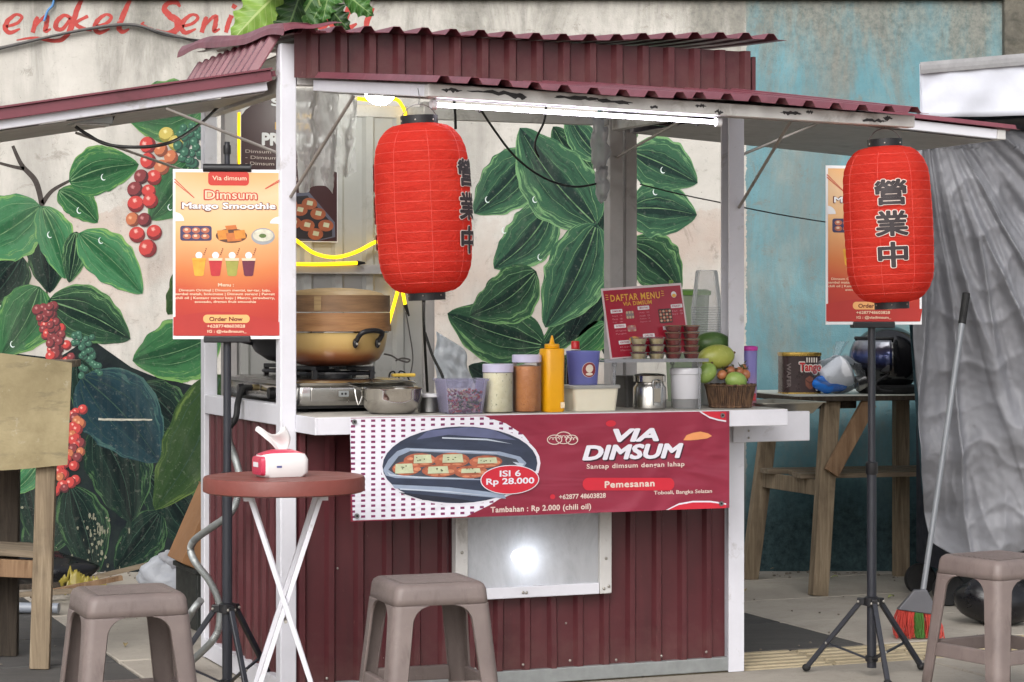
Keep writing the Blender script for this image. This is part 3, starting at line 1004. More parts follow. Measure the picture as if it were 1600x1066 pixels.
for x, z in ((WX0 + 0.022, 0.62), (WX0 + 0.022, 0.46), (WX1 - 0.022, 0.60), (WX1 - 0.022, 0.42), (WX1 - 0.03, 0.318), (WX0 + 0.24, 0.318), (WX0 + 0.252, 0.317), (WX1 - 0.012, 0.325)):
    screw(x, -0.064, z, 0.0055)
ls, lz = sz(818, 872, -0.02)
lamp = thing('lamp_bulb', 'small glowing lamp bulb behind the milky window under the banner', 'lamp', S(ls, 0.02, lz), TH)
ob('bulb', MB().ball((0, 0, 0), 0.026, 0.024, 0.024, 12, 8), emit('lamp_glow', (240, 246, 255), 26), lamp, smooth=180)
ob('socket', MB().lathe([(0.016, 0.012), (0.016, 0.04), (0.02, 0.045)], 14, (0, 0, 0)), M_paperwhite, lamp, smooth=40, rot=(R(-90), 0, 0))

# fascia above the front and at the left
ob('front_fascia', corr(SW + 0.03, 0.155, 0.098, 0.02, 0.012, 0.022, 0.04), M_maroon, stall, solid=0.0012, loc=(0.012, -0.05, 2.008))
ob('fascia_end', MB().box(SW + 0.046, SW + 0.06, -0.06, 0.1, 2.03, 2.145), M_maroon, stall)
o = ob('side_fascia', corr(SD + 0.06, 0.17, 0.098, 0.022, 0.016, 0.03), M_maroon_roof, stall, solid=0.0012, loc=(-0.105, SD + 0.05, 2.012), rot=(0, 0, R(-90)))
o.rotation_euler = (R(-32), 0, R(-90))
# front beam under the fascia
ob('front_beam', MB().box(0.03, SW - 0.03, -0.022, 0.022, 1.988, 2.03), M_white2, stall, bevel=0.003)
ob('side_beam', MB().box(-0.022, 0.022, 0.03, SD - 0.03, 1.965, 2.012), M_white2, stall, bevel=0.003)
ob('side_beam', MB().box(SW - 0.022, SW + 0.022, 0.03, SD - 0.03, 1.965, 2.012), M_white2, stall, bevel=0.003)
ob('back_beam', MB().box(0.03, SW - 0.03, SD - 0.02, SD + 0.02, 1.985, 2.03), M_white2, stall, bevel=0.003)
# roof sheets, ribs front to back
def roof_sheet(w, d, pitch=0.098, depth=0.02):
    return corr(w, d, pitch, depth, 0.016, 0.022, 0.03)
x0 = -0.015
for i, wd in enumerate((0.588, 0.588, 0.588)):
    mb = roof_sheet(wd + 0.02, SD + 0.26)
    vs = []
    for (x, y, z) in mb.V:
        fr = z - 0.12                                   # t
        sag = 0.012 * math.sin((x0 + x) * 5.0) * (1 if fr < 0.1 else 0.3)
        vs.append((x, fr, 2.15 + 0.045 * (x0 + x) / SW - y + 0.6 * sag + 0.06 * fr))
    mb.V = vs
    ob('roof_sheet', mb, M_maroon_roof, stall, solid=0.0012, loc=(x0, 0, 0.0022 * i))
    x0 += wd
# bent flashing along the left eave and front left corner
fl = MB()
def flash(a, b):
    t = -0.14 + a * (SD + 0.3)
    z = 2.166 + 0.06 * t + 0.008 * math.sin(a * 11)
    pr = [(-0.05, -0.028), (-0.046, -0.008), (-0.03, 0.012), (0.03, 0.016), (0.06, 0.006)]
    i = min(int(b * 4), 3); f = b * 4 - i
    x = pr[i][0] + (pr[i + 1][0] - pr[i][0]) * f; dz = pr[i][1] + (pr[i + 1][1] - pr[i][1]) * f
    return (x - 0.03 * a, t, z + dz + (0.004 * math.sin(a * 17) if b < 0.3 else 0))
ob('roof_flashing', fl.grid(flash, 28, 8), M_maroon_roof, stall, solid=0.0012)
fl = MB().grid(lambda a, b: (-0.05 + a * 0.19, -0.135 - 0.02 * b, 2.168 + 0.012 * a + 0.004 * math.sin(a * 9) - 0.022 * b * (1.2 - a)), 10, 3)
ob('roof_flashing', fl, M_maroon_roof, stall, solid=0.0012)

# awnings: part of the stall, each a frame with ribbed sheets and liner
def awning(hinge0, hinge1, out, L, drop, mat_top, name):
    """hinge0->hinge1: hinge line in the stall frame at z 2.0; out: outward unit vector in (s,t)"""
    h0 = Vector(hinge0); h1 = Vector(hinge1); o3 = Vector((out[0], out[1], 0))
    e = (h1 - h0); wlen = e.length; e.normalize()
    def P(a, b, c):                    # a along hinge (m), b outward (m), c up
        q = h0 + e * a + o3 * b
        return (q.x, q.y, q.z - (drop[0] + (drop[1] - drop[0]) * a / wlen) * b / L + c)
    fr = ob(name + '_frame', MB().bar(P(0, L - 0.02, -0.012), P(wlen, L - 0.02, -0.012), 0.036, 0.036), M_white2, stall, bevel=0.003)
    for a in (0.018, wlen - 0.018):
        ob('frame_arm', MB().bar(P(a, 0.03, -0.012), P(a, L - 0.039, -0.012), 0.032, 0.036), M_white, fr, bevel=0.003)
    for f in (0.35, 0.68):
        ob('frame_purlin', MB().bar(P(0.036, L * f, -0.012), P(wlen - 0.036, L * f, -0.012), 0.03, 0.03), M_white2, fr, bevel=0.002)
    n = 2
    for i in range(n):
        a0 = wlen * i / n - 0.015; w_ = wlen / n + 0.03
        mb = corr(w_, L + 0.05, 0.09, 0.018, 0.012, 0.022, 0.02)
        mb.V = [P(a0 + x, z, 0.012 - y + 0.004 * i + 0.003 * math.sin(x * 9)) for x, y, z in mb.V]
        ob(name + '_sheet', mb, mat_top, stall, solid=0.0012)
    ob(name + '_liner', MB().add([P(0.03, 0.03, -0.034), P(wlen - 0.03, 0.03, -0.034), P(wlen - 0.03, L - 0.04, -0.034), P(0.03, L - 0.04, -0.034)], [(0, 1, 2, 3)]),
       mk('dusty_white_liner', (176, 172, 170), 0.6, var=0.08, dirt=(130, 124, 118), damt=0.5), stall, solid=0.002)
    return P
AL = 1.13
PF = awning((0.07, -0.03, 2.0), (SW + 0.015, -0.03, 2.0), (0, -1), AL, (0.122, 0.16), M_maroon_roof, 'front_awning')
PL = awning((-0.03, 0.01, 2.005), (-0.03, SD - 0.2, 2.005), (-1, 0), 1.12, (0.2, 0.2), M_maroon_roof, 'left_awning')
PR = awning((SW + 0.03, -0.01, 1.99), (SW + 0.03, SD - 0.02, 1.99), (1, 0), 1.1, (0.07, 0.07), M_maroon_roof, 'right_awning')
# side trim of the left awning (what shows edge-on)
ob('awning_trim', MB().bar(PL(-0.012, 0.02, 0.016), PL(-0.012, 1.16, 0.016), 0.012, 0.036), M_maroon_roof, stall, bevel=0.003)
ob('awning_trim', MB().bar(PL(-0.002, 0.02, 0.0375), PL(-0.002, 1.17, 0.0375), 0.05, 0.006), M_maroon_roof, stall)
# flaking paint on the front awning frame: dark bare patches
M_flake = mk('bare_dark_metal', (46, 44, 46), 0.6, var=0.3)
for a, ln, c in ((0.07, 0.05, 0.002), (0.2, 0.14, 0.003), (0.27, 0.05, -0.004), (0.45, 0.12, 0.004), (0.56, 0.1, -0.001), (0.69, 0.02, -0.008), (0.84, 0.03, 0.004), (0.9, 0.025, -0.01), (1.14, 0.06, 0.0), (1.2, 0.02, 0.008), (1.42, 0.07, -0.006), (1.47, 0.03, 0.004)):
    p = []
    for k in range(26):
        q = 6.28 * k / 26
        p.append(Vector(PF(a + ln * 0.6 * math.cos(q) * random.uniform(.75, 1.15), AL - 0.0012, -0.009 + c + 0.006 * math.sin(q) * random.uniform(.15, 1.6))))
    ob('paint_flake', MB().add(p, [tuple(range(26))]), M_flake, stall)
# prop rods
def rod(a, b, r=0.0055, mat=M_rod):
    return ob('prop_rod', MB().tube([a, b], r, 8), mat, stall, smooth=40)
def l2(u, v, t):
    s, z = sz(u, v, t); return (s, t, z)
rod((0.005, -0.034, 1.625), PF(0.012, 0.42, -0.04))
rod((SW + 0.008, -0.034, 1.62), PF(SW - 0.08, 0.42, -0.04))
rod((-0.034, 0.0, 1.77), PL(0.01, 0.36, -0.04), 0.005)
rod((-0.034, SD, 1.75), PL(SD - 0.24, 0.5, -0.04), 0.005)
rod((SW + 0.03, 0.03, 1.80), PR(0.05, 0.33, -0.04), 0.005)
rod((SW, SD - 0.032, 1.86), PF(1.2, 0.35, -0.05), 0.005)
# back wall panel with rails
M_backsheet = mk('pale_back_sheet', (188, 188, 186), 0.5, var=0.07, scale=4, dirt=(140, 138, 132), damt=0.5, dscale=4)
ob('back_sheet', corr(0.72, 1.07, 0.12, 0.014, 0.012, 0.026), M_backsheet, stall, solid=0.0012, loc=(0.105, SD - 0.002, 0.93))
s_, z_ = sz(560, 421, SD - 0.03)
ob('back_rail', MB().box(0.1, 0.82, SD - 0.046, SD - 0.018, z_ - 0.018, z_ + 0.018), M_grey_post, stall, bevel=0.002)
ob('roof_liner', MB().box(0.03, SW - 0.03, 0.03, SD - 0.03, 2.105, 2.109), mk('ceiling_sheet', (170, 168, 166), 0.6), stall)
# a shade strip behind the menu, seen as pale painted board

# ================================================================== LIT LAMPS OF THE STALL
def neon(paths, nm, lab):
    o = thing(nm, lab, 'rope light', (CX, CY, 0), TH)
    M_neon = emit('yellow_neon', (255, 206, 20), 1.6)
    for i, pth in enumerate(paths):
        pts = []
        for (u, v, t) in pth:
            s, z = sz(u, v, t); pts.append((s, t, z))
        ob('glow_tube', MB().tube(pts, 0.0068, 8, 8), M_neon, o, smooth=180)
    return o
TB = SD - 0.045
n1 = neon([[(375, 150, SD - 0.012), (374, 205, SD - 0.012), (375, 262, SD - 0.012), (380, 330, TB), (430, 352, TB), (466, 378, TB - 0.01), (492, 396, TB - 0.02), (524, 402, TB - 0.02), (556, 394, TB - 0.02), (590, 377, TB), (620, 372, TB)],
           [(440, 412, SD - 0.06), (500, 413, SD - 0.06), (558, 411, SD - 0.06)],
           [(556, 154, TB), (590, 157, TB), (617, 155, TB), (628, 165, TB), (634, 184, TB), (636, 240, TB), (634, 330, TB), (629, 420, TB), (622, 452, TB), (607, 507, TB)],
           [(625, 440, TB - 0.02), (630, 460, TB - 0.02), (633, 476, TB - 0.02)]],
          'neon_rope_light', 'yellow glowing rope light looped round the poster inside the stall')
for u, v, t, u2, v2 in ((558, 411, SD - 0.06, 570, 411), (633, 476, TB - 0.02, 639, 494)):
    s, z = sz(u, v, t); s2, z2 = sz(u2, v2, t)
    ob('end_plug', MB().tube([(s, t, z), (s2, t, z2)], 0.009, 8, r2=0.004), M_black, n1, smooth=40)
# fluorescent tube under the front awning
a = Vector(PF(0.04, AL - 0.05, -0.05)); b = Vector(PF(0.914, AL - 0.05, -0.05))
tl = thing('tube_light', 'long lit white tube lamp fixed under the front awning edge', 'lamp', (CX, CY, 0), TH)
ob('glow_tube', MB().tube([a, b], 0.006, 8), emit('tube_glow', (246, 240, 255), 18), tl, smooth=60)
ob('batten', MB().bar(a + Vector((-0.02, 0.0, 0.022)), b + Vector((0.02, 0, 0.02)), 0.018, 0.012), M_white, tl, bevel=0.002)
for p, sg in ((a, -1), (b, 1)):
    ob('end_cap', MB().tube([p, p + Vector((sg * 0.016, 0, 0))], 0.0135, 12), M_paperwhite, tl, smooth=40)
for f in (0.15, 0.93):
    p = a.lerp(b, f)
    ob('clip', MB().tube([p + Vector((0, 0, 0.02)) + Vector((0, -0.014 * math.sin(x), -0.02 + 0.014 * -math.cos(x))) for x in [0.1 * k for k in range(-8, 9)]], 0.0016, 6), M_black, tl)
# round bulb inside
s_, z_ = sz(594, 141, 0.5)
bl = thing('round_bulb', 'round white bulb glowing under the stall ceiling beside the plastic sheet', 'lamp', S(s_, 0.5, z_), TH)
ob('globe', MB().ball((0, 0, 0), 0.058, 0.058, 0.054, 12, 8), emit('globe_glow', (246, 248, 240), 60), bl, smooth=180)
ob('socket', MB().lathe([(0.02, 0.05), (0.022, 0.075), (0.018, 0.09), (0.006, 0.12)], 14), M_paperwhite, bl, smooth=40)
# LED flood lamp under the left awning, off
p = W(140, 188, 7.15)
fd = thing('flood_lamp', 'thin grey flood lamp under the left awning', 'lamp', p, TH)
ob('housing', MB().box(-0.065, 0.065, -0.05, 0.05, -0.014, 0.014), M_galv, fd, bevel=0.004)
ob('lens', MB().box(-0.055, 0.055, -0.04, 0.04, -0.019, -0.0145), M_white2, fd)
ob('bracket', MB().tube([(0.066, -0.03, 0), (0.08, -0.02, 0.03), (0.08, 0.02, 0.03), (0.066, 0.03, 0)], 0.004, 6), M_black, fd)
cb = [W(118, 198, 7.12), W(136, 210, 7.12), W(168, 226, 7.12), (W(220, 230, 7.13)), W(268, 222, 7.2), W(310, 196, 7.5), W(340, 168, 7.8), W(358, 148, 8.0)]
o = ob('flood_lamp_cable', MB().tube(cb, 0.0055, 8, 6), M_cable, None, smooth=180)
tag(o, 'dark cable sagging from the flood lamp to the back post', 'cable')

# ================================================================== LANTERNS
def paper_mat():
    t = NT('red_lantern_cloth')
    v = t.coord('Object')
    wv = t.n('ShaderNodeTexNoise'); wv.inputs['Scale'].default_value = 6
    f = t.noise(v, 7, 5)
    col = t.mix(t.mask(f, 0.3, 0.7), lin((228, 60, 48)), lin((244, 82, 64)))
    wx = t.noise(t.coord('Object', (1, 1, 6)), 60, 3)
    col = t.mix(t.math('MULTIPLY', t.mask(wx, 0.4, 0.75), 0.25), col, lin((238, 100, 88)))
    t.set(Base_Color=col, Roughness=0.7, Specular_IOR_Level=0.15)
    tl_ = t.n('ShaderNodeBsdfTranslucent'); t.l(col, tl_.inputs['Color'])
    m = t.n('ShaderNodeMixShader'); m.inputs[0].default_value = 0.55
    t.l(t.b.outputs[0], m.inputs[1]); t.l(tl_.outputs[0], m.inputs[2])
    t.l(m.outputs[0], t.out.inputs['Surface'])
    t.bump(t.math('ADD', t.noise(v, 150, 3), t.math('MULTIPLY', t.noise(t.coord('Object', (1, 1, 2.0)), 13, 4, 0.6, 0.9), 2.6)), 0.45, 0.008)
    return t.m
M_lant = paper_mat()
M_rib = mk('pale_rib_thread', (230, 84, 74), 0.5, var=0.1)
M_char = mk('lantern_black_print', (44, 34, 38), 0.6, var=0.1)
M_charw = mk('lantern_white_print', (226, 206, 196), 0.6, var=0.05)
LH, LR = 0.236, 0.1325               # half height of the cloth, radius
def lr(z):                          # radius at height z
    q = abs(z) / LH
    if q < 0.5:
        return LR * (1 - 0.02 * (q / 0.5) ** 2)
    k = (q - 0.5) / 0.5
    return 0.05 + (LR * 0.98 - 0.05) * math.sqrt(max(0.0, 1 - k ** 2.3))
def bisect(V, F, step):
    bm = bmesh.new()
    vs = [bm.verts.new(q) for q in V]
    for f in F:
        try: bm.faces.new([vs[i] for i in f])
        except ValueError: pass
    x0 = min(v[0] for v in V); x1 = max(v[0] for v in V); y0 = min(v[1] for v in V); y1 = max(v[1] for v in V)
    x = x0 + step
    while x < x1:
        bmesh.ops.bisect_plane(bm, geom=bm.verts[:] + bm.edges[:] + bm.faces[:], plane_co=(x, 0, 0), plane_no=(1, 0, 0)); x += step
    y = y0 + step
    while y < y1:
        bmesh.ops.bisect_plane(bm, geom=bm.verts[:] + bm.edges[:] + bm.faces[:], plane_co=(0, y, 0), plane_no=(0, 1, 0)); y += step
    bm.verts.index_update()
    out = ([tuple(v.co) for v in bm.verts], [tuple(v.index for v in f.verts) for f in bm.faces])
    bm.free()
    return out
def lantern(loc, tilt, az, label, seed):
    L = thing('paper_lantern', label, 'lantern', loc, 0, 'red lanterns hung from the front awning', rot=tilt)
    NR = 17
    prof = []
    for i in range(NR * 4 + 1):
        z = -LH + 2 * LH * i / (NR * 4)
        f = (i % 4) / 4
        prof.append((lr(z) + 0.0013 * math.sin(math.pi * f) - 0.0008, z))
    ph = seed * 1.7
    ob('cloth', MB().lathe(prof, 56, cap0=False, cap1=False, wob=lambda a, z: 1 + 0.006 * math.sin(8 * a + ph) + 0.006 * math.sin(3 * a + z * 9 + ph) + 0.0035 * noise.noise(Vector((4 * math.cos(a), 4 * math.sin(a) + ph, z * 34)))), M_lant, L, smooth=180)
    for i in range(1, NR):
        z = -LH + 2 * LH * i / NR
        r = lr(z) - 0.0006
        pts = [(r * math.cos(k * R(7.5)) * (1 + 0.006 * math.sin(8 * k * R(7.5) + ph) + 0.006 * math.sin(3 * k * R(7.5) + z * 9 + ph)),
                r * math.sin(k * R(7.5)) * (1 + 0.006 * math.sin(8 * k * R(7.5) + ph) + 0.006 * math.sin(3 * k * R(7.5) + z * 9 + ph)), z) for k in range(49)]
        ob('rib', MB().tube(pts, 0.0007, 5, caps=False), M_rib, L, smooth=180)
    for k in range(8):
        a_ = R(45 * k + 12 * seed)
        pts = []
        for i in range(25):
            z = -LH + 0.004 + (2 * LH - 0.008) * i / 24
            rr_ = (lr(z) + 0.0004) * (1 + 0.006 * math.sin(8 * a_ + ph) + 0.006 * math.sin(3 * a_ + z * 9 + ph))
            pts.append((rr_ * math.cos(a_), rr_ * math.sin(a_), z))
        ob('seam', MB().tube(pts, 0.0006, 5, caps=False), M_rib, L, smooth=180)
    for z0, z1, nm in ((LH - 0.006, LH + 0.022, 'top_ring'), (-LH - 0.02, -LH + 0.006, 'bottom_ring')):
        o = ob(nm, MB().lathe([(0.046, z0), (0.052, z0), (0.0525, z1), (0.046, z1), (0.046, z0)], 32, cap0=False, cap1=False), M_black, L, smooth=40)
        for k in range(6):
            a = R(60 * k + 20)
            ob('rivet', MB().ball((0.0525 * math.cos(a), 0.0525 * math.sin(a), (z0 + z1) / 2), 0.0025, seg=6, rings=4), M_screw, o)
    ob('hook_wire', MB().tube([(-0.05, 0, LH + 0.02), (-0.03, 0, LH + 0.045), (0, 0, LH + 0.055), (0.03, 0, LH + 0.045), (0.05, 0, LH + 0.02)], 0.0015, 6, 4), M_steel_dull, L)
    ob('hook_wire', MB().tube([(0, 0, LH + 0.053), (0.003, 0, LH + 0.075), (0, 0, LH + 0.1)], 0.0013, 6, 4), M_steel_dull, L)
    for ci, ch in enumerate('營業中'):
        zc = 0.092 - ci * 0.093
        for side in (0, 1):
            for nm, mat, bold, dr in (('character_outline', M_charw, 0.055, 0.0022), ('character', M_char, 0.029, 0.0034)):
                V, F = text_raw(ch, bold)
                RV = text_raw(ch, 0.029)[0]
                x0 = min(v[0] for v in RV); x1 = max(v[0] for v in RV); y0 = min(v[1] for v in RV); y1 = max(v[1] for v in RV)
                kx = 0.098 / (x1 - x0) if ci < 2 else 0.09 / (x1 - x0)
                ky = 0.077 / (y1 - y0)
                V2 = [((x - (x0 + x1) / 2) * kx, (y - (y0 + y1) / 2) * ky, kz * 0.00004) for x, y, kz in V]
                V2, F2 = bisect(V2, F, 0.007)
                mb = MB(); vs = []
                for x, y, kz in V2:
                    z = zc + y; a = x / LR + az + side * math.pi
                    q = 1 + 0.006 * math.sin(8 * a + ph) + 0.006 * math.sin(3 * a + z * 9 + ph)
                    r = (lr(z) + 0.001) * q + dr + kz
                    vs.append((r * math.cos(a), r * math.sin(a), z))
                mb.add(vs, F2)
                ob(nm, mb, mat, L)
    return L
p1 = W(661, 326, 6.24)
lantern(p1, (0, R(-2.5), 0), R(-20), 'red lantern nearest the corner post, its black characters turned to the right', 1)
p2 = W(1388, 351, 6.78)
lantern(p2, (0, R(-2.5), 0), R(-95), 'red lantern showing three black characters in front of the right poster', 2)

# ================================================================== BANNER
def banner_mat():
    t = NT('maroon_vinyl')
    v = t.coord('Object')
    f = t.noise(v, 3, 5)
    c = t.mix(t.mask(f, 0.3, 0.7), lin((134, 36, 58)), lin((150, 44, 68)))
    t.set(Base_Color=c, Roughness=0.38, Specular_IOR_Level=0.5)
    w1 = t.noise(t.coord('Object', (1.0, 1, 2.2)), 2.6, 2, 0.4, 0.9)
    w2 = t.noise(t.coord('Object', (0.4, 1, 2)), 6, 2, 0.4, 0.6)
    t.bump(t.math('ADD', w1, t.math('MULTIPLY', w2, 0.25)), 0.6, 0.06)
    return t.m
BN_S0, BN_S1, BN_Z1, BN_Z0 = 0.138, 1.477, 0.921, 0.594
BW = BN_S1 - BN_S0
ban = thing('vinyl_banner', 'maroon vinyl banner with food photo hanging across the stall front', 'banner', S(BN_S0, -0.2505, 0), TH)
def bp(u, v):
    s = s_at(u, -0.25) - BN_S0
    f = (u - 545) / 590.0
    vt = 655 - 15 * f; vb = 816 - 21 * f
    return (s, BN_Z1 - (v - vt) / (vb - vt) * (BN_Z1 - BN_Z0))
def bpl(pts):
    return [bp(*p) for p in pts]
def bell(cu, cv, ru, rv, n=36, a0=0, a1=360):
    return bpl([(cu + ru * math.cos(R(a0 + (a1 - a0) * i / n)), cv - rv * math.sin(R(a0 + (a1 - a0) * i / n)) - 0.03 * ru * math.cos(R(a0 + (a1 - a0) * i / n)) * 0.8) for i in range(n if a1 - a0 == 360 else n + 1)])
M_ban = banner_mat()
def bsh(a, b):
    x = a * BW; z = BN_Z0 + (BN_Z1 - BN_Z0) * b
    y = 0.012 * (1 - b) * (0.5 - 0.5 * math.cos(a * 11)) * 0.0
    return (x, y, z)
ob('sheet', MB().grid(bsh, 20, 6), M_ban, ban, solid=0.0012)
def dash_mat():
    t = NT('dashed_white_print')
    v = t.coord('Object')
    x, y, z = t.xyz(v)
    fx = t.math('FRACT', t.math('DIVIDE', x, 0.0335)); fz = t.math('FRACT', t.math('DIVIDE', z, 0.0168))
    a = t.math('MULTIPLY', t.math('LESS_THAN', fx, 0.42), t.math('LESS_THAN', fz, 0.46))
    c = t.mix(a, lin((232, 232, 242)), lin((124, 40, 92)))
    t.set(Base_Color=c, Roughness=0.4)
    w1 = t.noise(t.coord('Object', (1.2, 1, 3.5)), 4.5, 4, 0.55, 1.4)
    t.bump(w1, 0.3, 0.02)
    return t.m
flat('dashed_field', [bpl([(546, 656), (650, 653), (757, 651), (790, 662), (818, 680), (836, 703), (843, 730), (840, 744), (800, 768), (765, 790), (728, 808), (640, 811), (551, 814)])], dash_mat(), ban, 0.0014)
M_pw = mk('banner_white_print', (230, 228, 238), 0.4, var=0.02)
M_pred = mk('banner_red_print', (204, 40, 58), 0.4, var=0.05)
flat('photo_rim', [bell(719, 727, 125, 63)], M_pw, ban, 0.0022)
ph = flat('food_photo', [bell(718, 727, 121, 60)], mk('photo_slate', (54, 62, 82), 0.35, var=0.3, scale=7, stretch=(1, 1, 4)), ban, 0.0030)
M_tray = mk('photo_tray_edge', (150, 164, 186), 0.35, var=0.15, scale=12)
M_trayin = mk('photo_tray_inside', (72, 76, 88), 0.4, var=0.3, scale=12)
M_food = mk('photo_dumpling', (176, 98, 72), 0.5, var=0.3, scale=40)
M_cheese = mk('photo_cheese', (196, 202, 168), 0.5, var=0.15, scale=40)
def pr(name, pts, mat, d, par=ph):
    return flat(name, [bpl(pts)], mat, par, d)
pr('photo_patch', [(668, 674), (730, 668), (770, 672), (806, 688), (700, 680), (650, 688)], mk('photo_lid', (98, 104, 138), 0.35, var=0.2), 0.0034)
pr('photo_patch', [(598, 735), (606, 720), (620, 706), (634, 701), (780, 706), (812, 714), (822, 724), (816, 732), (800, 738), (796, 752), (618, 748), (602, 744)], M_tray, 0.0035)
pr('photo_patch', [(606, 735), (622, 714), (640, 706), (776, 711), (806, 718), (812, 726), (796, 742), (770, 750), (620, 744)], M_trayin, 0.0039)
pr('photo_patch', [(612, 758), (700, 762), (786, 772), (790, 780), (700, 772), (616, 764)], M_tray, 0.0035)
pr('photo_patch', [(622, 770), (700, 778), (740, 784), (720, 786), (660, 782)], mk('photo_dark', (38, 42, 56), 0.4, var=0.2), 0.0036)
for i, (u, v, ru, rv) in enumerate(((655, 720, 25, 11), (705, 720, 28, 12), (758, 722, 26, 10), (634, 733, 22, 11), (686, 736, 28, 10), (735, 738, 26, 10))):
    flat('photo_dumpling', [bell(u, v, ru, rv, 18)], M_food, ph, 0.0043 + 0.0003 * i)
for i, (u, v, a, b) in enumerate(((659, 718, 13, 7), (706, 717, 15, 7), (760, 720, 14, 5), (630, 733, 13, 8), (683, 735, 15, 6), (734, 736, 14, 4))):
    flat('photo_cheese', [bpl([(u - a, v - b + 1), (u + a, v - b), (u + a + 2, v + b - 1), (u - a - 1, v + b)])], M_cheese, ph, 0.0066 + 0.0002 * i)
M_fhi = mk('photo_dumpling_light', (206, 134, 100), 0.5, var=0.25, scale=60)
M_fleck = mk('photo_fleck', (92, 92, 70), 0.5, var=0.3, scale=60)
for i, (u, v) in enumerate(((655, 720), (705, 720), (758, 722), (634, 733), (686, 736), (735, 738))):
    for du, dv, ru, rv in ((-15, -2, 5, 2.5), (17, 1, 6, 3), (8, 6, 8, 1.6), (-8, 7, 6, 1.6)):
        flat('photo_dumpling', [bell(u + du, v + dv, ru, rv, 10)], M_fhi, ph, 0.0062)
    for k in range(4):
        flat('photo_fleck', [bell(u + random.uniform(-8, 8), v - 2 + random.uniform(-3, 3), random.uniform(1, 2.6), random.uniform(.6, 1.3), 6)], M_fleck, ph, 0.0078)
M_gl = mk('photo_glint', (196, 206, 220), 0.3, var=0.1)
for pts in ([(640, 703), (700, 704), (776, 708), (776, 709), (700, 705.5), (640, 704.5)], [(604, 738), (610, 742), (660, 746), (740, 748), (740, 749), (660, 748), (608, 744)], [(800, 722), (818, 725), (814, 730), (802, 735), (810, 729)], [(624, 764), (700, 768), (770, 776), (700, 770), (624, 766)], [(690, 684), (760, 686), (800, 694), (760, 688.5), (690, 686)]):
    pr('photo_glint', pts, M_gl, 0.0042)
flat('price_badge_rim', [bell(795, 750, 46, 23)], M_pw, ban, 0.0082)
flat('price_badge', [bell(795, 750, 44.5, 21.8)], M_pred, ban, 0.0088)
def btext(body, u0, u1, v0, v1, mat, d=0.0022, **kw):
    a = bp(u0, (v0 + v1) / 2); b = bp(u1, (v0 + v1) / 2)
    h = (v1 - v0) / 161.0 * (BN_Z1 - BN_Z0)
    return text('lettering', body, mat, ban, (a[0] + b[0]) / 2, (a[1] + b[1]) / 2, b[0] - a[0], h, d, **kw)
btext('ISI 6', 779, 812, 735, 745, M_pw, 0.0096, bold=0.02)
btext('Rp 28.000', 758, 833, 747, 760, M_pw, 0.0096, bold=0.025)
M_ptx = mk('banner_cream_print', (226, 206, 196), 0.45, var=0.04)
M_sh = mk('banner_shadow_print', (62, 22, 44), 0.45, var=0.05)
for b_, u0, u1, v0, v1 in (('VIA', 957, 1029, 668, 690), ('DIMSUM', 909, 1067, 693, 718)):
    btext(b_, u0, u1, v0, v1, M_pw, 0.0034, bold=0.045, shear=0.22)
    btext(b_, u0 + 2, u1 + 2, v0 + 2, v1 + 2, M_sh, 0.0024, bold=0.05, shear=0.22)
btext('Santap dimsum dengan lahap', 916, 1069, 723, 733, M_ptx, bold=0.02, space=1.1)
flat('order_pill', [[bp(*q) for q in [(p[0], 757 - p[1]) for p in rr2(910, 1053, -10, 10, 9)]]], M_pred, ban, 0.0024)
btext('Pemesanan', 944, 1022, 751, 762, M_ptx, 0.0034, bold=0.03, space=1.1)
btext('+62877 48603828', 873, 946, 772, 780, M_ptx, bold=0.02)
flat('phone_icon', [bell(863, 777, 4, 4, 12)], M_pred, ban, 0.0024)
btext('Toboali, Bangka Selatan', 1021, 1112, 766, 774, M_ptx, bold=0.015)
btext('Tambahan : Rp 2.000 (chili oil)', 766, 923, 790, 802, M_ptx, 0.0026, bold=0.025, space=1.08)
flat('dumpling_drawing', [bpl([(1067, 687), (1072, 679), (1082, 675), (1094, 673), (1106, 676), (1112, 680), (1104, 684), (1090, 686), (1078, 687)])], mk('banner_orange_print', (228, 152, 96), 0.45), ban, 0.0024)
flat('red_drop', [bell(954, 661, 8, 5, 16)], M_pred, ban, 0.0024)
for pp in ([(1095, 641), (1108, 649), (1122, 653), (1134, 655), (1134, 641)],):
    flat('corner_curve', [bpl([(p[0] - 3, p[1]) for p in pp[:1]] + [(p[0], p[1] + 2.5) for p in pp[:4]] + pp[4:])], M_pw, ban, 0.0022)
    flat('corner_curve', [bpl(pp)], M_pred, ban, 0.0030)
pp = [(1043, 798), (1060, 790), (1082, 786), (1110, 786), (1134, 790), (1134, 795)]
flat('corner_curve', [bpl([(1040, 798)] + [(p[0], p[1] - 2.5) for p in pp[1:5]] + [(1134, 795)])], M_pw, ban, 0.0022)
flat('corner_curve', [bpl(pp)], M_pred, ban, 0.0030)
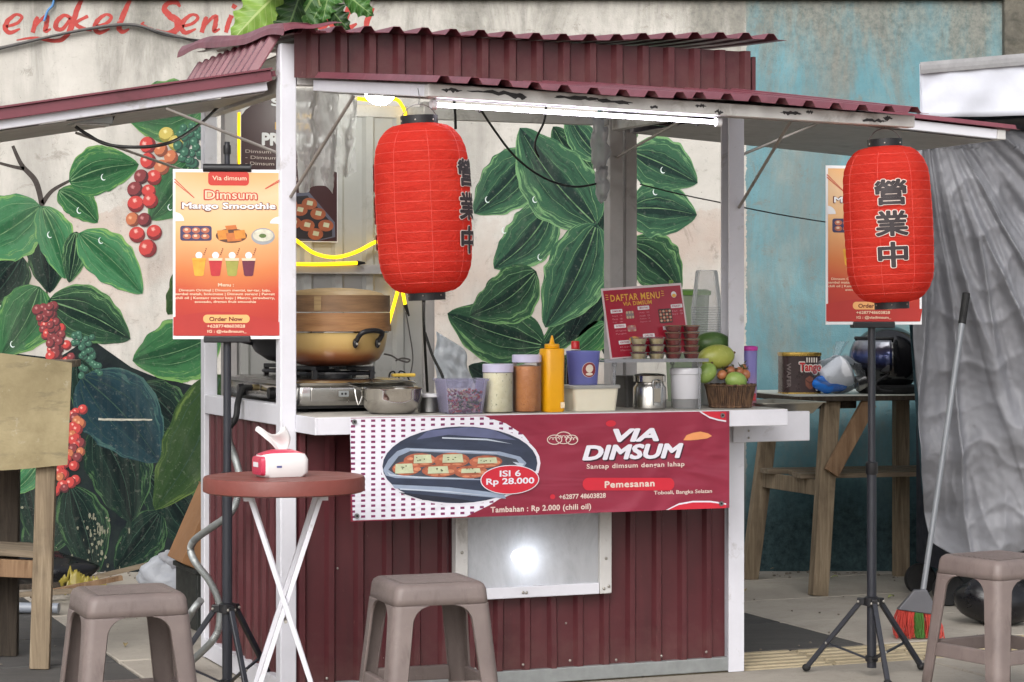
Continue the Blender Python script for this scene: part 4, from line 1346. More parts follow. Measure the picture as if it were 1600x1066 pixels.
# line drawing of dumplings: thin rings
def ring2(cu, cv, ru, rv, wpx, a0=0, a1=360, n=20):
    o = bell(cu, cv, ru, rv, n, a0, a1); i_ = bell(cu, cv, ru - wpx, rv - wpx, n, a0, a1)
    m = []
    N = len(o)
    for k in range(N if a1 - a0 == 360 else N - 1):
        k2 = (k + 1) % N
        m.append([o[k], o[k2], i_[k2], i_[k]])
    return m
for cu, cv, ru, rv in ((866, 687, 12, 8), (880, 684, 13, 10), (893, 687, 10, 8)):
    flat('outline_drawing', ring2(cu, cv, ru, rv, 1.4), M_ptx, ban, 0.0024)
    for k in range(3):
        flat('outline_drawing', ring2(cu - 5 + 5 * k, cv + 2, 4, 6, 1.1, 20, 160, 8), M_ptx, ban, 0.0026)
for u, v in ((553, 661), (557, 807), (1128, 647), (1126, 788)):
    x, z = bp(u, v)
    ob('grommet', MB().lathe([(0.0035, 0), (0.0085, 0), (0.008, 0.003), (0.0035, 0.003)], 14, cap0=False, cap1=False), M_steel_dull, ban, loc=(x, -0.0035, z), rot=(R(90), 0, 0))
    ob('grommet_hole', MB().lathe([(0.0055, 0), (0.0055, 0.0006)], 12), M_black, ban, loc=(x, -0.0036, z), rot=(R(90), 0, 0))

# ================================================================== POSTERS ON STANDS
def poster_mat():
    t = NT('orange_poster_print')
    v = t.coord('Object')
    x, y, z = t.xyz(v)
    f = t.math('ADD', t.math('DIVIDE', z, 0.55), t.math('MULTIPLY', t.math('SUBTRACT', t.noise(v, 5, 3), 0.5), 0.1))
    f = t.math('ADD', f, t.math('MULTIPLY', t.math('ABSOLUTE', x), -0.35))
    c = t.ramp(f, [(0.0, lin((172, 44, 40))), (0.2, lin((194, 66, 46))), (0.36, lin((212, 124, 70))), (0.6, lin((236, 184, 128))), (0.8, lin((234, 198, 158))), (0.95, lin((230, 172, 112)))])
    t.set(Base_Color=c, Roughness=0.35, Specular_IOR_Level=0.45)
    t.bump(t.noise(v, 3.5, 3, 0.5, 0.6), 0.12, 0.02)
    return t.m
M_poster = poster_mat()
M_pored = mk('poster_red', (196, 52, 40), 0.4, var=0.04)
M_podk = mk('poster_brown_text', (108, 40, 30), 0.4, var=0.04)
M_pocream = mk('poster_cream_text', (238, 206, 176), 0.4, var=0.03)
M_popeach = mk('poster_peach', (240, 178, 112), 0.4, var=0.03)
PWD, PHT = 0.345, 0.545
def poster(parent, z0, y):
    """parts: white paper; print as sub-parts"""
    pa = ob('poster', MB().box(-PWD / 2, PWD / 2, -0.0012, 0.0012, 0, PHT), M_paperwhite, parent, loc=(0, y, z0))
    w_, h_ = PWD, PHT
    def X(px): return (px - 358) / 627.0 * w_ * 1.02      # px in the enlarged crop 735 px wide (left edge 45, right edge 672)
    def Z(py): return h_ * (1 - (py - 38) / 990.0)
    def fl(n, polys, m, d): return flat(n, polys, m, pa, d)
    fl('print_field', [rect(-w_ / 2 + 0.008, w_ / 2 - 0.008, 0.01, h_ - 0.01)], M_poster, 0.002)
    fl('print_wave', [[(X(53), Z(1008))] + [(X(53 + 615 * i / 14), Z(900 - 45 * math.sin(math.pi * min(1, i / 13)) + 30 * i / 14)) for i in range(15)] + [(X(655), Z(1008))]], mk('poster_wave', (180, 48, 42), 0.38, var=0.06), 0.0026)
    fl('print_badge', [rr2(X(250), X(482), Z(132), Z(50), 0.012)], M_pored, 0.0026)
    def tx(b, x0, x1, y0, y1, m, d, **k):
        text('lettering', b, m, pa, (X(x0) + X(x1)) / 2, (Z(y0) + Z(y1)) / 2, X(x1) - X(x0), Z(y0) - Z(y1), d, **k)
    tx('Via dimsum', 274, 468, 76, 102, M_pocream, 0.0034, bold=0.01)
    tx('Dimsum', 225, 532, 155, 218, M_pored, 0.0030, bold=0.07, fit=0.06)
    tx('Dimsum', 232, 526, 162, 212, M_pocream, 0.0036, bold=0.012)
    tx('Mango Smoothie', 96, 640, 228, 286, M_podk, 0.0030, bold=0.06)
    tx('Mango Smoothie', 102, 634, 232, 280, M_paperwhite, 0.0037, bold=0.03)
    for x0, y0, x1, y1 in ((58, 95, 172, 205), (58, 112, 172, 207), (668, 90, 575, 148), (668, 100, 575, 151)):
        a = Vector((X(x0), Z(y0))); b = Vector((X(x1), Z(y1))); p = Vector((-(b - a).y, (b - a).x)).normalized() * 0.0014
        fl('chopstick', [[tuple(a + p), tuple(b + p * 0.5), tuple(b - p * 0.5), tuple(a - p)]], M_pored, 0.0028)
    fl('cloud', [ell(X(60), Z(340), 0.03, 0.028, 16, 0, 95) + [(X(58), Z(342))]], M_paperwhite, 0.0028)
    fl('cloud', [[(X(662), Z(355))] + ell(X(662), Z(352), 0.034, 0.022, 16, 85, 180)], M_paperwhite, 0.0028)
    # three dishes
    fl('dish', [rr2(X(92), X(270), Z(455), Z(368), 0.008)], mk('poster_tray', (64, 58, 96), 0.4, var=0.2), 0.0028)
    for k in range(6):
        cx = X(130 + 52 * (k % 3)); cz = Z(394 + 36 * (k // 3))
        fl('dish_food', [ell(cx, cz, 0.0135, 0.009, 14)], mk('poster_dumpling', (186, 106, 78), 0.4, var=0.3, scale=60), 0.0034)
        fl('dish_food', [ell(cx - 0.002, cz + 0.002, 0.006, 0.004, 10)], mk('poster_garnish', (222, 200, 176), 0.4), 0.0040)
    fl('dish', [ell(X(382), Z(425), 0.05, 0.023, 24)], mk('poster_plate', (92, 58, 44), 0.4, var=0.2), 0.0028)
    for k, (a, b, c, d) in enumerate(((300, 370, 390, 450), (350, 440, 405, 460), (395, 465, 390, 445), (345, 415, 362, 392))):
        fl('dish_food', [[(X(a), Z(c + 6)), (X(b - 8), Z(c)), (X(b), Z(d - 6)), (X(a + 10), Z(d))]], mk('poster_toast_%d' % (k % 2), ((214, 138, 52), (196, 112, 52))[k % 2], 0.4, var=0.2, scale=50), 0.0034 + k * 0.0003)
    fl('dish', [ell(X(562), Z(428), 0.038, 0.027, 24)], mk('poster_bowl', (156, 158, 160), 0.4, var=0.15), 0.0028)
    fl('dish', [ell(X(562), Z(422), 0.033, 0.02, 24)], mk('poster_soup', (206, 202, 184), 0.4, var=0.25, scale=50), 0.0034)
    fl('dish_food', [ell(X(560), Z(425), 0.012, 0.007, 10)], mk('poster_green', (92, 116, 58), 0.4, var=0.3, scale=60), 0.0040)
    # four drinks
    for k, c in enumerate(((226, 164, 52), (190, 44, 50), (158, 156, 72), (104, 32, 58))):
        cx = 198 + 94 * k
        m = mk('poster_drink_%d' % k, c, 0.4, var=0.15, scale=40)
        fl('drink', [[(X(cx - 38), Z(568)), (X(cx + 38), Z(568)), (X(cx + 26), Z(655)), (X(cx + 18), Z(661)), (X(cx - 18), Z(661)), (X(cx - 26), Z(655))]], m, 0.0028)
        fl('drink_cream', [ell(X(cx), Z(540), 0.011, 0.011, 16)], M_paperwhite, 0.0034)
        fl('drink_cream', [[(X(cx - 40), Z(556)), (X(cx + 40), Z(556)), (X(cx + 38), Z(571)), (X(cx - 38), Z(571))]], m if k == 0 else M_pocream, 0.0040)
        for j in range(4):
            fl('straw', [rect(X(cx + 26 + 4 * j), X(cx + 31 + 4 * j), Z(538 - 11 * j), Z(531 - 11 * j))], M_podk, 0.0042)
    tx('Menu :', 306, 396, 702, 722, M_pocream, 0.0034, bold=0.02)
    for b, x0, x1, y in (('Dimsum Original | Dimsum mentai, tar-tar, keju,', 85, 605, 745), ('sambal matah, bolognese | Dimsum goreng | Pangsit', 65, 630, 767),
                         ('chili oil | Kentang goreng keju | Mango, strawberry,', 65, 630, 790), ('avocado, dragon fruit smoothie', 174, 522, 812)):
        tx(b, x0, x1, y - 9, y + 10, M_pocream, 0.0034, bold=0.02)
    fl('order_pill', [rr2(X(222), X(486), Z(934), Z(886), 0.012)], M_popeach, 0.0034)
    tx('Order Now', 256, 446, 898, 924, M_podk, 0.0040, bold=0.03)
    tx('+6287748603828', 244, 460, 943, 962, M_pocream, 0.0034, bold=0.02)
    tx('IG : @viadimsum_', 246, 468, 974, 996, M_pocream, 0.0034, bold=0.02)
    return pa

def sign_stand(loc, rotz, label, hub, zb, tri_rot, tilt=0.0):
    st = thing('sign_stand', label, 'sign stand', loc, rotz, 'black tripod sign stands with orange posters')
    ob('pole', MB().tube([(0, 0, 0.03), (0, 0, 0.72)], 0.0165, 14), M_blackmetal, st, smooth=40)
    ob('pole', MB().tube([(0, 0, 0.7), (0, 0, zb + 0.45)], 0.013, 14), M_blackmetal, st, smooth=40)
    ob('pole_collar', MB().lathe([(0.018, 0.695), (0.021, 0.7), (0.021, 0.735), (0.016, 0.74)], 14), M_black, st, smooth=40)
    hb = ob('tripod_hub', MB().lathe([(0.018, hub - 0.02), (0.027, hub - 0.018), (0.027, hub + 0.008), (0.018, hub + 0.014)], 16), M_black, st, smooth=40)
    lo = ob('lower_collar', MB().lathe([(0.017, 0.05), (0.022, 0.052), (0.022, 0.07), (0.017, 0.072)], 14), M_black, st, smooth=40)
    for k in range(3):
        a = tri_rot + R(120 * k)
        dx, dy = math.cos(a), math.sin(a)
        top = Vector((0.04 * dx, 0.04 * dy, hub - 0.008)); ft = Vector((0.235 * dx, 0.235 * dy, 0.014))
        ob('lug', MB().bar((0.015 * dx, 0.015 * dy, hub - 0.006), (0.05 * dx, 0.05 * dy, hub - 0.006), 0.02, 0.024), M_black, hb, bevel=0.002)
        lg = ob('leg', MB().bar(top, ft, 0.017, 0.017), M_blackmetal, st, bevel=0.003)
        ob('foot', MB().ball(ft, 0.016, 0.016, 0.0135, 10, 6), M_rubber, lg, smooth=180)
        ob('rivet', MB().ball((0.045 * dx - 0.011 * dy, 0.045 * dy + 0.011 * dx, hub - 0.006), 0.005, seg=8, rings=5), M_screw, lg)
        ob('rivet', MB().ball((0.045 * dx + 0.011 * dy, 0.045 * dy - 0.011 * dx, hub - 0.006), 0.005, seg=8, rings=5), M_screw, lg)
        md = top.lerp(ft, 0.62)
        ob('brace', MB().bar(md, (0.018 * dx, 0.018 * dy, 0.061), 0.009, 0.006), M_blackmetal, st)
        ob('rivet', MB().ball(md + Vector((-0.011 * dy, 0.011 * dx, 0)), 0.0045, seg=8, rings=5), M_screw, lg)
    ob('support_arm', MB().tube([(0, 0, zb + 0.43), (0, 0, zb + PHT + 0.09)], 0.009, 12), M_blackmetal, st, smooth=40)
    ob('arm_cap', MB().lathe([(0.0115, zb + PHT + 0.05), (0.0125, zb + PHT + 0.055), (0.0125, zb + PHT + 0.075), (0.0115, zb + PHT + 0.08)], 12), M_black, st, smooth=40)
    ob('bottom_clip', MB().box(-0.075, 0.075, -0.03, 0.012, zb - 0.012, zb + 0.01), M_black, st, bevel=0.004)
    ob('top_clip', MB().tube([(-0.077, -0.018, zb + PHT + 0.004), (0.077, -0.018, zb + PHT + 0.004)], 0.014, 14), M_black, st, smooth=60, bevel=0.002)
    poster(st, zb, -0.022)
    return st
p = W(355, 0, 7.22); p.z = 0
sign_stand(p, R(7), 'tripod sign stand with orange poster at the stall corner beside the round table', 0.305, 1.168, R(-72))
p = W(1362, 0, 7.72); p.z = 0
sign_stand(p, R(10), 'tripod sign stand whose orange poster is half hidden by a lantern', 0.262, 1.212, R(-96))

# ================================================================== BROWN POSTER INSIDE
pw, phh = 0.372, 0.56
s_, z_ = sz(375, 372, SD - 0.02)
ip = thing('brown_poster', 'dark brown menu poster with torn yellow top on the back wall', 'poster', S(0.112, SD - 0.02, z_ - 0.012), TH)
ob('paper', MB().box(0, pw, -0.001, 0.001, 0, phh), M_paperwhite, ip)
flat('print_field', [rect(0.003, pw - 0.003, 0.004, phh)], mk('brown_print', (62, 26, 30), 0.4, var=0.2, scale=3), ip, 0.0016)
flat('torn_strip', [[(0.003, phh)] + [(0.003 + 0.016 * i, phh - 0.1 + 0.1 * (i / 9) ** 0.7 + random.uniform(-.005, .005)) for i in range(10)] + [(0.15, phh)]], M_paperwhite, ip, 0.0021)
flat('torn_strip', [[(0.003, phh)] + [(0.003 + 0.015 * i, phh - 0.075 + 0.085 * (i / 9) ** 0.7 + random.uniform(-.004, .004)) for i in range(9)] + [(0.125, phh)]], mk('yellow_print', (196, 152, 50), 0.4, var=0.15), ip, 0.0026)
M_py = mk('gold_print', (206, 158, 54), 0.4, var=0.08)
def itx(b, x0, x1, z0, z1, m, **k):
    text('lettering', b, m, ip, (x0 + x1) / 2, (z0 + z1) / 2, x1 - x0, z1 - z0, 0.003, **k)
itx('Sajian', 0.115, 0.29, phh - 0.07, phh - 0.032, M_paperwhite, bold=0.04)
itx('DIMSUM', 0.135, 0.27, phh - 0.107, phh - 0.084, M_py, bold=0.04)
itx('MENTAI', 0.13, 0.275, phh - 0.148, phh - 0.12, M_py, bold=0.04)
itx('PREMIUM', 0.08, 0.325, phh - 0.208, phh - 0.16, M_paperwhite, bold=0.05)
M_ip = mk('pale_small_print', (196, 180, 172), 0.4)
for b, z in (('Dimsum original mentai', 0.236), ('- Dimsum original keju', 0.258), ('- Dimsum original tar-tar', 0.28), ('Dimsum mentai lumer', 0.33)):
    itx(b, 0.018, 0.3, phh - z - 0.004, phh - z + 0.012, M_ip, bold=0.01)
ft = flat('tray_print', [[(0.12, 0.01), (0.105, 0.1), (0.16, 0.175), (0.26, 0.185), (0.36, 0.075), (0.362, 0.02), (0.3, 0.006)]], mk('tray_print_edge', (96, 98, 118), 0.4), ip, 0.0022)
flat('tray_print', [[(0.13, 0.014), (0.116, 0.098), (0.166, 0.164), (0.254, 0.172), (0.35, 0.07), (0.35, 0.022), (0.3, 0.01)]], mk('tray_print_dark', (40, 34, 40), 0.4), ft, 0.0028)
for k, (x, z) in enumerate(((0.262, 0.142), (0.225, 0.118), (0.295, 0.105), (0.252, 0.062), (0.325, 0.062), (0.285, 0.03), (0.185, 0.14), (0.2, 0.07))):
    flat('food_print', [ell(x, z, 0.03, 0.022, 16)], mk('food_print_orange', (168, 92, 60), 0.4, var=0.25, scale=30), ft, 0.0032 + 0.0002 * k)
    flat('food_print', [[(x - 0.012, z - 0.004), (x + 0.01, z - 0.008), (x + 0.014, z + 0.008), (x - 0.008, z + 0.012)]], mk('food_print_pale', (206, 206, 176), 0.4, var=0.15), ft, 0.0052 + 0.0001 * k)

# ================================================================== THINGS ON THE COUNTER
CZ = 0.9255
def on(name, label, cat, u, t, z=CZ, rot=0.0, group=None):
    return thing(name, label, cat, S(s_at(u, t), t, z), TH + rot, group)
def px(n, t=-0.15):          # pixel length to metres near that depth
    return n * (CY + 0.25 + t) / FPX

# ---- gas stove
st = thing('gas_stove', 'stainless two burner gas stove at the left end of the counter', 'stove', S(0.05, 0.07, CZ), TH)
bw, bd = 0.42, 0.84
rg = []
for z, i in ((0.022, 0.0), (0.03, -0.004), (0.085, 0.0), (0.1, 0.012), (0.106, 0.03)):
    rg.append(rrect(bw / 2 - i, bd / 2 - i, 0.03, 4, z, bw / 2, bd / 2))
ob('body', MB().loft(rg), M_steel, st, smooth=50)
ob('rim', MB().loft([rrect(bw / 2 + 0.008, bd / 2 + 0.008, 0.035, 4, 0.088, bw / 2, bd / 2), rrect(bw / 2 + 0.01, bd / 2 + 0.01, 0.035, 4, 0.094, bw / 2, bd / 2), rrect(bw / 2 + 0.004, bd / 2 + 0.004, 0.035, 4, 0.1, bw / 2, bd / 2)]), M_chrome, st, smooth=50)
for x in (0.05, bw - 0.05):
    for y in (0.06, bd - 0.06):
        ob('foot', MB().lathe([(0.016, 0), (0.018, 0.004), (0.014, 0.024)], 12, (x, y, 0)), M_rubber, st, smooth=40)
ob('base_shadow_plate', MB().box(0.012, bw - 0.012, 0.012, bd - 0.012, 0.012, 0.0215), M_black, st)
# pressed panel and vent plate on the near face
ob('pressed_panel', MB().loft([[Vector((p.x, -0.001 - d, p.y)) for p in rrect(0.15 - i, 0.027 - i, 0.008, 3, 0, 0.2, 0.056)] for d, i in ((0, 0), (0.004, 0.003), (0.0045, 0.006))]), M_steel, st, smooth=50)
ob('vent_plate', MB().loft([[Vector((p.x, -0.0056 - d, p.y)) for p in rrect(0.017, 0.0095, 0.003, 3, 0, 0.165, 0.06)] for d in (0, 0.003)]), M_galv, st)
for x in (0.159, 0.171):
    ob('vent_hole', MB().lathe([(0.004, 0), (0.004, 0.0006)], 10), M_black, st, loc=(x, -0.0087, 0.06), rot=(R(90), 0, 0))
for bx_, by_ in ((0.21, 0.24), (0.21, 0.63)):
    gr = ob('burner', MB().lathe([(0.06, 0.106), (0.06, 0.118), (0.045, 0.124), (0.03, 0.124)], 20, (bx_, by_, 0)), M_black, st, smooth=40)
    for k in range(4):
        a = R(45 + 90 * k)
        c_, s__ = math.cos(a), math.sin(a)
        ob('pan_support', MB().bar((bx_ + 0.05 * c_, by_ + 0.05 * s__, 0.139), (bx_ + 0.15 * c_, by_ + 0.15 * s__, 0.139), 0.016, 0.014), M_black, gr, bevel=0.002)
        ob('pan_support', MB().box(bx_ + 0.142 * c_ - 0.008, bx_ + 0.142 * c_ + 0.008, by_ + 0.142 * s__ - 0.008, by_ + 0.142 * s__ + 0.008, 0.1065, 0.133), M_black, gr)
    ob('support_ring', MB().tube([(bx_ + 0.135 * math.cos(R(15 * k)), by_ + 0.135 * math.sin(R(15 * k)), 0.122) for k in range(25)], 0.006, 6), M_black, gr)
for y in (0.24, 0.63):
    kb = ob('knob', MB().lathe([(0.022, 0), (0.02, 0.018), (0.012, 0.02)], 18), M_black, st, smooth=40, loc=(-0.004, y, 0.056), rot=(0, R(-90), 0))
ob('gas_inlet', MB().tube([(-0.004, 0.42, 0.07), (-0.03, 0.42, 0.07)], 0.011, 10), mk('brass', (176, 160, 120), 0.35, metal=0.8), st, smooth=40)
ob('tray_edge', MB().box(-0.016, -0.009, 0.05, bd - 0.05, 0.088, 0.1), M_steel_dull, st)
tag(ob('yellow_lighter', MB().box(0, 0.085, -0.01, 0.01, 0, 0.012), mk('yellow_plastic_pale', (232, 196, 84), 0.35), None, bevel=0.004, loc=S(*(lambda a: (a[0], 0.3, 0))(sz(612, 586, 0.3))) + Vector((0, 0, CZ + 0.1065)), rot=(0, 0, TH)),
    'small yellow lighter lying on the stove top beside the pot', 'lighter')

# ---- pot, steamers, wok
pc = S(0.262, 0.31, 0)
PT = S(0.262, 0.31, CZ + 0.147)
pot = thing('steaming_pot', 'cream and brown round pot with black handles on the stove', 'pot', PT, TH)
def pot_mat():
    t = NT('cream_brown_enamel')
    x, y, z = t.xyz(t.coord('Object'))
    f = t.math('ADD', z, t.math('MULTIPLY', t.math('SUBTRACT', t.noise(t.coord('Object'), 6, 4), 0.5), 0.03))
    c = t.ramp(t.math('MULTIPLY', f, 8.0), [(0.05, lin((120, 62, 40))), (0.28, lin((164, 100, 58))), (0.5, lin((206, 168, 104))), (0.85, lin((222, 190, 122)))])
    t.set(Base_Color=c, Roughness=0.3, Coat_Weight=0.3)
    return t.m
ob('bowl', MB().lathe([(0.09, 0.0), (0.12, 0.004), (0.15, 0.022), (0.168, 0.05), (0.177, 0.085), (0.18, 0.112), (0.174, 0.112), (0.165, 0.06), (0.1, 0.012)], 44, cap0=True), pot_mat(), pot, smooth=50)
ob('rim', MB().lathe([(0.18, 0.1125), (0.184, 0.1135), (0.184, 0.117), (0.176, 0.117)], 44, cap0=False, cap1=False), M_chrome, pot, smooth=60)
for a in (R(-72), R(108)):
    c_, s__ = math.cos(a), math.sin(a); tx_, ty_ = -s__, c_
    def hp(o_, q, z): return (c_ * o_ + tx_ * q, s__ * o_ + ty_ * q, z)
    ob('handle', MB().tube([hp(0.19, -0.046, 0.088), hp(0.205, -0.046, 0.104), hp(0.216, -0.035, 0.116), hp(0.22, 0, 0.121), hp(0.216, 0.035, 0.116), hp(0.205, 0.046, 0.104), hp(0.19, 0.046, 0.088)], 0.0085, 10, 5), M_black, pot, smooth=180)
    for q in (-0.046, 0.046):
        h_ = ob('handle_foot', MB().ball(hp(0.182, q, 0.078), 0.01, 0.01, 0.017, 10, 6), M_black, pot, smooth=180)
        ob('rivet', MB().ball(hp(0.192, q, 0.076), 0.005, seg=8, rings=5), M_screw, h_)
def bamboo(name, cols, sc=(1, 1, 0.15)):
    t = NT(name)
    v = t.coord('Object', sc)
    f = t.noise(t.coord('Object', (1, 1, 9)), 5, 6, 0.6, 0.3)
    c = t.mix(t.mask(f, 0.35, 0.65), lin(cols[0]), lin(cols[1]))
    g = t.noise(t.coord('Object', (3, 3, 60)), 6, 3)
    c = t.mix(t.math('MULTIPLY', t.mask(g, 0.45, 0.7), 0.4), c, lin(cols[2]))
    t.set(Base_Color=c, Roughness=0.55)
    t.bump(g, 0.2, 0.004)
    return t.m
M_bam = bamboo('bamboo_band', ((150, 106, 66), (176, 130, 84), (116, 80, 50)))
M_bam2 = bamboo('aged_bamboo_band', ((120, 90, 62), (146, 112, 78), (88, 66, 46)))
M_weave = bamboo('woven_bamboo', ((150, 124, 84), (178, 150, 106), (120, 96, 62)))
z0 = CZ + 0.147 + 0.1175
sb = thing('bamboo_steamer', 'round bamboo steamer basket sitting on the cream pot', 'steamer', S(0.262, 0.31, z0), TH)
ob('hoop', MB().lathe([(0.176, 0), (0.189, 0), (0.189, 0.062), (0.176, 0.062), (0.176, 0)], 48, cap0=False, cap1=False), M_bam, sb, smooth=40)
ob('lower_band', MB().lathe([(0.1895, 0.0), (0.1925, 0.001), (0.1925, 0.02), (0.1895, 0.021)], 48, cap0=False, cap1=False), M_bam, sb, smooth=40)
ob('slat_bed', MB().lathe([(0.005, 0.02), (0.1755, 0.02), (0.1755, 0.024), (0.005, 0.024)], 40), M_weave, sb)
ld = thing('steamer_lid', 'domed woven bamboo lid on top of the steamer basket', 'steamer lid', S(0.262, 0.31, z0 + 0.0655), TH)
ob('hoop', MB().lathe([(0.176, 0), (0.188, 0), (0.188, 0.056), (0.176, 0.056), (0.176, 0)], 48, cap0=False, cap1=False), M_bam2, ld, smooth=40)
ob('woven_top', MB().lathe([(0.1755, 0.05), (0.16, 0.064), (0.12, 0.074), (0.06, 0.08), (0.01, 0.082)], 40, cap0=True), M_weave, ld, smooth=50)
ob('binding', MB().box(-0.012, 0.012, -0.1905, -0.1885, 0.004, 0.052), M_weave, ld, rot=(0, 0, R(-35)))
wk = thing('black_wok', 'black wok on the far burner, mostly behind the corner poster', 'wok', S(0.24, 0.7, CZ + 0.147), TH)
ob('pan', MB().lathe([(0.05, 0), (0.1, 0.012), (0.145, 0.042), (0.17, 0.085), (0.166, 0.085), (0.14, 0.046), (0.09, 0.018)], 36), M_black, wk, smooth=60)
ob('handle', MB().tube([(-0.16, 0, 0.075), (-0.23, -0.02, 0.09), (-0.3, -0.03, 0.1)], 0.011, 10, 4), M_black, wk, smooth=180)

# ---- steel bowl, cup
b = on('steel_bowl', 'shiny steel mixing bowl with side handle on the counter edge', 'bowl', 612, -0.1)
rb = px(48, -0.1)
ob('bowl', MB().lathe([(rb * .55, 0), (rb * .72, 0.004), (rb * .88, 0.022), (rb * .97, 0.05), (rb, 0.076), (rb * 1.03, 0.081), (rb * 1.03, 0.083), (rb * .97, 0.079), (rb * .92, 0.05), (rb * .68, 0.01)], 44), M_chrome, b, smooth=50)
ob('handle', MB().bar((-rb * 1.0, 0, 0.08), (-rb * 1.42, -0.004, 0.094), 0.022, 0.003), M_steel, b, bevel=0.001)
ob('handle', MB().tube([(-rb * 1.0, 0.01, 0.078), (-rb * 1.2, 0.01, 0.08), (-rb * 1.12, 0.0, 0.03), (-rb * 0.99, 0.0, 0.058)], 0.0025, 6, 4), M_steel, b)
b = on('steel_cup', 'small steel cup with white rim between bowl and chopped salad tub', 'cup', 671, -0.06)
ob('cup', MB().lathe([(0.034, 0), (0.038, 0.003), (0.036, 0.045), (0.039, 0.058), (0.035, 0.058), (0.032, 0.01)], 28), M_steel_dull, b, smooth=40)
ob('white_rim', MB().lathe([(0.0395, 0.05), (0.041, 0.051), (0.041, 0.06), (0.0395, 0.061)], 28, cap0=False, cap1=False), M_paperwhite, b, smooth=40)

# ---- tub of chopped salad
M_tub = film('violet_clear_plastic', (220, 218, 238), 0.1, 0.18, 0.4)
M_tub2 = film('violet_milky_plastic', (172, 178, 240), 0.5, 0.25, 0.55)
b = on('salad_tub', 'clear square tub of chopped chilli and onion at the counter edge', 'tub', 720, -0.165)
hw0, hw1, hh = px(29), px(36), px(54)
ob('tub', MB().loft([rrect(hw0, hw0 * .8, 0.012, 3, 0.0), rrect(hw1 * .97, hw1 * .78, 0.012, 3, hh - 0.008), rrect(hw1 * 1.04, hw1 * .85, 0.014, 3, hh - 0.007), rrect(hw1 * 1.04, hw1 * .85, 0.014, 3, hh),
                      rrect(hw1 * .94, hw1 * .75, 0.012, 3, hh), rrect(hw0 * .95, hw0 * .75, 0.012, 3, 0.004)]), M_tub, b, smooth=40)
bits = [mk('chilli_bit', (196, 60, 52), 0.45, var=0.3), mk('onion_bit', (214, 170, 176), 0.45, var=0.2), mk('lime_leaf_bit', (70, 88, 58), 0.5, var=0.3), mk('garlic_bit', (222, 206, 170), 0.5, var=0.2), mk('shallot_bit', (150, 74, 100), 0.5, var=0.2)]
for mi, m in enumerate(bits):
    mb = MB()
    for i in range(46):
        f = random.random() ** 1.4; hgt = 0.006 + f * hh * 0.62
        q = hw0 * 0.9 + (hw1 - hw0) * hgt / hh
        e = random.random()
        x_, y_ = random.uniform(-q, q) * 0.9, random.uniform(-q, q) * 0.7
        if e < 0.6: y_ = -q * 0.72 + random.uniform(0, 0.006)
        Mx = Matrix.Rotation(random.uniform(0, 3.1), 4, 'X') @ Matrix.Rotation(random.uniform(0, 3.1), 4, 'Z')
        mb.box(-1, 1, -1, 1, -1, 1, Matrix.Translation((x_, y_, hgt)) @ Mx @ Matrix.Diagonal((random.uniform(.003, .009), random.uniform(.0015, .004), .002, 1)))
    o = ob('chopped_bits', mb, m, b); o['kind'] = 'stuff'

# ---- sauce jars
def speck_mat(name, c0, c1, sp):
    t = NT(name)
    v = t.coord('Object')
    c = t.mix(t.mask(t.noise(v, 40, 4), 0.35, 0.65), lin(c0), lin(c1))
    c = t.mix(t.math('MULTIPLY', t.mask(t.noise(t.coord('Object', (1, 1, .7)), 130, 2), 0.66, 0.7), 0.7), c, lin(sp))
    t.set(Base_Color=c, Roughness=0.4, Subsurface_Weight=0.1)
    t.b.inputs['Subsurface Radius'].default_value = (0.01, 0.008, 0.004)
    return t.m
M_clear = film('clear_plastic', (232, 232, 234), 0.04, 0.08, 0.2)
M_lidv = mk('lilac_lid', (204, 200, 226), 0.4, var=0.04, sss=0.2)
def jar(name, label, u, t, r, h, lid_h, fill, mat):
    b = on(name, label, 'jar', u, t)
    ob('jar', MB().lathe([(r * .9, 0), (r, 0.005), (r, h * .84), (r * .93, h * .88), (r * .9, h - lid_h)], 32, cap1=False), M_clear, b, smooth=40)
    ob('sauce', MB().lathe([(r * .88, 0.002), (r * .975, 0.006), (r * .975, h * fill - .004), (r * .95, h * fill), (r * .5, h * fill + 0.003)], 32), mat, b, smooth=50)
    ob('lid', MB().lathe([(r * .97, h - lid_h), (r * 1.03, h - lid_h + 0.001), (r * 1.03, h - 0.002), (r * .99, h), (r * .9, h - 0.0005)], 36), M_lidv, b, smooth=40)
    return b
jar('sauce_jar', 'shorter jar of pale speckled sauce with lilac lid', 778, -0.17, px(23.5), px(76), px(13), 0.82, speck_mat('tartar_sauce', (224, 218, 184), (236, 232, 204), (86, 100, 60)))
jar('sauce_jar', 'taller jar of orange speckled sauce with lilac lid', 823, -0.165, px(22.5), px(90), px(12), 0.8, speck_mat('mentai_sauce', (190, 118, 52), (206, 136, 66), (120, 60, 34)))
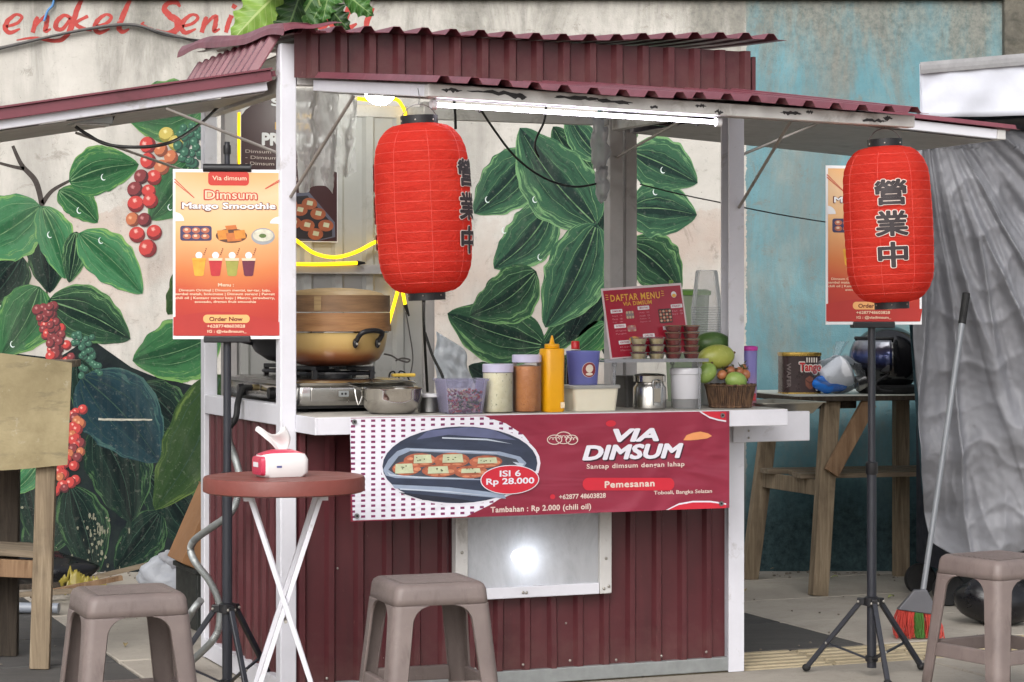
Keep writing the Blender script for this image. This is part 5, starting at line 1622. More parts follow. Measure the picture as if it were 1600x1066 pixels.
# ---- yellow squeeze bottle
b = on('squeeze_bottle', 'tall yellow squeeze bottle with pointed nozzle', 'bottle', 862.5, -0.175)
r, h = px(17), px(120)
M_yel = mk('yellow_plastic', (236, 170, 14), 0.35, var=0.05, sss=0.15)
ob('body', MB().loft([rrect(r * .92, r * .92, r * .5, 5, 0.0), rrect(r, r, r * .5, 5, 0.006), rrect(r * .97, r * .97, r * .5, 5, h * .4), rrect(r, r, r * .5, 5, h * .81), rrect(r * .94, r * .94, r * .5, 5, h * .828), rrect(r * .6, r * .6, r * .45, 5, h * .832)]), M_yel, b, smooth=40)
cp = ob('cap', MB().lathe([(r * .68, h * .833), (r * .7, h * .837), (r * .69, h * .885), (r * .64, h * .89), (r * .3, h * .892), (r * .24, h * .9), (r * .07, h), (r * .03, h * 1.002)], 24), M_yel, b, smooth=40)
flat('sticker', [[(r * .45, 0.012), (r * .86, 0.014), (r * .86, 0.033), (r * .42, 0.032)]], mk('pale_sticker', (226, 206, 170), 0.5), b, r * 1.005)
# ---- white container and blue cup with emblem
b = on('white_container', 'low cream food container with the violet cup standing on it', 'container', 922, -0.12)
q, h = px(40), px(41)
ob('container', MB().loft([rrect(q * .9, q * .6, 0.015, 4, 0.0), rrect(q, q * .68, 0.018, 4, h * .86)]), mk('cream_plastic', (226, 220, 200), 0.4, var=0.04, sss=0.2), b, smooth=40)
ob('lid', MB().loft([rrect(q * 1.07, q * .73, 0.02, 4, h * .862), rrect(q * 1.08, q * .74, 0.02, 4, h * .97), rrect(q * 1.03, q * .7, 0.02, 4, h)]), film('milky_lid', (226, 226, 222), 0.6, 0.3, 0.4), b, smooth=40)
b = on('violet_cup', 'violet see-through cup with round maroon emblem on the cream container', 'cup', 911, -0.135, CZ + h + 0.0005)
q0, q1, h = px(22.5), px(27), px(54)
ob('cup', MB().lathe([(q0, 0), (q0 * 1.01, 0.004), (q1 * .985, h * .93), (q1, h * .94), (q1, h), (q1 * .95, h), (q0 * .95, 0.006)], 36), M_tub2, b, smooth=40)
# emblem wrapped on the cup
def wrapdisk(cz, r, d, mat, name, sx=1.0, dz=0.0, par=None):
    mb = MB(); vs = [None] * 0; n = 24
    rings = []
    for j in range(5):
        rr = r * j / 4
        for k in range(n):
            a = 2 * math.pi * k / n
            x = rr * math.cos(a) * sx; z = cz + dz + rr * math.sin(a)
            R_ = q0 + (q1 - q0) * z / h + d
            an = x / R_ - math.pi / 2
            vs.append((R_ * math.cos(an), R_ * math.sin(an), z))
    fs = [(j * n + k, j * n + (k + 1) % n, (j + 1) * n + (k + 1) % n, (j + 1) * n + k) for j in range(4) for k in range(n)]
    return ob(name, mb.add(vs, fs), mat, par)
M_em = mk('emblem_maroon', (132, 40, 48), 0.45, var=0.05)
M_emp = mk('emblem_cream', (216, 206, 190), 0.45, var=0.05)
e1 = wrapdisk(h * .45, px(12.2), 0.0016, M_emp, 'emblem', par=b)
wrapdisk(h * .45, px(11.6), 0.0022, M_em, 'emblem_field', par=e1)
wrapdisk(h * .45, px(6.4), 0.0028, M_emp, 'emblem_figure', dz=px(2), par=e1)
wrapdisk(h * .45, px(2.2), 0.0028, M_emp, 'emblem_figure', sx=2.8, dz=-px(6.8), par=e1)
# ---- red capped bottle behind
b = on('sauce_bottle', 'dark sauce bottle with red cap behind the violet cup', 'bottle', 899, 0.05)
zt = z_at(533, s_at(899, .05), .05) - CZ
ob('bottle', MB().lathe([(0.03, 0), (0.032, 0.006), (0.032, zt * .6), (0.024, zt * .74), (0.014, zt * .84), (0.0135, zt * .88)], 24), mk('dark_sauce_glass', (44, 24, 22), 0.15, var=0.1), b, smooth=50)
ob('neck_ring', MB().lathe([(0.017, zt * .862), (0.019, zt * .868), (0.017, zt * .878)], 20, cap0=False, cap1=False), M_emp, b, smooth=50)
ob('cap', MB().lathe([(0.0135, zt * .882), (0.0145, zt * .886), (0.0145, zt * .985), (0.012, zt)], 20), mk('red_plastic', (206, 32, 38), 0.35), b, smooth=40)

# ---- clear shelf on the counter
T0 = -0.16
sL, sR = s_at(960, T0), s_at(1098, T0)
zsh = z_at(562, s_at(1010, T0), T0)
M_acr = film('clear_acrylic', (214, 216, 220), 0.2, 0.05, 0.15)
sh = thing('clear_shelf', 'clear acrylic riser shelf holding the menu and sauce cups', 'shelf', S(sL, T0, CZ), TH)
wS = sR - sL; hS = zsh - CZ
ob('shelf_board', MB().box(-0.045, wS + 0.01, -0.02, 0.24, hS - 0.008, hS), M_acr, sh, bevel=0.003)
ob('board_edge', MB().box(-0.046, wS + 0.011, -0.0235, -0.0205, hS - 0.009, hS + 0.003), film('acrylic_edge', (200, 202, 208), 0.45, 0.05, 0.3), sh)
for x in (0.0, wS - 0.012):
    for y in (0.0, 0.21):
        ob('leg', MB().tube([(x, y, 0.0), (x, y, hS - 0.022)], 0.0045, 10), M_acr, sh, smooth=40)
        ob('leg_cap', MB().lathe([(0.006, hS - 0.024), (0.009, hS - 0.02), (0.009, hS - 0.009)], 12, (x, y, 0)), M_acr, sh, smooth=40)
# ---- menu card
mw, mh = 0.292, 0.235
ms = s_at(968, -0.08)
mn = thing('menu_card', 'red laminated price menu card leaning on the clear shelf', 'menu', S(ms - 0.03, -0.085, CZ + hS + 0.001), 0, rot=(R(-10), R(-4), TH))
M_menu = mk('menu_red_print', (160, 34, 54), 0.25, var=0.08, scale=4)
ob('laminate', MB().box(-0.006, mw + 0.006, -0.001, 0.001, 0, mh + 0.008), mk('laminate_film', (214, 196, 200), 0.2, var=0.03), mn)
flat('print_field', [rect(0, mw, 0.004, mh)], M_menu, mn, 0.0018)
M_gold = mk('menu_gold', (226, 170, 60), 0.4, var=0.05)
def mtx(b, x0, x1, z0, z1, m, **k):
    text('lettering', b, m, mn, (x0 + x1) / 2 * mw, (z0 + z1) / 2 * mh, (x1 - x0) * mw, (z1 - z0) * mh, 0.0026, **k)
mtx('DAFTAR MENU', 0.08, 0.72, 0.83, 0.93, M_gold, bold=0.02, space=1.15)
mtx('VIA DIMSUM', 0.23, 0.6, 0.755, 0.815, M_gold, bold=0.02, space=1.1)
for x0 in (0.02, 0.74):
    for k in range(3):
        flat('spark', [[((x0 + 0.0) * mw, (0.86 + 0.035 * k) * mh), ((x0 + 0.035) * mw, (0.865 + 0.03 * k) * mh), ((x0 + 0.035) * mw, (0.873 + 0.03 * k) * mh), (x0 * mw, (0.87 + 0.035 * k) * mh)]], M_gold, mn, 0.0026)
M_mwh = mk('menu_white', (226, 222, 226), 0.4)
M_mtx = mk('menu_small_text', (206, 128, 138), 0.4)
for (x, z, head, lines) in ((0.06, 0.66, 'DIMSUM', ('Original   15K', 'Mentai   18K', 'Keju   18K')), (0.41, 0.68, 'SMOOTHIE', ('Mango   12K', 'Avocado   12K', 'Strawberry   12K', 'Dragon fruit   12K')), (0.84, 0.67, 'PAKET', ('Isi 6', 'Isi 9')),
                            (0.08, 0.44, 'GORENG', ('Original', 'Pangsit')), (0.43, 0.27, 'CHILI OIL', ('Pangsit',)), (0.11, 0.2, 'KENTANG', ('Keju', 'Mentai')), (0.7, 0.36, 'TAMBAHAN', ())):
    wv = 0.15
    flat('heading_tag', [rr2(x * mw, (x + wv) * mw, z * mh, (z + 0.055) * mh, 0.002)], M_mwh, mn, 0.0024)
    mtx(head, x + 0.02, x + wv - 0.02, z + 0.014, z + 0.042, M_menu, bold=0.02)
    for k, ln in enumerate(lines):
        mtx(ln, x + 0.01, x + wv - 0.005, z - 0.055 - 0.045 * k, z - 0.03 - 0.045 * k, M_mtx)
def pic(x, z, w_, h_, base, food, n, m):
    p = flat('dish_picture', [rr2((x - w_) * mw, (x + w_) * mw, (z - h_) * mh, (z + h_) * mh, 0.005)], base, mn, 0.0024)
    for i in range(n):
        for j in range(m):
            flat('dish_food', [ell((x - w_ * .72 + 1.44 * w_ * (i + .0) / max(1, n - 1)) * mw, (z - h_ * .66 + 1.32 * h_ * j / max(1, m - 1)) * mh, w_ * mw / n * .75, h_ * mh / m * .7, 10)], food[(i + j) % 2], p, 0.003)
pic(0.755, 0.565, 0.085, 0.105, mk('menu_tray_dark', (52, 42, 40), 0.4), (mk('menu_food_a', (206, 176, 150), 0.4), mk('menu_food_b', (176, 96, 74), 0.4)), 4, 4)
pic(0.3, 0.62, 0.05, 0.055, mk('menu_tray_grey', (126, 112, 110), 0.4), (mk('menu_food_c', (196, 172, 140), 0.4), mk('menu_food_c', (0, 0, 0))), 3, 2)
pic(0.3, 0.42, 0.055, 0.045, mk('menu_tray_pale', (166, 118, 122), 0.4), (mk('menu_food_c', (0, 0, 0)), mk('menu_food_b', (0, 0, 0))), 3, 2)
flat('dish_picture', [ell(0.31 * mw, 0.25 * mh, 0.02, 0.012, 14)], M_gold, mn, 0.0024)
flat('logo', [ell(0.9 * mw, 0.87 * mh, 0.01, 0.011, 14)], M_mwh, mn, 0.0024)
flat('logo', [ell(0.9 * mw, 0.855 * mh, 0.008, 0.006, 12)], M_gold, mn, 0.003)

# ---- sauce cups stacked on the shelf
zS = CZ + hS + 0.0005
M_lidb = film('tan_clear_lid', (196, 160, 132), 0.6, 0.2, 0.3)
M_chilli = mk('chilli_oil', (128, 36, 26), 0.25, var=0.25, scale=60)
def sauce_cup(name, label, group, u, t, z, r, h, filling, lid):
    c = on(name, label, 'sauce cup', u, t, z, random.uniform(-.1, .1), group)
    ob('cup', MB().lathe([(r * .78, 0), (r * .8, 0.002), (r * .98, h * .8), (r * .98, h * .82)], 24, cap1=False), M_clear, c, smooth=40)
    ob('filling', MB().lathe([(r * .76, 0.001), (r * .93, h * .72), (r * .5, h * .74)], 24), filling, c, smooth=50)
    ob('lid', MB().lathe([(r * 1.0, h * .8), (r * 1.06, h * .82), (r * 1.06, h * .93), (r * 1.0, h * .96), (r * .85, h * .97)], 26), lid, c, smooth=40)
    return c
ordn = ('bottom', 'second', 'middle', 'fourth', 'top')
hc = px(10.9)
for ci, u in enumerate((1052, 1080)):
    for k in range(5):
        sauce_cup('sauce_cup', 'lidded cup of red chilli oil, %s of the %s stack on the shelf' % (ordn[k], ('left', 'right')[ci]), 'chilli oil cups stacked on the clear shelf', u, -0.1 + 0.012 * ci, zS + k * (hc + 0.0003), px(13.6), hc, M_chilli, M_lidb)
salad = speck_mat('salad_mix', (176, 158, 112), (206, 196, 160), (70, 86, 52))
hc2 = px(12)
for ci, u in enumerate((998, 1026)):
    for k in range(3):
        sauce_cup('salad_cup', 'clear cup of pale chopped salad, %s of the %s stack before the menu' % (('bottom', 'middle', 'top')[k], ('left', 'right')[ci]), 'clear salad cups stacked before the menu', u, -0.125 + 0.008 * ci, zS + k * (hc2 + 0.0003), px(13.4), hc2, salad, M_clear)

# ---- under the shelf
b = on('clip_jar', 'silver clip-top jar under the clear shelf', 'jar', 1015, -0.1)
r, h = px(27), px(58)
ob('jar', MB().lathe([(r * .92, 0), (r, 0.004), (r, h * .6), (r * .86, h * .68), (r * .82, h * .74)], 32), M_steel, b, smooth=40)
ob('lid', MB().lathe([(r * .9, h * .75), (r * .97, h * .77), (r * .97, h * .93), (r * .88, h * .97), (r * .5, h * 1.0)], 32), M_chrome, b, smooth=40)
ob('clip', MB().tube([(-0.012, -r * 1.0, h * .12), (-0.014, -r * 1.06, h * .5), (-0.014, -r * 1.05, h * .8), (0.014, -r * 1.05, h * .8), (0.014, -r * 1.06, h * .5), (0.012, -r * 1.0, h * .12)], 0.0022, 6, 3), M_steel_dull, b)
ob('clip_plate', MB().box(-0.012, 0.012, -r * 1.09, -r * 1.05, h * .2, h * .6), M_chrome, b, bevel=0.002)
b = on('white_tub_stack', 'white tub nested in a clear one under the clear shelf', 'tub', 1071, -0.1)
r, h = px(25), px(66)
ob('lower_tub', MB().lathe([(r * .8, 0), (r * .82, 0.003), (r * .92, h * .45)], 32), film('milky_tub', (212, 212, 214), 0.55, 0.3, 0.4), b, smooth=40)
ob('upper_tub', MB().lathe([(r * .9, h * .24), (r * .92, h * .25), (r * .98, h * .84)], 32), mk('white_tub_plastic', (216, 216, 222), 0.4, var=0.03), b, smooth=40)
ob('tub_lid', MB().lathe([(r * 1.02, h * .84), (r * 1.05, h * .85), (r * 1.05, h * .97), (r * 1.0, h)], 32), mk('white_tub_plastic', (0, 0, 0)), b, smooth=40)
b = on('black_tray', 'dark tray stored on its side under the clear shelf', 'tray', 990, 0.08)
ob('tray', MB().loft([rrect(0.05, 0.045, 0.01, 3, 0), rrect(0.056, 0.05, 0.012, 3, 0.105)]), mk('dark_grey_plastic', (84, 82, 80), 0.4, var=0.2), b, smooth=40)
ob('rim', MB().loft([rrect(0.06, 0.054, 0.012, 3, 0.1052), rrect(0.06, 0.054, 0.012, 3, 0.109)]), mk('dark_grey_plastic', (0, 0, 0)), b, smooth=40)

# ---- stack of clear cups, upside down
t_ = 0.12
b = on('cup_stack', 'tall stack of clear plastic cups upside down beside the right post', 'cup stack', 1104, t_)
zt = z_at(422, s_at(1104, t_), t_) - CZ
r = 24 * S(s_at(1104, t_), t_).y / FPX
M_cupc = film('cup_plastic', (244, 246, 248), 0.24, 0.05, 0.45)
ztop = zt; hcup = 0.135; n = 15
for k in range(n):
    zb = ztop - hcup - k * 0.0085
    pf = [(r * 1.03, zb), (r * 1.03, zb + 0.004), (r * .99, zb + 0.0045)]
    if k == 0:
        pf += [(r * .72, ztop - 0.008), (r * .66, ztop - 0.001), (r * .3, ztop)]
    else:
        pf += [(r * .985, zb + 0.013)]
    ob('cup', MB().lathe(pf, 32, cap0=False, cap1=(k == 0)), M_cupc, b, smooth=50)
ob('base_box', MB().lathe([(r * .9, 0), (r * .95, 0.01), (r * .95, ztop - hcup - n * 0.0085 - 0.001)], 28), film('milky_tub', (0, 0, 0)), b, smooth=40)
# ---- green lidded box behind
t_ = 0.45
b = on('green_box', 'pale box with lime green lid behind the cup stack', 'box', 1072, t_)
zt = z_at(443, s_at(1072, t_), t_) - CZ
ob('box', MB().loft([rrect(0.055, 0.05, 0.012, 3, 0), rrect(0.07, 0.06, 0.014, 3, zt - 0.045)]), film('pale_green_plastic', (196, 214, 186), 0.6, 0.3, 0.4), b, smooth=40)
ob('lid', MB().loft([rrect(0.075, 0.065, 0.014, 3, zt - 0.044), rrect(0.076, 0.066, 0.014, 3, zt - 0.028), rrect(0.06, 0.05, 0.014, 3, zt - 0.022)]), mk('lime_plastic', (118, 168, 74), 0.4), b, smooth=40)
ob('lid_latch', MB().box(-0.066, -0.058, -0.01, 0.01, zt - 0.021, zt + 0.012), mk('lime_plastic', (0, 0, 0)), b)

# ---- fruit
def mango_fn(bulge):
    def f(p):
        q = p.copy(); q.x += bulge * (p.z * 1.0) * 0.25; return q
    return f
def fruit_mat(name, c0, c1, c2):
    t = NT(name)
    v = t.coord('Object')
    c = t.mix(t.mask(t.noise(v, 14, 4), 0.35, 0.65), lin(c0), lin(c1))
    c = t.mix(t.math('MULTIPLY', t.mask(t.noise(v, 120, 2), 0.62, 0.68), 0.5), c, lin(c2))
    t.set(Base_Color=c, Roughness=0.38)
    return t.m
M_mg1 = fruit_mat('mango_skin', (150, 160, 66), (172, 176, 84), (200, 200, 130))
M_mg2 = fruit_mat('green_mango_skin', (66, 98, 50), (86, 118, 58), (120, 144, 86))
M_mg3 = fruit_mat('light_mango_skin', (128, 160, 76), (152, 178, 92), (190, 200, 130))
def fruit(name, label, u, v, t, rx, rz, mat, rot=0.0, grp='fruit heaped beside the shelf'):
    s, z = sz(u, v, t)
    o = thing(name, label, 'fruit', S(s, t, z), TH, grp)
    o.rotation_euler = (R(10), rot, TH)
    ob('fruit_body', MB().ball((0, 0, 0), rx, rx * .85, rz, 22, 14, fn=mango_fn(0.5)), mat, o, smooth=180)
    ob('stem_end', MB().lathe([(0.005, rz * .96), (0.004, rz * 1.0 + 0.004), (0.002, rz + 0.006)], 8, (rz * .12, 0, 0)), mk('stem_brown', (92, 70, 40), 0.7), o)
    return o
fruit('mango', 'large yellow green mango beside the sauce cups', 1119, 558, -0.06, px(21), px(31), M_mg1, R(70))
fruit('mango', 'dark green mango behind the yellow green one', 1112, 537, 0.03, px(20), px(32), M_mg2, R(75))
fruit('mango', 'pale green mango low behind the shelf leg', 1104, 583, -0.09, px(16), px(18), M_mg3, R(20))
fruit('mango', 'light green mango showing over the basket rim', 1150, 595, -0.125, px(15), px(18), M_mg3, R(80))
t_ = -0.09
b = on('wicker_basket', 'brown woven basket of fruit near the right post', 'basket', 1141, t_)
r0, r1, h = px(33), px(41), px(37)
def wick():
    t = NT('brown_wicker')
    v = t.coord('Object')
    f = t.noise(t.coord('Object', (1, 1, .12)), 90, 4, 0.6)
    c = t.mix(t.mask(f, 0.38, 0.62), lin((66, 46, 34)), lin((122, 92, 66)))
    t.set(Base_Color=c, Roughness=0.7)
    t.bump(f, 0.9, 0.01)
    return t.m
M_wick = wick()
mb = MB()
for k in range(64):
    a = 2 * math.pi * k / 64
    c_, s__ = math.cos(a), math.sin(a)
    mb.tube([(r0 * c_, r0 * s__, 0.0), ((r0 * .55 + r1 * .45) * c_, (r0 * .55 + r1 * .45) * s__, h * .45), (r1 * c_, r1 * s__, h)], 0.0031, 5, 3)
o = ob('upright_canes', mb, M_wick, b, smooth=180); o['kind'] = 'stuff'
ob('shell', MB().lathe([(r0 * .93, 0.002), (r0 * .97, 0.004), (r1 * .97, h), (r1 * .94, h), (r0 * .9, 0.006)], 36), M_wick, b, smooth=50)
for z, r in ((0.004, r0 * 1.03), (h, r1 * 1.01)):
    ob('rim_braid', MB().tube([(r * math.cos(R(6 * k)), r * math.sin(R(6 * k)), z + 0.0015 * math.sin(k * 2.1)) for k in range(61)], 0.0042, 6, caps=False), M_wick, b, smooth=180)
M_rose = mk('wax_apple_skin', (176, 112, 74), 0.4, var=0.4, scale=30)
for i, (u, v, t, rr) in enumerate(((1128, 586, -0.1, 8), (1141, 580, -0.07, 8), (1155, 582, -0.06, 9), (1165, 585, -0.08, 8), (1160, 574, -0.02, 7))):
    s, z = sz(u, v, t)
    o = thing('small_red_fruit', ('small reddish fruit at the left rim of the wicker basket', 'small reddish fruit second from left in the wicker basket', 'small reddish fruit in the middle of the wicker basket', 'small reddish fruit at the right rim of the wicker basket', 'small reddish fruit at the back top of the basket heap')[i], 'fruit', S(s, t, z), TH + i, 'small red fruits in the basket')
    o.rotation_euler = (random.uniform(-.6, .6), random.uniform(-.6, .6), i)
    ob('fruit_body', MB().ball((0, 0, 0), px(rr), px(rr), px(rr * 1.1), 14, 9), M_rose, o, smooth=180)
    for k in range(5):
        a = 1.26 * k + i
        e = px(rr)
        m = MB().add([(0.2 * e * math.cos(a), 0.2 * e * math.sin(a), e * 1.02), (e * .7 * math.cos(a + .3), e * .7 * math.sin(a + .3), e * 1.1), (e * 1.25 * math.cos(a), e * 1.25 * math.sin(a), e * (1.5)), (e * .7 * math.cos(a - .3), e * .7 * math.sin(a - .3), e * 1.15)], [(0, 1, 2, 3)])
        ob('sepal', m, mk('sepal_green', (84, 92, 50), 0.6, var=0.3), o, solid=0.0008)
# ---- tumbler with pink lid, behind the right post
t_ = 0.06
s_ = s_at(1170, t_)
b = thing('tumbler', 'violet to peach tumbler with magenta lid beside the right post', 'tumbler', S(s_, t_, 0.892 + 0.0005), TH)
zt = z_at(541, s_, t_) - 0.8925
def tumb():
    t = NT('violet_peach_plastic')
    x, y, z = t.xyz(t.coord('Object'))
    t.set(Base_Color=t.ramp(t.math('DIVIDE', z, 0.17), [(0.1, lin((226, 150, 140))), (0.55, lin((196, 164, 214))), (0.9, lin((156, 150, 224)))]), Roughness=0.3, Transmission_Weight=0.25)
    return t.m
r = 13.5 * 7.8 / FPX
ob('body', MB().lathe([(r * .85, 0), (r * .9, 0.004), (r * .98, zt - 0.016)], 28), tumb(), b, smooth=40)
ob('lid', MB().lathe([(r * 1.04, zt - 0.0155), (r * 1.06, zt - 0.012), (r * 1.06, zt - 0.003), (r * .95, zt), (r * .4, zt + 0.001)], 28), mk('magenta_plastic', (206, 62, 168), 0.35), b, smooth=40)
flat('sticker', [[(-0.004, 0.05), (0.012, 0.05), (0.012, 0.075), (-0.004, 0.075)]], mk('sticker_red', (206, 66, 72), 0.4), b, r * .99)
# ---- metal tray on the side ledge
s_ = s_at(1210, 0.15)
b = thing('metal_tray', 'shallow dull metal tray resting on the right side ledge', 'tray', S(s_ - 0.02, 0.16, 0.8925), TH + R(8))
ob('pan', MB().loft([rrect(0.11, 0.13, 0.02, 4, 0.0), rrect(0.14, 0.16, 0.028, 4, 0.038), rrect(0.148, 0.168, 0.03, 4, 0.039), rrect(0.148, 0.168, 0.03, 4, 0.042), rrect(0.137, 0.157, 0.026, 4, 0.041), rrect(0.107, 0.127, 0.02, 4, 0.003)]), mk('dull_aluminium', (176, 172, 160), 0.4, metal=0.85, var=0.2, scale=10), b, smooth=35)

# ================================================================== PLASTIC STOOLS
def stool_mat():
    t = NT('mauve_brown_plastic')
    v = t.coord('Object')
    x, y, z = t.xyz(v)
    c = t.mix(t.mask(t.noise(v, 6, 6), 0.3, 0.7), lin((112, 100, 97)), lin((130, 117, 113)))
    c = t.mix(t.math('MULTIPLY', t.mask(t.noise(t.coord('Object', (1, 1, .3)), 30, 6, .75), 0.54, 0.7), 0.55), c, lin((98, 86, 82)))
    # scuffs and scratches, dusty feet
    sc_ = t.noise(t.coord('Object', (1, 1, 6)), 22, 8, 0.8, 1.5)
    c = t.mix(t.math('MULTIPLY', t.mask(sc_, 0.6, 0.66), 0.45), c, lin((158, 146, 141)))
    d = t.math('SUBTRACT', t.math('ADD', 0.09, t.math('MULTIPLY', t.math('SUBTRACT', t.noise(v, 14, 6), 0.5), 0.4)), z)
    c = t.mix(t.math('MULTIPLY', t.mask(d, 0.0, 0.12), 0.5), c, lin((84, 76, 70)))
    t.set(Base_Color=c, Roughness=t.ramp(sc_, [(0.3, (0.36,) * 3 + (1,)), (0.7, (0.6,) * 3 + (1,))]), Specular_IOR_Level=0.45)
    t.bump(t.noise(v, 120, 4), 0.1, 0.004)
    return t.m
M_stool = stool_mat()
SH, SA, SB = 0.46, 0.14, 0.185          # height, half width at seat, half width at the floor
def shw(z): return SB + (SA - SB) * z / SH
def stool(loc, rotz, label):
    st = thing('plastic_stool', label, 'stool', loc, rotz, 'mauve brown plastic stools')
    zA = SH - 0.062; Rc = 0.05
    rg = []
    rad = 0.026
    for z in (zA, zA + 0.02, SH - 0.02):
        rg.append(rrect(shw(z), shw(z), rad, 5, z))
    rg.append(rrect(SA - 0.003, SA - 0.003, rad, 5, SH - 0.008))
    rg.append(rrect(SA - 0.012, SA - 0.012, rad, 5, SH - 0.001))
    rg.append(rrect(SA - 0.02, SA - 0.02, rad * .8, 5, SH))
    rg.append(rrect(SA - 0.028, SA - 0.028, rad * .7, 5, SH - 0.0015))
    m = MB(); m.loft(rg, cap=False)
    n = len(rg[0]); k0 = (len(rg) - 1) * n
    m.F.append(tuple(k0 + i for i in range(n)))
    seat = ob('seat', m, M_stool, st, smooth=35, solid=0.0035)
    seat.modifiers['solid'].offset = -1
    # raised strips in the seat top
    mb = MB()
    for i in range(9):
        y = (i - 4) * 0.0235
        mb.box(-SA + 0.034, SA - 0.034, y - 0.007, y + 0.007, SH - 0.0014, SH + 0.0006)
    o = ob('tread', mb, M_stool, seat, bevel=0.0015); o['kind'] = 'stuff'
    # apron lip
    for q in range(4):
        a = R(90 * q)
        Mr = Matrix.Rotation(a, 3, 'Z')
        # corner leg (+,+): open strip lofted down
        lg = MB(); prev = None; zs = [zA - 0.0002] + [zA - Rc * (1 - math.cos(R(11.25 * i))) for i in range(1, 9)] + [0.3, 0.2, 0.1, 0.0]
        rows = []
        for z in zs:
            h_ = shw(z)
            d = zA - z
            lw = 0.052 + 0.012 * (z / SH)
            ex = (Rc - math.sqrt(max(0, Rc * Rc - (Rc - d) ** 2))) if d < Rc else 0.0
            inn = h_ - lw - ex
            pts = [Vector((inn, h_ - 0.006, z)), Vector((inn + 0.003, h_, z))]
            for i in range(6):
                b = R(90 - 18 * i)
                pts.append(Vector((h_ - rad + rad * math.cos(b), h_ - rad + rad * math.sin(b), z)))
            pts += [Vector((h_, inn + 0.003, z)), Vector((h_ - 0.006, inn, z))]
            rows.append([Mr @ p for p in pts])
        nn = len(rows[0])
        for rw in rows: lg.V += [tuple(p) for p in rw]
        for i in range(len(rows) - 1):
            for k in range(nn - 1):
                lg.F.append((i * nn + k, (i + 1) * nn + k, (i + 1) * nn + k + 1, i * nn + k + 1))
        o = ob('leg', lg, M_stool, st, smooth=35, solid=0.0035)
        # low stretcher between legs
        z0, z1 = 0.13, 0.175
        h0, h1 = shw(z0), shw(z1)
        i0, i1 = h0 - 0.054, h1 - 0.056
        sm = MB().add([Mr @ Vector(p) for p in ((-i0, h0 - 0.001, z0), (i0, h0 - 0.001, z0), (i1, h1 - 0.001, z1), (-i1, h1 - 0.001, z1),
                                                 (-i0, h0 - 0.02, z0), (i0, h0 - 0.02, z0), (i1, h1 - 0.02, z1), (-i1, h1 - 0.02, z1))],
                      [(0, 1, 2, 3), (7, 6, 5, 4), (0, 4, 5, 1), (1, 5, 6, 2), (2, 6, 7, 3), (3, 7, 4, 0)])
        ob('stretcher', sm, M_stool, st, bevel=0.004)
    return st
def gp(u, y, z=0.0):
    return Vector(((u - 800) * y / FPX, y, z))
stool(gp(200, 6.42), R(22), 'mauve plastic stool in front of the round table and tripod sign')
stool(gp(669, 6.68), R(19), 'mauve plastic stool standing before the lit window of the stall')
stool(gp(1560, 7.32), R(32), 'mauve plastic stool in front of the grey tarpaulin')

# ================================================================== ROUND FOLDING TABLE
M_tabletop = mk('red_brown_table_top', (122, 62, 54), 0.5, var=0.12, scale=7, bump=0.08)
TY = 6.62
TZ = CAMH - (744 - HZ) * TY / FPX
RT = 126 * TY / FPX
rt = thing('round_table', 'small round red brown folding table with crossed white legs', 'table', gp(444, TY), R(8))
ob('top', MB().lathe([(RT * .97, TZ - 0.046), (RT, TZ - 0.042), (RT, TZ - 0.006), (RT * .985, TZ)], 56), M_tabletop, rt, smooth=35)
for y in (-0.11, 0.11):
    ob('leg', MB().bar((-0.105 if y < 0 else -0.1, y, TZ - 0.047), (0.128, y, 0.005), 0.014, 0.03, (0, 1, 0)), M_white, rt, bevel=0.002)
    y2 = y * 0.86
    ob('leg', MB().bar((0.105, y2, TZ - 0.047), (-0.128, y2, 0.005), 0.014, 0.03, (0, 1, 0)), M_white, rt, bevel=0.002)
for x, z in ((0.121, 0.035), (-0.121, 0.035)):
    ob('cross_bar', MB().tube([(x, -0.095, z), (x, 0.095, z)], 0.008, 8), M_white, rt, smooth=40)
ob('pivot_bolt', MB().tube([(0.0, -0.122, TZ * .5 - 0.03), (0.0, 0.122, TZ * .5 - 0.03)], 0.005, 8), M_screw, rt)
for x in (-0.11, 0.11):
    ob('top_rail', MB().box(x - 0.012, x + 0.012, -0.14, 0.14, TZ - 0.062, TZ - 0.0465), M_white, rt)
# tissue packet
tp = thing('tissue_packet', 'pink and white soft tissue packet on the round table', 'tissue packet', gp(439, TY - 0.02, TZ + 0.001), R(26))
M_tis = mk('tissue_white', (232, 230, 230), 0.6, var=0.03, bump=0.1, bscale=20)
M_tpink = mk('packet_pink', (206, 62, 92), 0.35, var=0.08)
ob('pack', MB().loft([rrect(0.066, 0.042, 0.02, 4, 0.0), rrect(0.074, 0.046, 0.02, 4, 0.012), rrect(0.074, 0.046, 0.02, 4, 0.05), rrect(0.066, 0.04, 0.02, 4, 0.066), rrect(0.035, 0.016, 0.01, 4, 0.075)]), M_tis, tp, smooth=60)
ob('pink_end', MB().loft([[Vector((-0.0755 + d, p.x, p.y)) for p in rrect(0.041 - i, 0.026 - i, 0.012, 3, 0, 0, 0.033)] for d, i in ((0.012, -0.003), (0.0, 0.0), (-0.002, 0.008))]), M_tpink, tp, smooth=60)
ob('pink_top', MB().loft([rrect(0.069, 0.035, 0.018, 4, 0.0655), rrect(0.05, 0.026, 0.014, 4, 0.073), rrect(0.03, 0.014, 0.008, 4, 0.079)]), M_tpink, tp, smooth=60)
flat('label_patch', [[(-0.03, 0.028), (-0.014, 0.028), (-0.014, 0.034), (-0.03, 0.034)]], mk('label_blue', (92, 98, 152), 0.4), tp, 0.0468)
o = flat('label_patch', [[(-0.022, 0.03), (0.022, 0.03), (0.022, 0.044), (-0.022, 0.044)]], M_paperwhite, tp, 0.0785)
o.rotation_euler = (0, 0, R(-90))
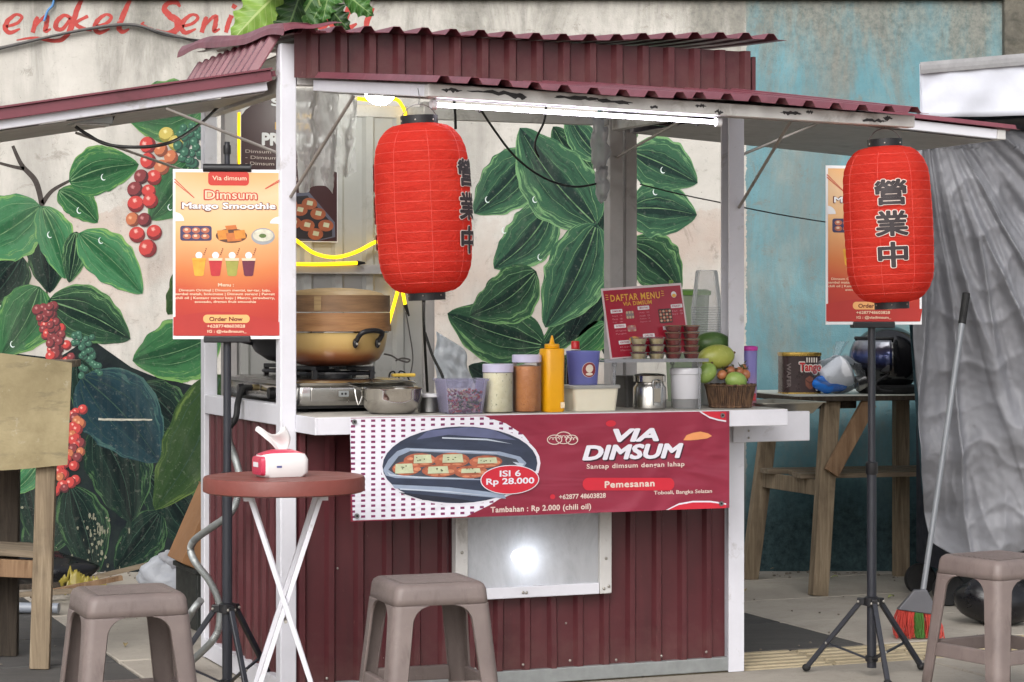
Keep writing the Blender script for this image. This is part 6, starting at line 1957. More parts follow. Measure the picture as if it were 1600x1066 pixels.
def tis(a, b):
    an = (a - 0.5) * 2.4
    w_ = 0.03 * (1 - 0.35 * abs(b - 0.6)) + 0.008
    return (w_ * math.sin(an) * (0.5 + b) - 0.03 * b * b, 0.012 * math.cos(an * 2.6 + b * 2) * (0.4 + b), 0.074 + 0.062 * b + 0.012 * math.sin(a * 9) * b)
ob('pulled_tissue', MB().grid(tis, 16, 8), M_tis, tp, smooth=180, solid=0.0008)

# ================================================================== WEATHERED WOOD
def wood_mat(name, c0, c1, c2, axis='z', dirt=0.4):
    t = NT(name)
    sc = {'z': (14, 14, 1), 'x': (1, 14, 14), 'y': (14, 1, 14)}[axis]
    v = t.coord('Object', sc)
    g = t.noise(v, 3, 7, 0.65, 0.8)
    c = t.ramp(g, [(0.3, lin(c0)), (0.55, lin(c1)), (0.72, lin(c2))])
    d = t.noise(t.coord('Object'), 5, 6, 0.7)
    c = t.mix(t.math('MULTIPLY', t.mask(d, 0.5, 0.75), dirt), c, lin((78, 70, 62)))
    t.set(Base_Color=c, Roughness=0.8, Specular_IOR_Level=0.25)
    t.bump(g, 0.5, 0.008)
    return t.m
M_wz = wood_mat('weathered_wood_upright', (104, 90, 74), (144, 128, 106), (166, 150, 128))
M_wx = wood_mat('weathered_wood_plank', (100, 90, 76), (134, 120, 102), (156, 142, 122), 'x')
M_wd = wood_mat('dark_old_wood', (44, 38, 32), (66, 58, 50), (84, 74, 64), 'z')
M_wo = wood_mat('orange_wood', (112, 86, 64), (142, 114, 88), (160, 134, 106))
# left stand
L0 = gp(113, 7.86)
lt = thing('wooden_stand', 'old wooden stand with faded olive board front on the left', 'stand', (L0.x, L0.y, 0), R(3))
def board_mat():
    t = NT('faded_olive_board')
    v = t.coord('Object')
    a = t.noise(v, 4, 8, 0.7, 0.4); b = t.noise(t.coord('Object', (1, 1, 4)), 6, 6, 0.7)
    c = t.mix(t.mask(a, 0.36, 0.64), lin((140, 126, 92)), lin((170, 156, 120)))
    c = t.mix(t.math('MULTIPLY', t.mask(b, 0.56, 0.7), 0.55), c, lin((104, 96, 76)))
    c = t.mix(t.math('MULTIPLY', t.mask(t.noise(v, 18, 6, .7), 0.62, 0.72), 0.6), c, lin((192, 186, 168)))
    t.set(Base_Color=c, Roughness=0.7)
    t.bump(a, 0.25, 0.01)
    return t.m
zt, zb = 1.112, 0.712
ob('board_front', MB().grid(lambda a, b: (-0.62 + 0.62 * a - 0.016 * (1 - b) * a, -0.005 + 0.006 * math.sin(a * 6), zb + (zt - zb) * b + 0.012 * math.sin(a * 5 + 2) * (1 - b) - 0.035 * b * a * a + 0.03 * b * (1 - a)), 16, 8), board_mat(), lt, solid=0.006)
for k in range(3):
    ob('top_plank', MB().box(-0.62, -0.02, 0.006 + 0.12 * k, 0.118 + 0.12 * k, zt - 0.055, zt - 0.03), M_wx, lt, bevel=0.003)
ob('leg', MB().bar((-0.085, 0.04, zt - 0.056), (-0.118, 0.03, 0.0), 0.068, 0.04, (0, 1, 0)), M_wz, lt, bevel=0.003)
ob('leg', MB().bar((-0.27, 0.34, zt - 0.056), (-0.28, 0.34, 0.0), 0.068, 0.05, (0, 1, 0)), M_wd, lt, bevel=0.003)
ob('shelf_plank', MB().box(-0.62, -0.16, 0.06, 0.2, 0.375, 0.4), M_wx, lt, bevel=0.003, rot=(0, R(4), 0))
ob('shelf_plank', MB().box(-0.62, -0.16, 0.215, 0.34, 0.372, 0.398), M_wx, lt, bevel=0.003, rot=(0, R(4), 0))
ob('shelf_beam', MB().box(-0.62, -0.165, 0.065, 0.105, 0.305, 0.368), M_wo, lt, bevel=0.003, rot=(0, R(3), 0))

# right work table
rtb = thing('wooden_table', 'rough wooden work table against the turquoise wall', 'table', (1.357, 9.93, 0), R(14))
ZT = 0.886
ob('leg', MB().bar((0.07, 0.03, ZT - 0.025), (0.0, 0.0, 0.0), 0.075, 0.06, (0, 1, 0)), M_wz, rtb, bevel=0.003)
ob('leg', MB().bar((0.02, 0.62, ZT - 0.025), (-0.09, 0.64, 0.0), 0.075, 0.05, (0, 1, 0)), M_wz, rtb, bevel=0.003)
ob('leg', MB().bar((0.66, 0.60, ZT - 0.025), (0.66, 0.6, 0.0), 0.07, 0.05, (0, 1, 0)), M_wz, rtb, bevel=0.003)
ob('leg', MB().bar((0.78, 0.03, ZT - 0.025), (0.79, 0.0, 0.0), 0.07, 0.05, (0, 1, 0)), M_wz, rtb, bevel=0.003)
ob('brace', MB().bar((0.235, -0.02, ZT - 0.03), (0.045, -0.04, 0.545), 0.07, 0.028, (0, 1, 0)), M_wo, rtb, bevel=0.003)
ob('side_rail', MB().bar((0.05, 0.035, 0.47), (-0.03, 0.64, 0.47), 0.028, 0.07, (0, 0, 1)), M_wz, rtb, bevel=0.003)
for k, (y, x0) in enumerate(((0.16, -0.02), (0.31, 0.02), (0.47, -0.06))):
    ob('shelf_plank', MB().box(x0, 0.82, y, y + 0.11, 0.506, 0.528), M_wx, rtb, bevel=0.003)
ob('top_bearer', MB().box(-0.11, 0.2, 0.04, 0.1, ZT - 0.06, ZT - 0.024), M_wd, rtb, bevel=0.003)
ob('top', MB().box(-0.14, 0.86, -0.05, 0.68, ZT - 0.0235, ZT - 0.002), M_wd, rtb, bevel=0.002)
ob('top_sheet', MB().box(-0.13, 0.86, -0.052, 0.67, ZT - 0.0015, ZT + 0.003), mk('pale_table_sheet', (196, 198, 190), 0.5, var=0.1, dirt=(140, 132, 118), damt=0.5), rtb)

# ================================================================== ON THE RIGHT TABLE
TY2 = 10.12
zt2 = ZT + 0.0035
tin = thing('biscuit_tin', 'dark brown wafer tin with gold rim on the wooden table', 'tin', gp(1249, TY2, zt2), R(6))
hx, ht = 31.5 * TY2 / FPX, 64 * TY2 / FPX
M_tin = mk('dark_brown_tin', (52, 32, 34), 0.3, var=0.15, scale=6)
ob('tin_body', MB().loft([rrect(hx * .97, hx * .8, 0.035, 5, 0.0), rrect(hx * .97, hx * .8, 0.035, 5, ht - 0.016)]), M_tin, tin, smooth=40)
M_goldm = mk('gold_rim', (196, 162, 84), 0.28, metal=0.8, var=0.1)
ob('rim', MB().loft([rrect(hx, hx * .83, 0.037, 5, ht - 0.0155), rrect(hx * 1.01, hx * .84, 0.037, 5, ht - 0.008), rrect(hx, hx * .83, 0.037, 5, ht), rrect(hx * .9, hx * .74, 0.03, 5, ht - 0.004)]), M_goldm, tin, smooth=40)
ob('base_rim', MB().loft([rrect(hx * .99, hx * .82, 0.036, 5, -0.0003), rrect(hx * .99, hx * .82, 0.036, 5, 0.006)]), M_goldm, tin, smooth=40)
yf = hx * .8 + 0.0008
M_tr = mk('tin_red', (200, 40, 44), 0.35); M_tw = mk('tin_white', (230, 222, 214), 0.35); M_tc = mk('tin_chocolate', (124, 70, 52), 0.35, var=0.3, scale=40)
text('lettering', 'Tango', M_tw, tin, hx * .36, ht * .62, hx * 1.2, ht * .34, yf + 0.0012, bold=0.09)
text('lettering', 'Tango', M_tr, tin, hx * .36, ht * .62, hx * 1.1, ht * .28, yf + 0.0024, bold=0.04)
for k in range(5):
    flat('stripe', [rect(hx * (.16 + .12 * k), hx * (.22 + .12 * k), ht * .76, ht * .88)], M_tw, tin, yf + 0.001)
for pp in ([(.1, .36), (.32, .44), (.56, .36), (.34, .27)], [(.1, .34), (.33, .25), (.33, .1), (.12, .2)], [(.35, .25), (.57, .34), (.55, .18), (.35, .1)]):
    flat('chocolate_picture', [[(hx * a, ht * b) for a, b in pp]], M_tc, tin, yf + 0.001)
flat('cream_picture', [ell(hx * .68, ht * .16, hx * .09, ht * .09, 12)], M_tw, tin, yf + 0.0014)
o = text('lettering', 'WAFER', mk('tin_grey', (124, 110, 108), 0.4), tin, 0, 0, ht * .6, hx * .22, 0.0, bold=0.03)
o.rotation_euler = (0, R(90), 0); o.location = (-hx * .72, -yf - 0.001, ht * .45)

bg_ = thing('plastic_bag', 'clear plastic bag with white and blue cup between tin and helmet', 'bag', gp(1312, TY2 - 0.06, zt2), R(10))
e = TY2 / FPX
ob('white_cup', MB().lathe([(0.04, 0), (0.052, 0.01), (0.075, 0.11), (0.06, 0.125)], 24), mk('white_foam', (226, 228, 234), 0.5), bg_, smooth=50, loc=(-0.075, 0, 0.06), rot=(0, R(66), 0))
ob('blue_pouch', MB().ball((-0.045, 0, 0.045), 0.085, 0.05, 0.042, 18, 10, fn=lambda p: p + Vector((0, 0, 0.004 * math.sin(p.x * 80)))), mk('bright_blue_film', (24, 116, 214), 0.25, var=0.15), bg_, smooth=180)
ob('tin_lid', MB().lathe([(0.03, 0), (0.036, 0.004), (0.03, 0.05)], 20), M_steel, bg_, smooth=40, loc=(0.068, -0.02, 0.042), rot=(0, R(72), 0))
def bagf(p):
    n_ = noise.noise(p * 22) * 0.014 + noise.noise(p * 50) * 0.006
    q = p * (1 + n_ / max(p.length, .01))
    if q.z > 0.05: q.x -= 0.02 * (q.z - 0.05) * 10 * 0.2
    return q
M_bagf = film('clear_bag_film', (232, 236, 240), 0.05, 0.1, 0.2, 0.4, 25)
ob('bag_film', MB().ball((-0.005, 0, 0.087), 0.122, 0.07, 0.084, 26, 16, fn=bagf), M_bagf, bg_, smooth=180)
ob('bag_neck', MB().grid(lambda a, b: (-0.02 + (a - 0.5) * 0.035 * (1 + 0.9 * b) + 0.035 * b, 0.012 * math.sin(a * 8), 0.16 + 0.075 * b), 10, 6), film('clear_bag_neck', (232, 236, 240), 0.2, 0.12, 0.3), bg_, smooth=180)

hm = thing('motorcycle_helmet', 'glossy black motorcycle helmet with tinted visor on the table', 'helmet', gp(1386, TY2 + 0.02, zt2), R(-28))
M_gloss = mk('gloss_black', (16, 16, 19), 0.16, var=0.1, coat=0.6)
def helm(p):
    q = p.copy()
    if q.z < -0.09: q.z = -0.09 - (q.z + 0.09) * 0.1
    if q.x < 0 and q.z < 0: q.x *= 1.06
    return q
ob('shell', MB().ball((0, 0, 0.155), 0.165, 0.14, 0.152, 32, 22, fn=lambda p: Vector((p.x, p.y, max(p.z, -0.152 + 0.05 * (1 if p.x > 0.1 else 0.0))))), M_gloss, hm, smooth=180)
ob('lower_rim', MB().loft([rrect(0.12, 0.105, 0.09, 6, 0.0), rrect(0.135, 0.115, 0.1, 6, 0.01), rrect(0.14, 0.12, 0.1, 6, 0.03), rrect(0.12, 0.1, 0.09, 6, 0.04)]), M_rubber, hm, smooth=60)
def visor_mat():
    t = NT('iridescent_visor')
    x, y, z = t.xyz(t.coord('Object'))
    f = t.math('ADD', t.math('MULTIPLY', z, 3.2), t.math('MULTIPLY', t.noise(t.coord('Object'), 9, 3), 0.25))
    c = t.ramp(f, [(0.35, lin((26, 26, 34))), (0.55, lin((30, 31, 44))), (0.68, lin((52, 64, 112))), (0.78, lin((70, 64, 78))), (0.9, lin((150, 154, 164)))])
    t.set(Base_Color=c, Roughness=0.1, Metallic=0.3)
    return t.m
mb = MB()
mb.grid(lambda a, b: (lambda ph, th: (0.172 * math.cos(th) * math.cos(ph), 0.148 * math.sin(th) * math.cos(ph), 0.155 + 0.157 * math.sin(ph)))(R(-18 + 52 * b), R(-178 + 112 * a)), 24, 10)
ob('visor', mb, visor_mat(), hm, smooth=180, solid=0.003)
ob('visor_band', MB().tube([(0.176 * math.cos(R(36)) * math.cos(R(-182 + 5 * k)), 0.152 * math.cos(R(36)) * math.sin(R(-182 + 5 * k)), 0.155 + 0.16 * math.sin(R(36))) for k in range(25)], 0.008, 8), M_rubber, hm, smooth=180)
ob('vent', MB().box(0.02, 0.06, -0.142, -0.132, 0.1, 0.13), M_black, hm, bevel=0.004)
ob('chin_strap', MB().tube([(0.05, -0.12, 0.09), (0.0, -0.152, 0.05), (0.02, -0.15, 0.02), (0.07, -0.13, 0.012)], 0.006, 8, 6), M_rubber, hm, smooth=180)

# ================================================================== TARPAULIN AND CANOPY ON THE RIGHT
def tarp_mat(name, c0, c1):
    t = NT(name)
    v = t.coord('Object')
    a = t.noise(v, 2.2, 4, 0.6)
    c = t.mix(t.mask(a, 0.3, 0.7), lin(c0), lin(c1))
    # woven ribbon texture
    x, y, z = t.xyz(v)
    wv = t.math('MULTIPLY', t.math('SINE', t.math('MULTIPLY', x, 900.0)), t.math('SINE', t.math('MULTIPLY', z, 900.0)))
    c = t.mix(t.math('MULTIPLY', t.math('MULTIPLY_ADD', wv, 0.5, 0.5), 0.16), c, lin((96, 96, 102)))
    c = t.mix(t.math('MULTIPLY', t.mask(t.noise(v, 34, 6, 0.7), 0.62, 0.72), 0.35), c, lin((86, 84, 84)))
    cr = t.noise(t.coord('Object', (1.2, 1, 0.8)), 14, 4, 0.6, 0.4)
    c = t.mix(t.math('MULTIPLY', t.mask(cr, 0.6, 0.75), 0.12), c, lin((180, 180, 186)))
    t.set(Base_Color=c, Roughness=0.5, Specular_IOR_Level=0.4)
    t.bump(t.math('ADD', cr, t.math('MULTIPLY', wv, 0.03)), 0.35, 0.01)
    return t.m
M_tarp = tarp_mat('silver_grey_tarp', (124, 125, 131), (142, 143, 149))
TPY = 9.25
def tarp(a, b):
    """a 0..1 across, b 0..1 down"""
    u0 = 1433 - 6 * math.sin(b * 3.0) + 36 * max(0, b - 0.45) + 60 * max(0, b - 0.8)
    if b < 0.08: u0 += 8
    u1 = 1720
    u = u0 + (u1 - u0) * a
    v = 176 + (872 - 176) * b + 26 * a * (1 - b) * 0 + (20 * math.sin(a * 5.5 + 0.5) - 30 * (1 - a) ** 3) * max(0, b - 0.6) / 0.4
    # folds fan out from the upper left corner
    du = (u - 1440); dv = (v - 150) + 40
    ang = math.atan2(du, dv)
    rr = math.hypot(du, dv)
    p = Vector((ang * 4, rr * 0.002, 1.7))
    amp = 0.075 * min(1.0, rr / 260.0)
    sf = math.sin(ang * 11 + 1.6 * noise.noise(p) + 0.6)
    f = (abs(sf) ** 0.6 * (1 if sf > 0 else -1)) * 0.55 + 0.55 * noise.noise(Vector((ang * 9, rr * 0.004, 5)))
    f += 0.25 * noise.noise(Vector((u * 0.018, v * 0.012, 9)))
    low = max(0.0, (b - 0.62) / 0.38)
    f2 = noise.noise(Vector((u * 0.012, v * 0.016, 3))) * 0.09 * low + 0.06 * math.sin(v * 0.035 + u * 0.012) * low
    bulge = -0.1 * math.sin(math.pi * low) * (0.4 + 0.6 * a) if low > 0 else 0.0
    def rdg(x, y, w_): return max(0.0, 1 - 2.6 * abs(noise.noise(Vector((x, y, w_))))) ** 2
    wf = min(1.0, rr / 200.0)
    fine = -0.05 * wf * rdg(ang * 8, rr * 0.0022, 21) - 0.012 * wf * rdg(ang * 15, rr * 0.003, 31) - 0.012 * rdg(u * 0.016, v * 0.014, 41) + 0.004 * noise.noise(Vector((u * 0.1, v * 0.08, 17)))
    y = TPY + amp * f + f2 + bulge + fine + 0.1 * (1 - a) * b
    return tuple(W(u, v, TPY).xy.to_3d() * 0 + Vector(((u - 800) * TPY / FPX, y, CAMH - (v - HZ) * TPY / FPX)))
tg = thing('grey_tarpaulin', 'crumpled silver grey tarpaulin hanging at the right edge', 'tarpaulin', (0, 0, 0))
ob('sheet', MB().grid(tarp, 170, 230), M_tarp, tg, smooth=180, solid=0.0015)
# teal cloth edge behind it
o = ob('teal_cloth', MB().grid(lambda a, b: tuple(W(1421 + 34 * a + 20 * b, 505 + 268 * b, 9.5 + 0.02 * math.sin(a * 6 + b * 4))), 12, 24), mk('teal_cloth', (44, 74, 84), 0.7, var=0.25, scale=10, stretch=(1, 1, .2)), None, smooth=180, solid=0.002)
tag(o, 'strip of dark teal cloth hanging beside the grey tarpaulin', 'cloth')
# white canopy valance of the neighbouring stand
cn = thing('white_canopy', 'white canvas canopy edge with grey band at the upper right', 'canopy', (0, 0, 0))
CYY = 9.05
def val(a, b):
    u = 1438 + 300 * a; v0 = 100 - 0.085 * (u - 1438); v1 = 184 - 0.02 * (u - 1438)
    v = v0 + (v1 - v0) * b
    y = CYY + 0.012 * math.sin(a * 16 + b * 2.5) * b + 0.01 * noise.noise(Vector((a * 9, b * 3, 0)))
    return ((u - 800) * CYY / FPX, y, CAMH - (v - HZ) * CYY / FPX)
ob('valance', MB().grid(val, 40, 10), mk('white_canvas', (204, 207, 218), 0.6, var=0.04, bump=0.1, bscale=20), cn, smooth=180, solid=0.002)
def band(a, b):
    u = 1437 + 301 * a; v0 = 100 - 0.085 * (u - 1438)
    v = v0 - 2 + 18 * b
    return ((u - 800) * CYY / FPX, CYY - 0.012 - 0.004 * math.sin(b * 3), CAMH - (v - HZ) * CYY / FPX)
ob('grey_band', MB().grid(band, 20, 3), mk('grey_webbing', (146, 146, 148), 0.7, var=0.15, scale=20), cn, solid=0.004)
ob('canopy_side', MB().grid(lambda a, b: (lambda u, v, y: ((u - 800) * CYY / FPX, y, CAMH - (v - HZ) * CYY / FPX))(1437 + 1.5 * b + 90 * a, 100 + 84 * b, CYY + 0.5 * a), 6, 4), mk('white_canvas', (0, 0, 0)), cn, solid=0.002)
ob('canopy_top', MB().grid(lambda a, b: (lambda q: (q[0] * (1 + 0.08 * b) + 0.1 * b, CYY + 0.002 + 0.5 * b, q[2] + 0.004 + 0.03 * b))(val(a, 0)), 10, 4), mk('white_canvas', (0, 0, 0)), cn, solid=0.002)
ob('pole', MB().tube([W(1690, 100, CYY + 0.03) * 1.0, Vector((W(1690, 100, CYY + 0.03).x, CYY + 0.03, 0.0))], 0.02, 12), M_galv, cn, smooth=40)
ob('top_rail', MB().tube([W(1442, 106, CYY + 0.03), W(1735, 82, CYY + 0.03)], 0.014, 10), M_galv, cn, smooth=40)
dk = ob('dark_tarp_roll', MB().grid(lambda a, b: (lambda u, v: ((u - 800) * 9.2 / FPX, 9.2 - 0.05 * math.sin(b * 3.1) + 0.015 * noise.noise(Vector((a * 20, b * 5, 2))), CAMH - (v - HZ) * 9.2 / FPX))(1432 + 290 * a, 176 + 32 * b + 5 * math.sin(a * 9)), 50, 8),
        mk('black_sheeting', (34, 34, 40), 0.35, var=0.2, bump=0.3, bscale=18), None, smooth=180, solid=0.002)
tag(dk, 'dark plastic sheeting bunched under the white canopy edge', 'sheeting')
# what the tarpaulin covers
cv = thing('covered_cart', 'dark cart body in shadow under the grey tarpaulin', 'cart', gp(1560, 9.55), R(8))
M_navy = mk('navy_painted_board', (34, 36, 48), 0.6, var=0.2, dirt=(24, 24, 28), damt=0.6)
ob('body', MB().box(-0.2, 0.6, 0.0, 0.5, 0.14, 1.5), M_navy, cv, bevel=0.006)
for x in (-0.2, 0.5):
    for y in (0.06, 0.44):
        w_ = ob('wheel', MB().lathe([(0.03, -0.02), (0.065, -0.02), (0.07, -0.012), (0.07, 0.012), (0.065, 0.02), (0.03, 0.02)], 24), M_rubber, cv, smooth=40, loc=(x, y, 0.07), rot=(R(90), 0, 0))
sk = thing('black_sack', 'black rubbish sack on the paving under the tarpaulin', 'sack', gp(1556, 9.0), 0)
ob('sack', MB().ball((0, 0, 0.1), 0.16, 0.12, 0.1, 28, 18, fn=lambda p: p * (1 + 0.16 * noise.noise(p * 9) + 0.06 * noise.noise(p * 26))), mk('black_bag_film', (22, 22, 26), 0.3, var=0.2), sk, smooth=180)
ob('sack_knot', MB().ball((0.02, -0.02, 0.2), 0.035, 0.03, 0.05, 12, 8, fn=lambda p: p * (1 + 0.3 * noise.noise(p * 40))), mk('black_bag_film', (0, 0, 0)), sk, smooth=180)
# broom
bA = W(1438, 952, 8.62); bB = W(1510, 458, 8.92)
br = thing('broom', 'broom with grey handle and red and green bristles leaning at the tarpaulin', 'broom', (bA.x, bA.y, 0))
lo = lambda p: p - Vector((bA.x, bA.y, 0))
a_, b_ = lo(bA), lo(bB)
ob('handle', MB().tube([a_, a_.lerp(b_, .92)], 0.0115, 12), mk('grey_painted_tube', (132, 136, 142), 0.35, var=0.1), br, smooth=40)
ob('grip', MB().tube([a_.lerp(b_, .9), b_], 0.0155, 12), M_rubber, br, smooth=60, bevel=0.003)
hd = W(1436, 952, 8.62) - Vector((bA.x, bA.y, 0))
ob('head_block', MB().add([hd + Vector(p) for p in ((-0.02, -0.012, 0.075), (0.03, -0.012, 0.075), (0.03, 0.012, 0.075), (-0.02, 0.012, 0.075), (-0.085, -0.02, -0.0), (0.075, -0.02, -0.022), (0.075, 0.02, -0.022), (-0.085, 0.02, 0.0))],
                        [(3, 2, 1, 0), (4, 5, 6, 7), (0, 1, 5, 4), (1, 2, 6, 5), (2, 3, 7, 6), (3, 0, 4, 7)]), mk('grey_broom_plastic', (92, 92, 98), 0.4), br, bevel=0.004)
for nm, x0, x1, m in (('red_bristles', -0.082, -0.018, mk('red_bristle', (204, 76, 66), 0.6, var=0.2)), ('green_bristles', -0.016, 0.014, mk('green_bristle', (86, 134, 64), 0.6, var=0.2)), ('red_bristles', 0.016, 0.074, mk('red_bristle', (0, 0, 0)))):
    mb = MB()
    for i in range(110):
        x = random.uniform(x0, x1); y = random.uniform(-0.017, 0.017)
        zt_ = hd.z - 0.002 - 0.022 * (x + 0.085) / 0.16
        sp = 1.12
        mb.tube([hd + Vector((x, y, zt_ - hd.z)), hd + Vector((x * sp + random.uniform(-.008, .008), y * 1.9, 0.5 * (zt_ - hd.z) - 0.5 * hd.z + .004)), hd + Vector((x * sp * 1.05 + random.uniform(-.012, .012), y * 2.1 + random.uniform(-.01, .01), -hd.z + random.uniform(0.002, 0.014)))], 0.0016, 4, 2)
    o = ob(nm, mb, m, br); o['kind'] = 'stuff'

# ================================================================== WIRES, HOSE, BAGS
def cable(name, pts, r, label, mat=M_cable, cat='cable', sub=8):
    o = ob(name, MB().tube(pts, r, 8, sub), mat, None, smooth=180)
    return tag(o, label, cat)
def stp(u, v, t):
    s, z = sz(u, v, t); return S(s, t, z)
cable('black_cable', [stp(748, 166, 0.3), stp(770, 200, 0.35), stp(806, 246, 0.45), stp(850, 278, 0.6), stp(898, 292, 0.8), stp(945, 284, 0.95)], 0.0042, 'black cable drooping from the tube lamp to the back post')
cable('black_cable', [stp(854, 160, 0.3), stp(850, 190, 0.3), stp(838, 216, 0.3), stp(836, 232, 0.3), stp(842, 246, 0.3)], 0.004, 'short black cable end dangling before the big painted leaf')
cable('black_cable', [stp(709, 150, 0.2), stp(711, 180, 0.2), stp(712, 202, 0.2)], 0.005, 'short thick black cable beside the left lantern')
cable('black_cable', [W(662, 468, 6.3), stp(662, 500, 0.2), stp(665, 560, 0.5), stp(668, 612, 0.6)], 0.005, 'black power cable running down from the left lantern to the counter')
cable('black_cable', [stp(664, 520, 0.55), stp(676, 556, 0.5), stp(693, 594, 0.4), stp(694, 640, 0.35)], 0.005, 'black power cable slanting down behind the salad tub')
cable('thin_wire', [stp(1000, 288, SD - 0.05), stp(1060, 303, 0.9), stp(1132, 318, 0.5), stp(1200, 332, 0.6), W(1276, 345, 8.6), W(1330, 352, 8.9)], 0.0026, 'thin dark wire crossing from the back post to the turquoise wall')
cable('thin_wire', [stp(634, 488, 0.9), stp(640, 520, 0.9), stp(645, 560, 0.9), stp(640, 590, 0.9)], 0.0025, 'thin grey wire hanging from the rope light plug', mk('grey_wire', (96, 92, 90), 0.6))
cable('coiled_wire', [stp(600, 553, 0.7), stp(612, 556, 0.7), stp(622, 562, 0.7), stp(636, 566, 0.7), stp(640, 562, 0.7), stp(628, 560, 0.7), stp(618, 564, 0.7)], 0.003, 'grey wire loop behind the pot', mk('grey_wire', (0, 0, 0)))
pl = thing('power_strip', 'cream power strip with black plugs behind the steel bowl', 'power strip', stp(620, 596, 0.45) * 1.0, TH)
pl.location.z = CZ + 0.0005
ob('strip', MB().box(-0.03, 0.075, -0.02, 0.02, 0, 0.07), mk('cream_plastic_old', (196, 186, 160), 0.5), pl, bevel=0.006)
ob('plug', MB().box(-0.005, 0.02, -0.012, 0.012, 0.0705, 0.095), M_black, pl, bevel=0.004)
ob('plug_cord', MB().tube([(0.008, 0, 0.094), (0.01, 0, 0.12), (0.03, 0, 0.115), (0.05, 0, 0.08), (0.06, 0, 0.03)], 0.003, 6, 5), M_cable, pl)
ob('plug_cord', MB().tube([(-0.03, 0, 0.09), (-0.025, 0, 0.115), (-0.01, 0, 0.12), (-0.004, 0, 0.1)], 0.003, 6, 5), M_cable, pl)
ob('plug', MB().ball((-0.03, 0, 0.082), 0.012, seg=10, rings=6), mk('cream_plastic_old', (0, 0, 0)), pl, smooth=180)

# wires on the wall, upper left
def wallp(u, v, d=0.02):
    x, z = MW(u, v); return Vector((x, WALL_Y - d, z))
cable('wall_cable', [wallp(-60, 88), wallp(0, 76), wallp(80, 58), wallp(150, 44), wallp(204, 39), wallp(250, 50), wallp(300, 64), wallp(360, 84)], 0.007, 'grey cable sagging across the wall under the red lettering', mk('grey_wire', (0, 0, 0)))
cable('wall_cable', [wallp(-60, 92, .03), wallp(20, 74, .03), wallp(110, 53, .03), wallp(204, 41, .03), wallp(262, 57, .03), wallp(330, 66, .03)], 0.004, 'thin dark cable twisted along the grey wall cable')
cable('blue_string', [wallp(86, -10), wallp(84, 8), wallp(76, 18), wallp(70, 34)], 0.006, 'short blue string hanging over the red lettering', mk('blue_string', (86, 140, 196), 0.6), 'string')

# armoured gas hose down the left side
def lp(u, v, s):
    k = (u - 800.0) / FPX
    t = (CX + s * CS - k * (CY + s * SN)) / (SN + k * CS)
    return S(s, t, z_at(v, s, t))
hp_ = [lp(357, 668, -0.075), lp(358, 690, -0.08), lp(366, 712, -0.07), lp(374, 744, -0.07), lp(370, 782, -0.08), lp(356, 806, -0.1), lp(328, 826, -0.13), lp(304, 844, -0.15), lp(298, 860, -0.15), lp(306, 880, -0.15), lp(326, 906, -0.12), lp(340, 934, -0.1), lp(344, 962, -0.1), lp(338, 992, -0.12), lp(318, 1016, -0.14), lp(296, 1034, -0.15), lp(276, 1032, -0.18), lp(270, 1014, -0.2), lp(284, 986, -0.22), lp(300, 956, -0.22), lp(314, 938, -0.2)]
for p in hp_:
    p.z = max(p.z, 0.013)
P = crom(hp_, 26)
mb = MB(); d_prev = None
mb.tube(P, 0.0125, 10)
for i, v_ in enumerate(mb.V):
    ring = i // 10
    c = P[ring]; q = 0.86 if ring % 2 else 1.06
    mb.V[i] = tuple(c + (Vector(v_) - c) * q)
o = ob('gas_hose', mb, M_galv, None, smooth=60)
tag(o, 'ribbed silver gas hose winding down beside the tripod sign', 'hose')
cable('stove_hose', [S(0.02, 0.49, CZ + 0.07), S(-0.02, 0.47, CZ + 0.065), S(-0.045, 0.43, CZ + 0.02), S(-0.055, 0.42, CZ - 0.03), lp(357, 670, -0.075)], 0.011, 'black rubber hose bending from the stove over the side rail', M_rubber, 'hose')

# translucent plastic sheets hanging at the near corner
M_sheet = film('crumpled_clear_sheet', (228, 228, 228), 0.52, 0.16, 0.55, 0.6, 12)
def hang(u0, u1, v0, v1, t, seed, taper=0.0, amp=0.02):
    def f(a, b):
        u = u0 + (u1 - u0) * a - taper * b * (0.5 - a) * -1
        v = v0 + (v1 - v0) * b + 6 * math.sin(a * 7 + seed) * b
        s, z = sz(u, v, t)
        yy = t + amp * math.sin(a * 11 + seed + b * 2) * (0.4 + b) + amp * 1.5 * noise.noise(Vector((a * 4, b * 5, seed))) + 0.006 * noise.noise(Vector((a * 15, b * 18, seed)))
        return tuple(S(s, yy, z))
    return f
o = ob('clear_plastic_sheet', MB().grid(hang(462, 530, 138, 296, 0.1, 1.0, 12), 34, 50), M_sheet, None, smooth=180)
tag(o, 'crumpled clear plastic sheet hanging beside the corner post', 'plastic sheet')
o = ob('clear_plastic_sheet', MB().grid(hang(500, 560, 140, 272, 0.2, 3.0, 8), 34, 50), M_sheet, None, smooth=180)
tag(o, 'second clear plastic sheet, further from the corner post', 'plastic sheet')
M_wb = film('white_bag_film', (222, 222, 226), 0.62, 0.25, 0.5, 0.5, 22)
def blob(center, rx, ry, rz, sc, amp):
    return MB().ball(center, rx, ry, rz, 26, 22, fn=lambda p: p * (1 + amp * noise.noise(p * sc) + amp * .5 * noise.noise(p * sc * 2.7)))
hb = thing('hanging_bag', 'bundle of white plastic bags hanging on the back right post', 'bag', stp(938, 300, SD - 0.08))
hb.location = stp(937, 310, 0.9)
ob('bag', blob((0, 0, 0.2), 0.034, 0.03, 0.11, 26, 0.5), M_wb, hb, smooth=180)
ob('bag', blob((0.008, 0, 0.06), 0.026, 0.025, 0.075, 30, 0.5), M_wb, hb, smooth=180)
ob('tie', MB().tube([(0, 0, 0.29), (0.01, 0.02, 0.34), (0.03, 0.06, 0.36)], 0.003, 6, 3), M_rod, hb)
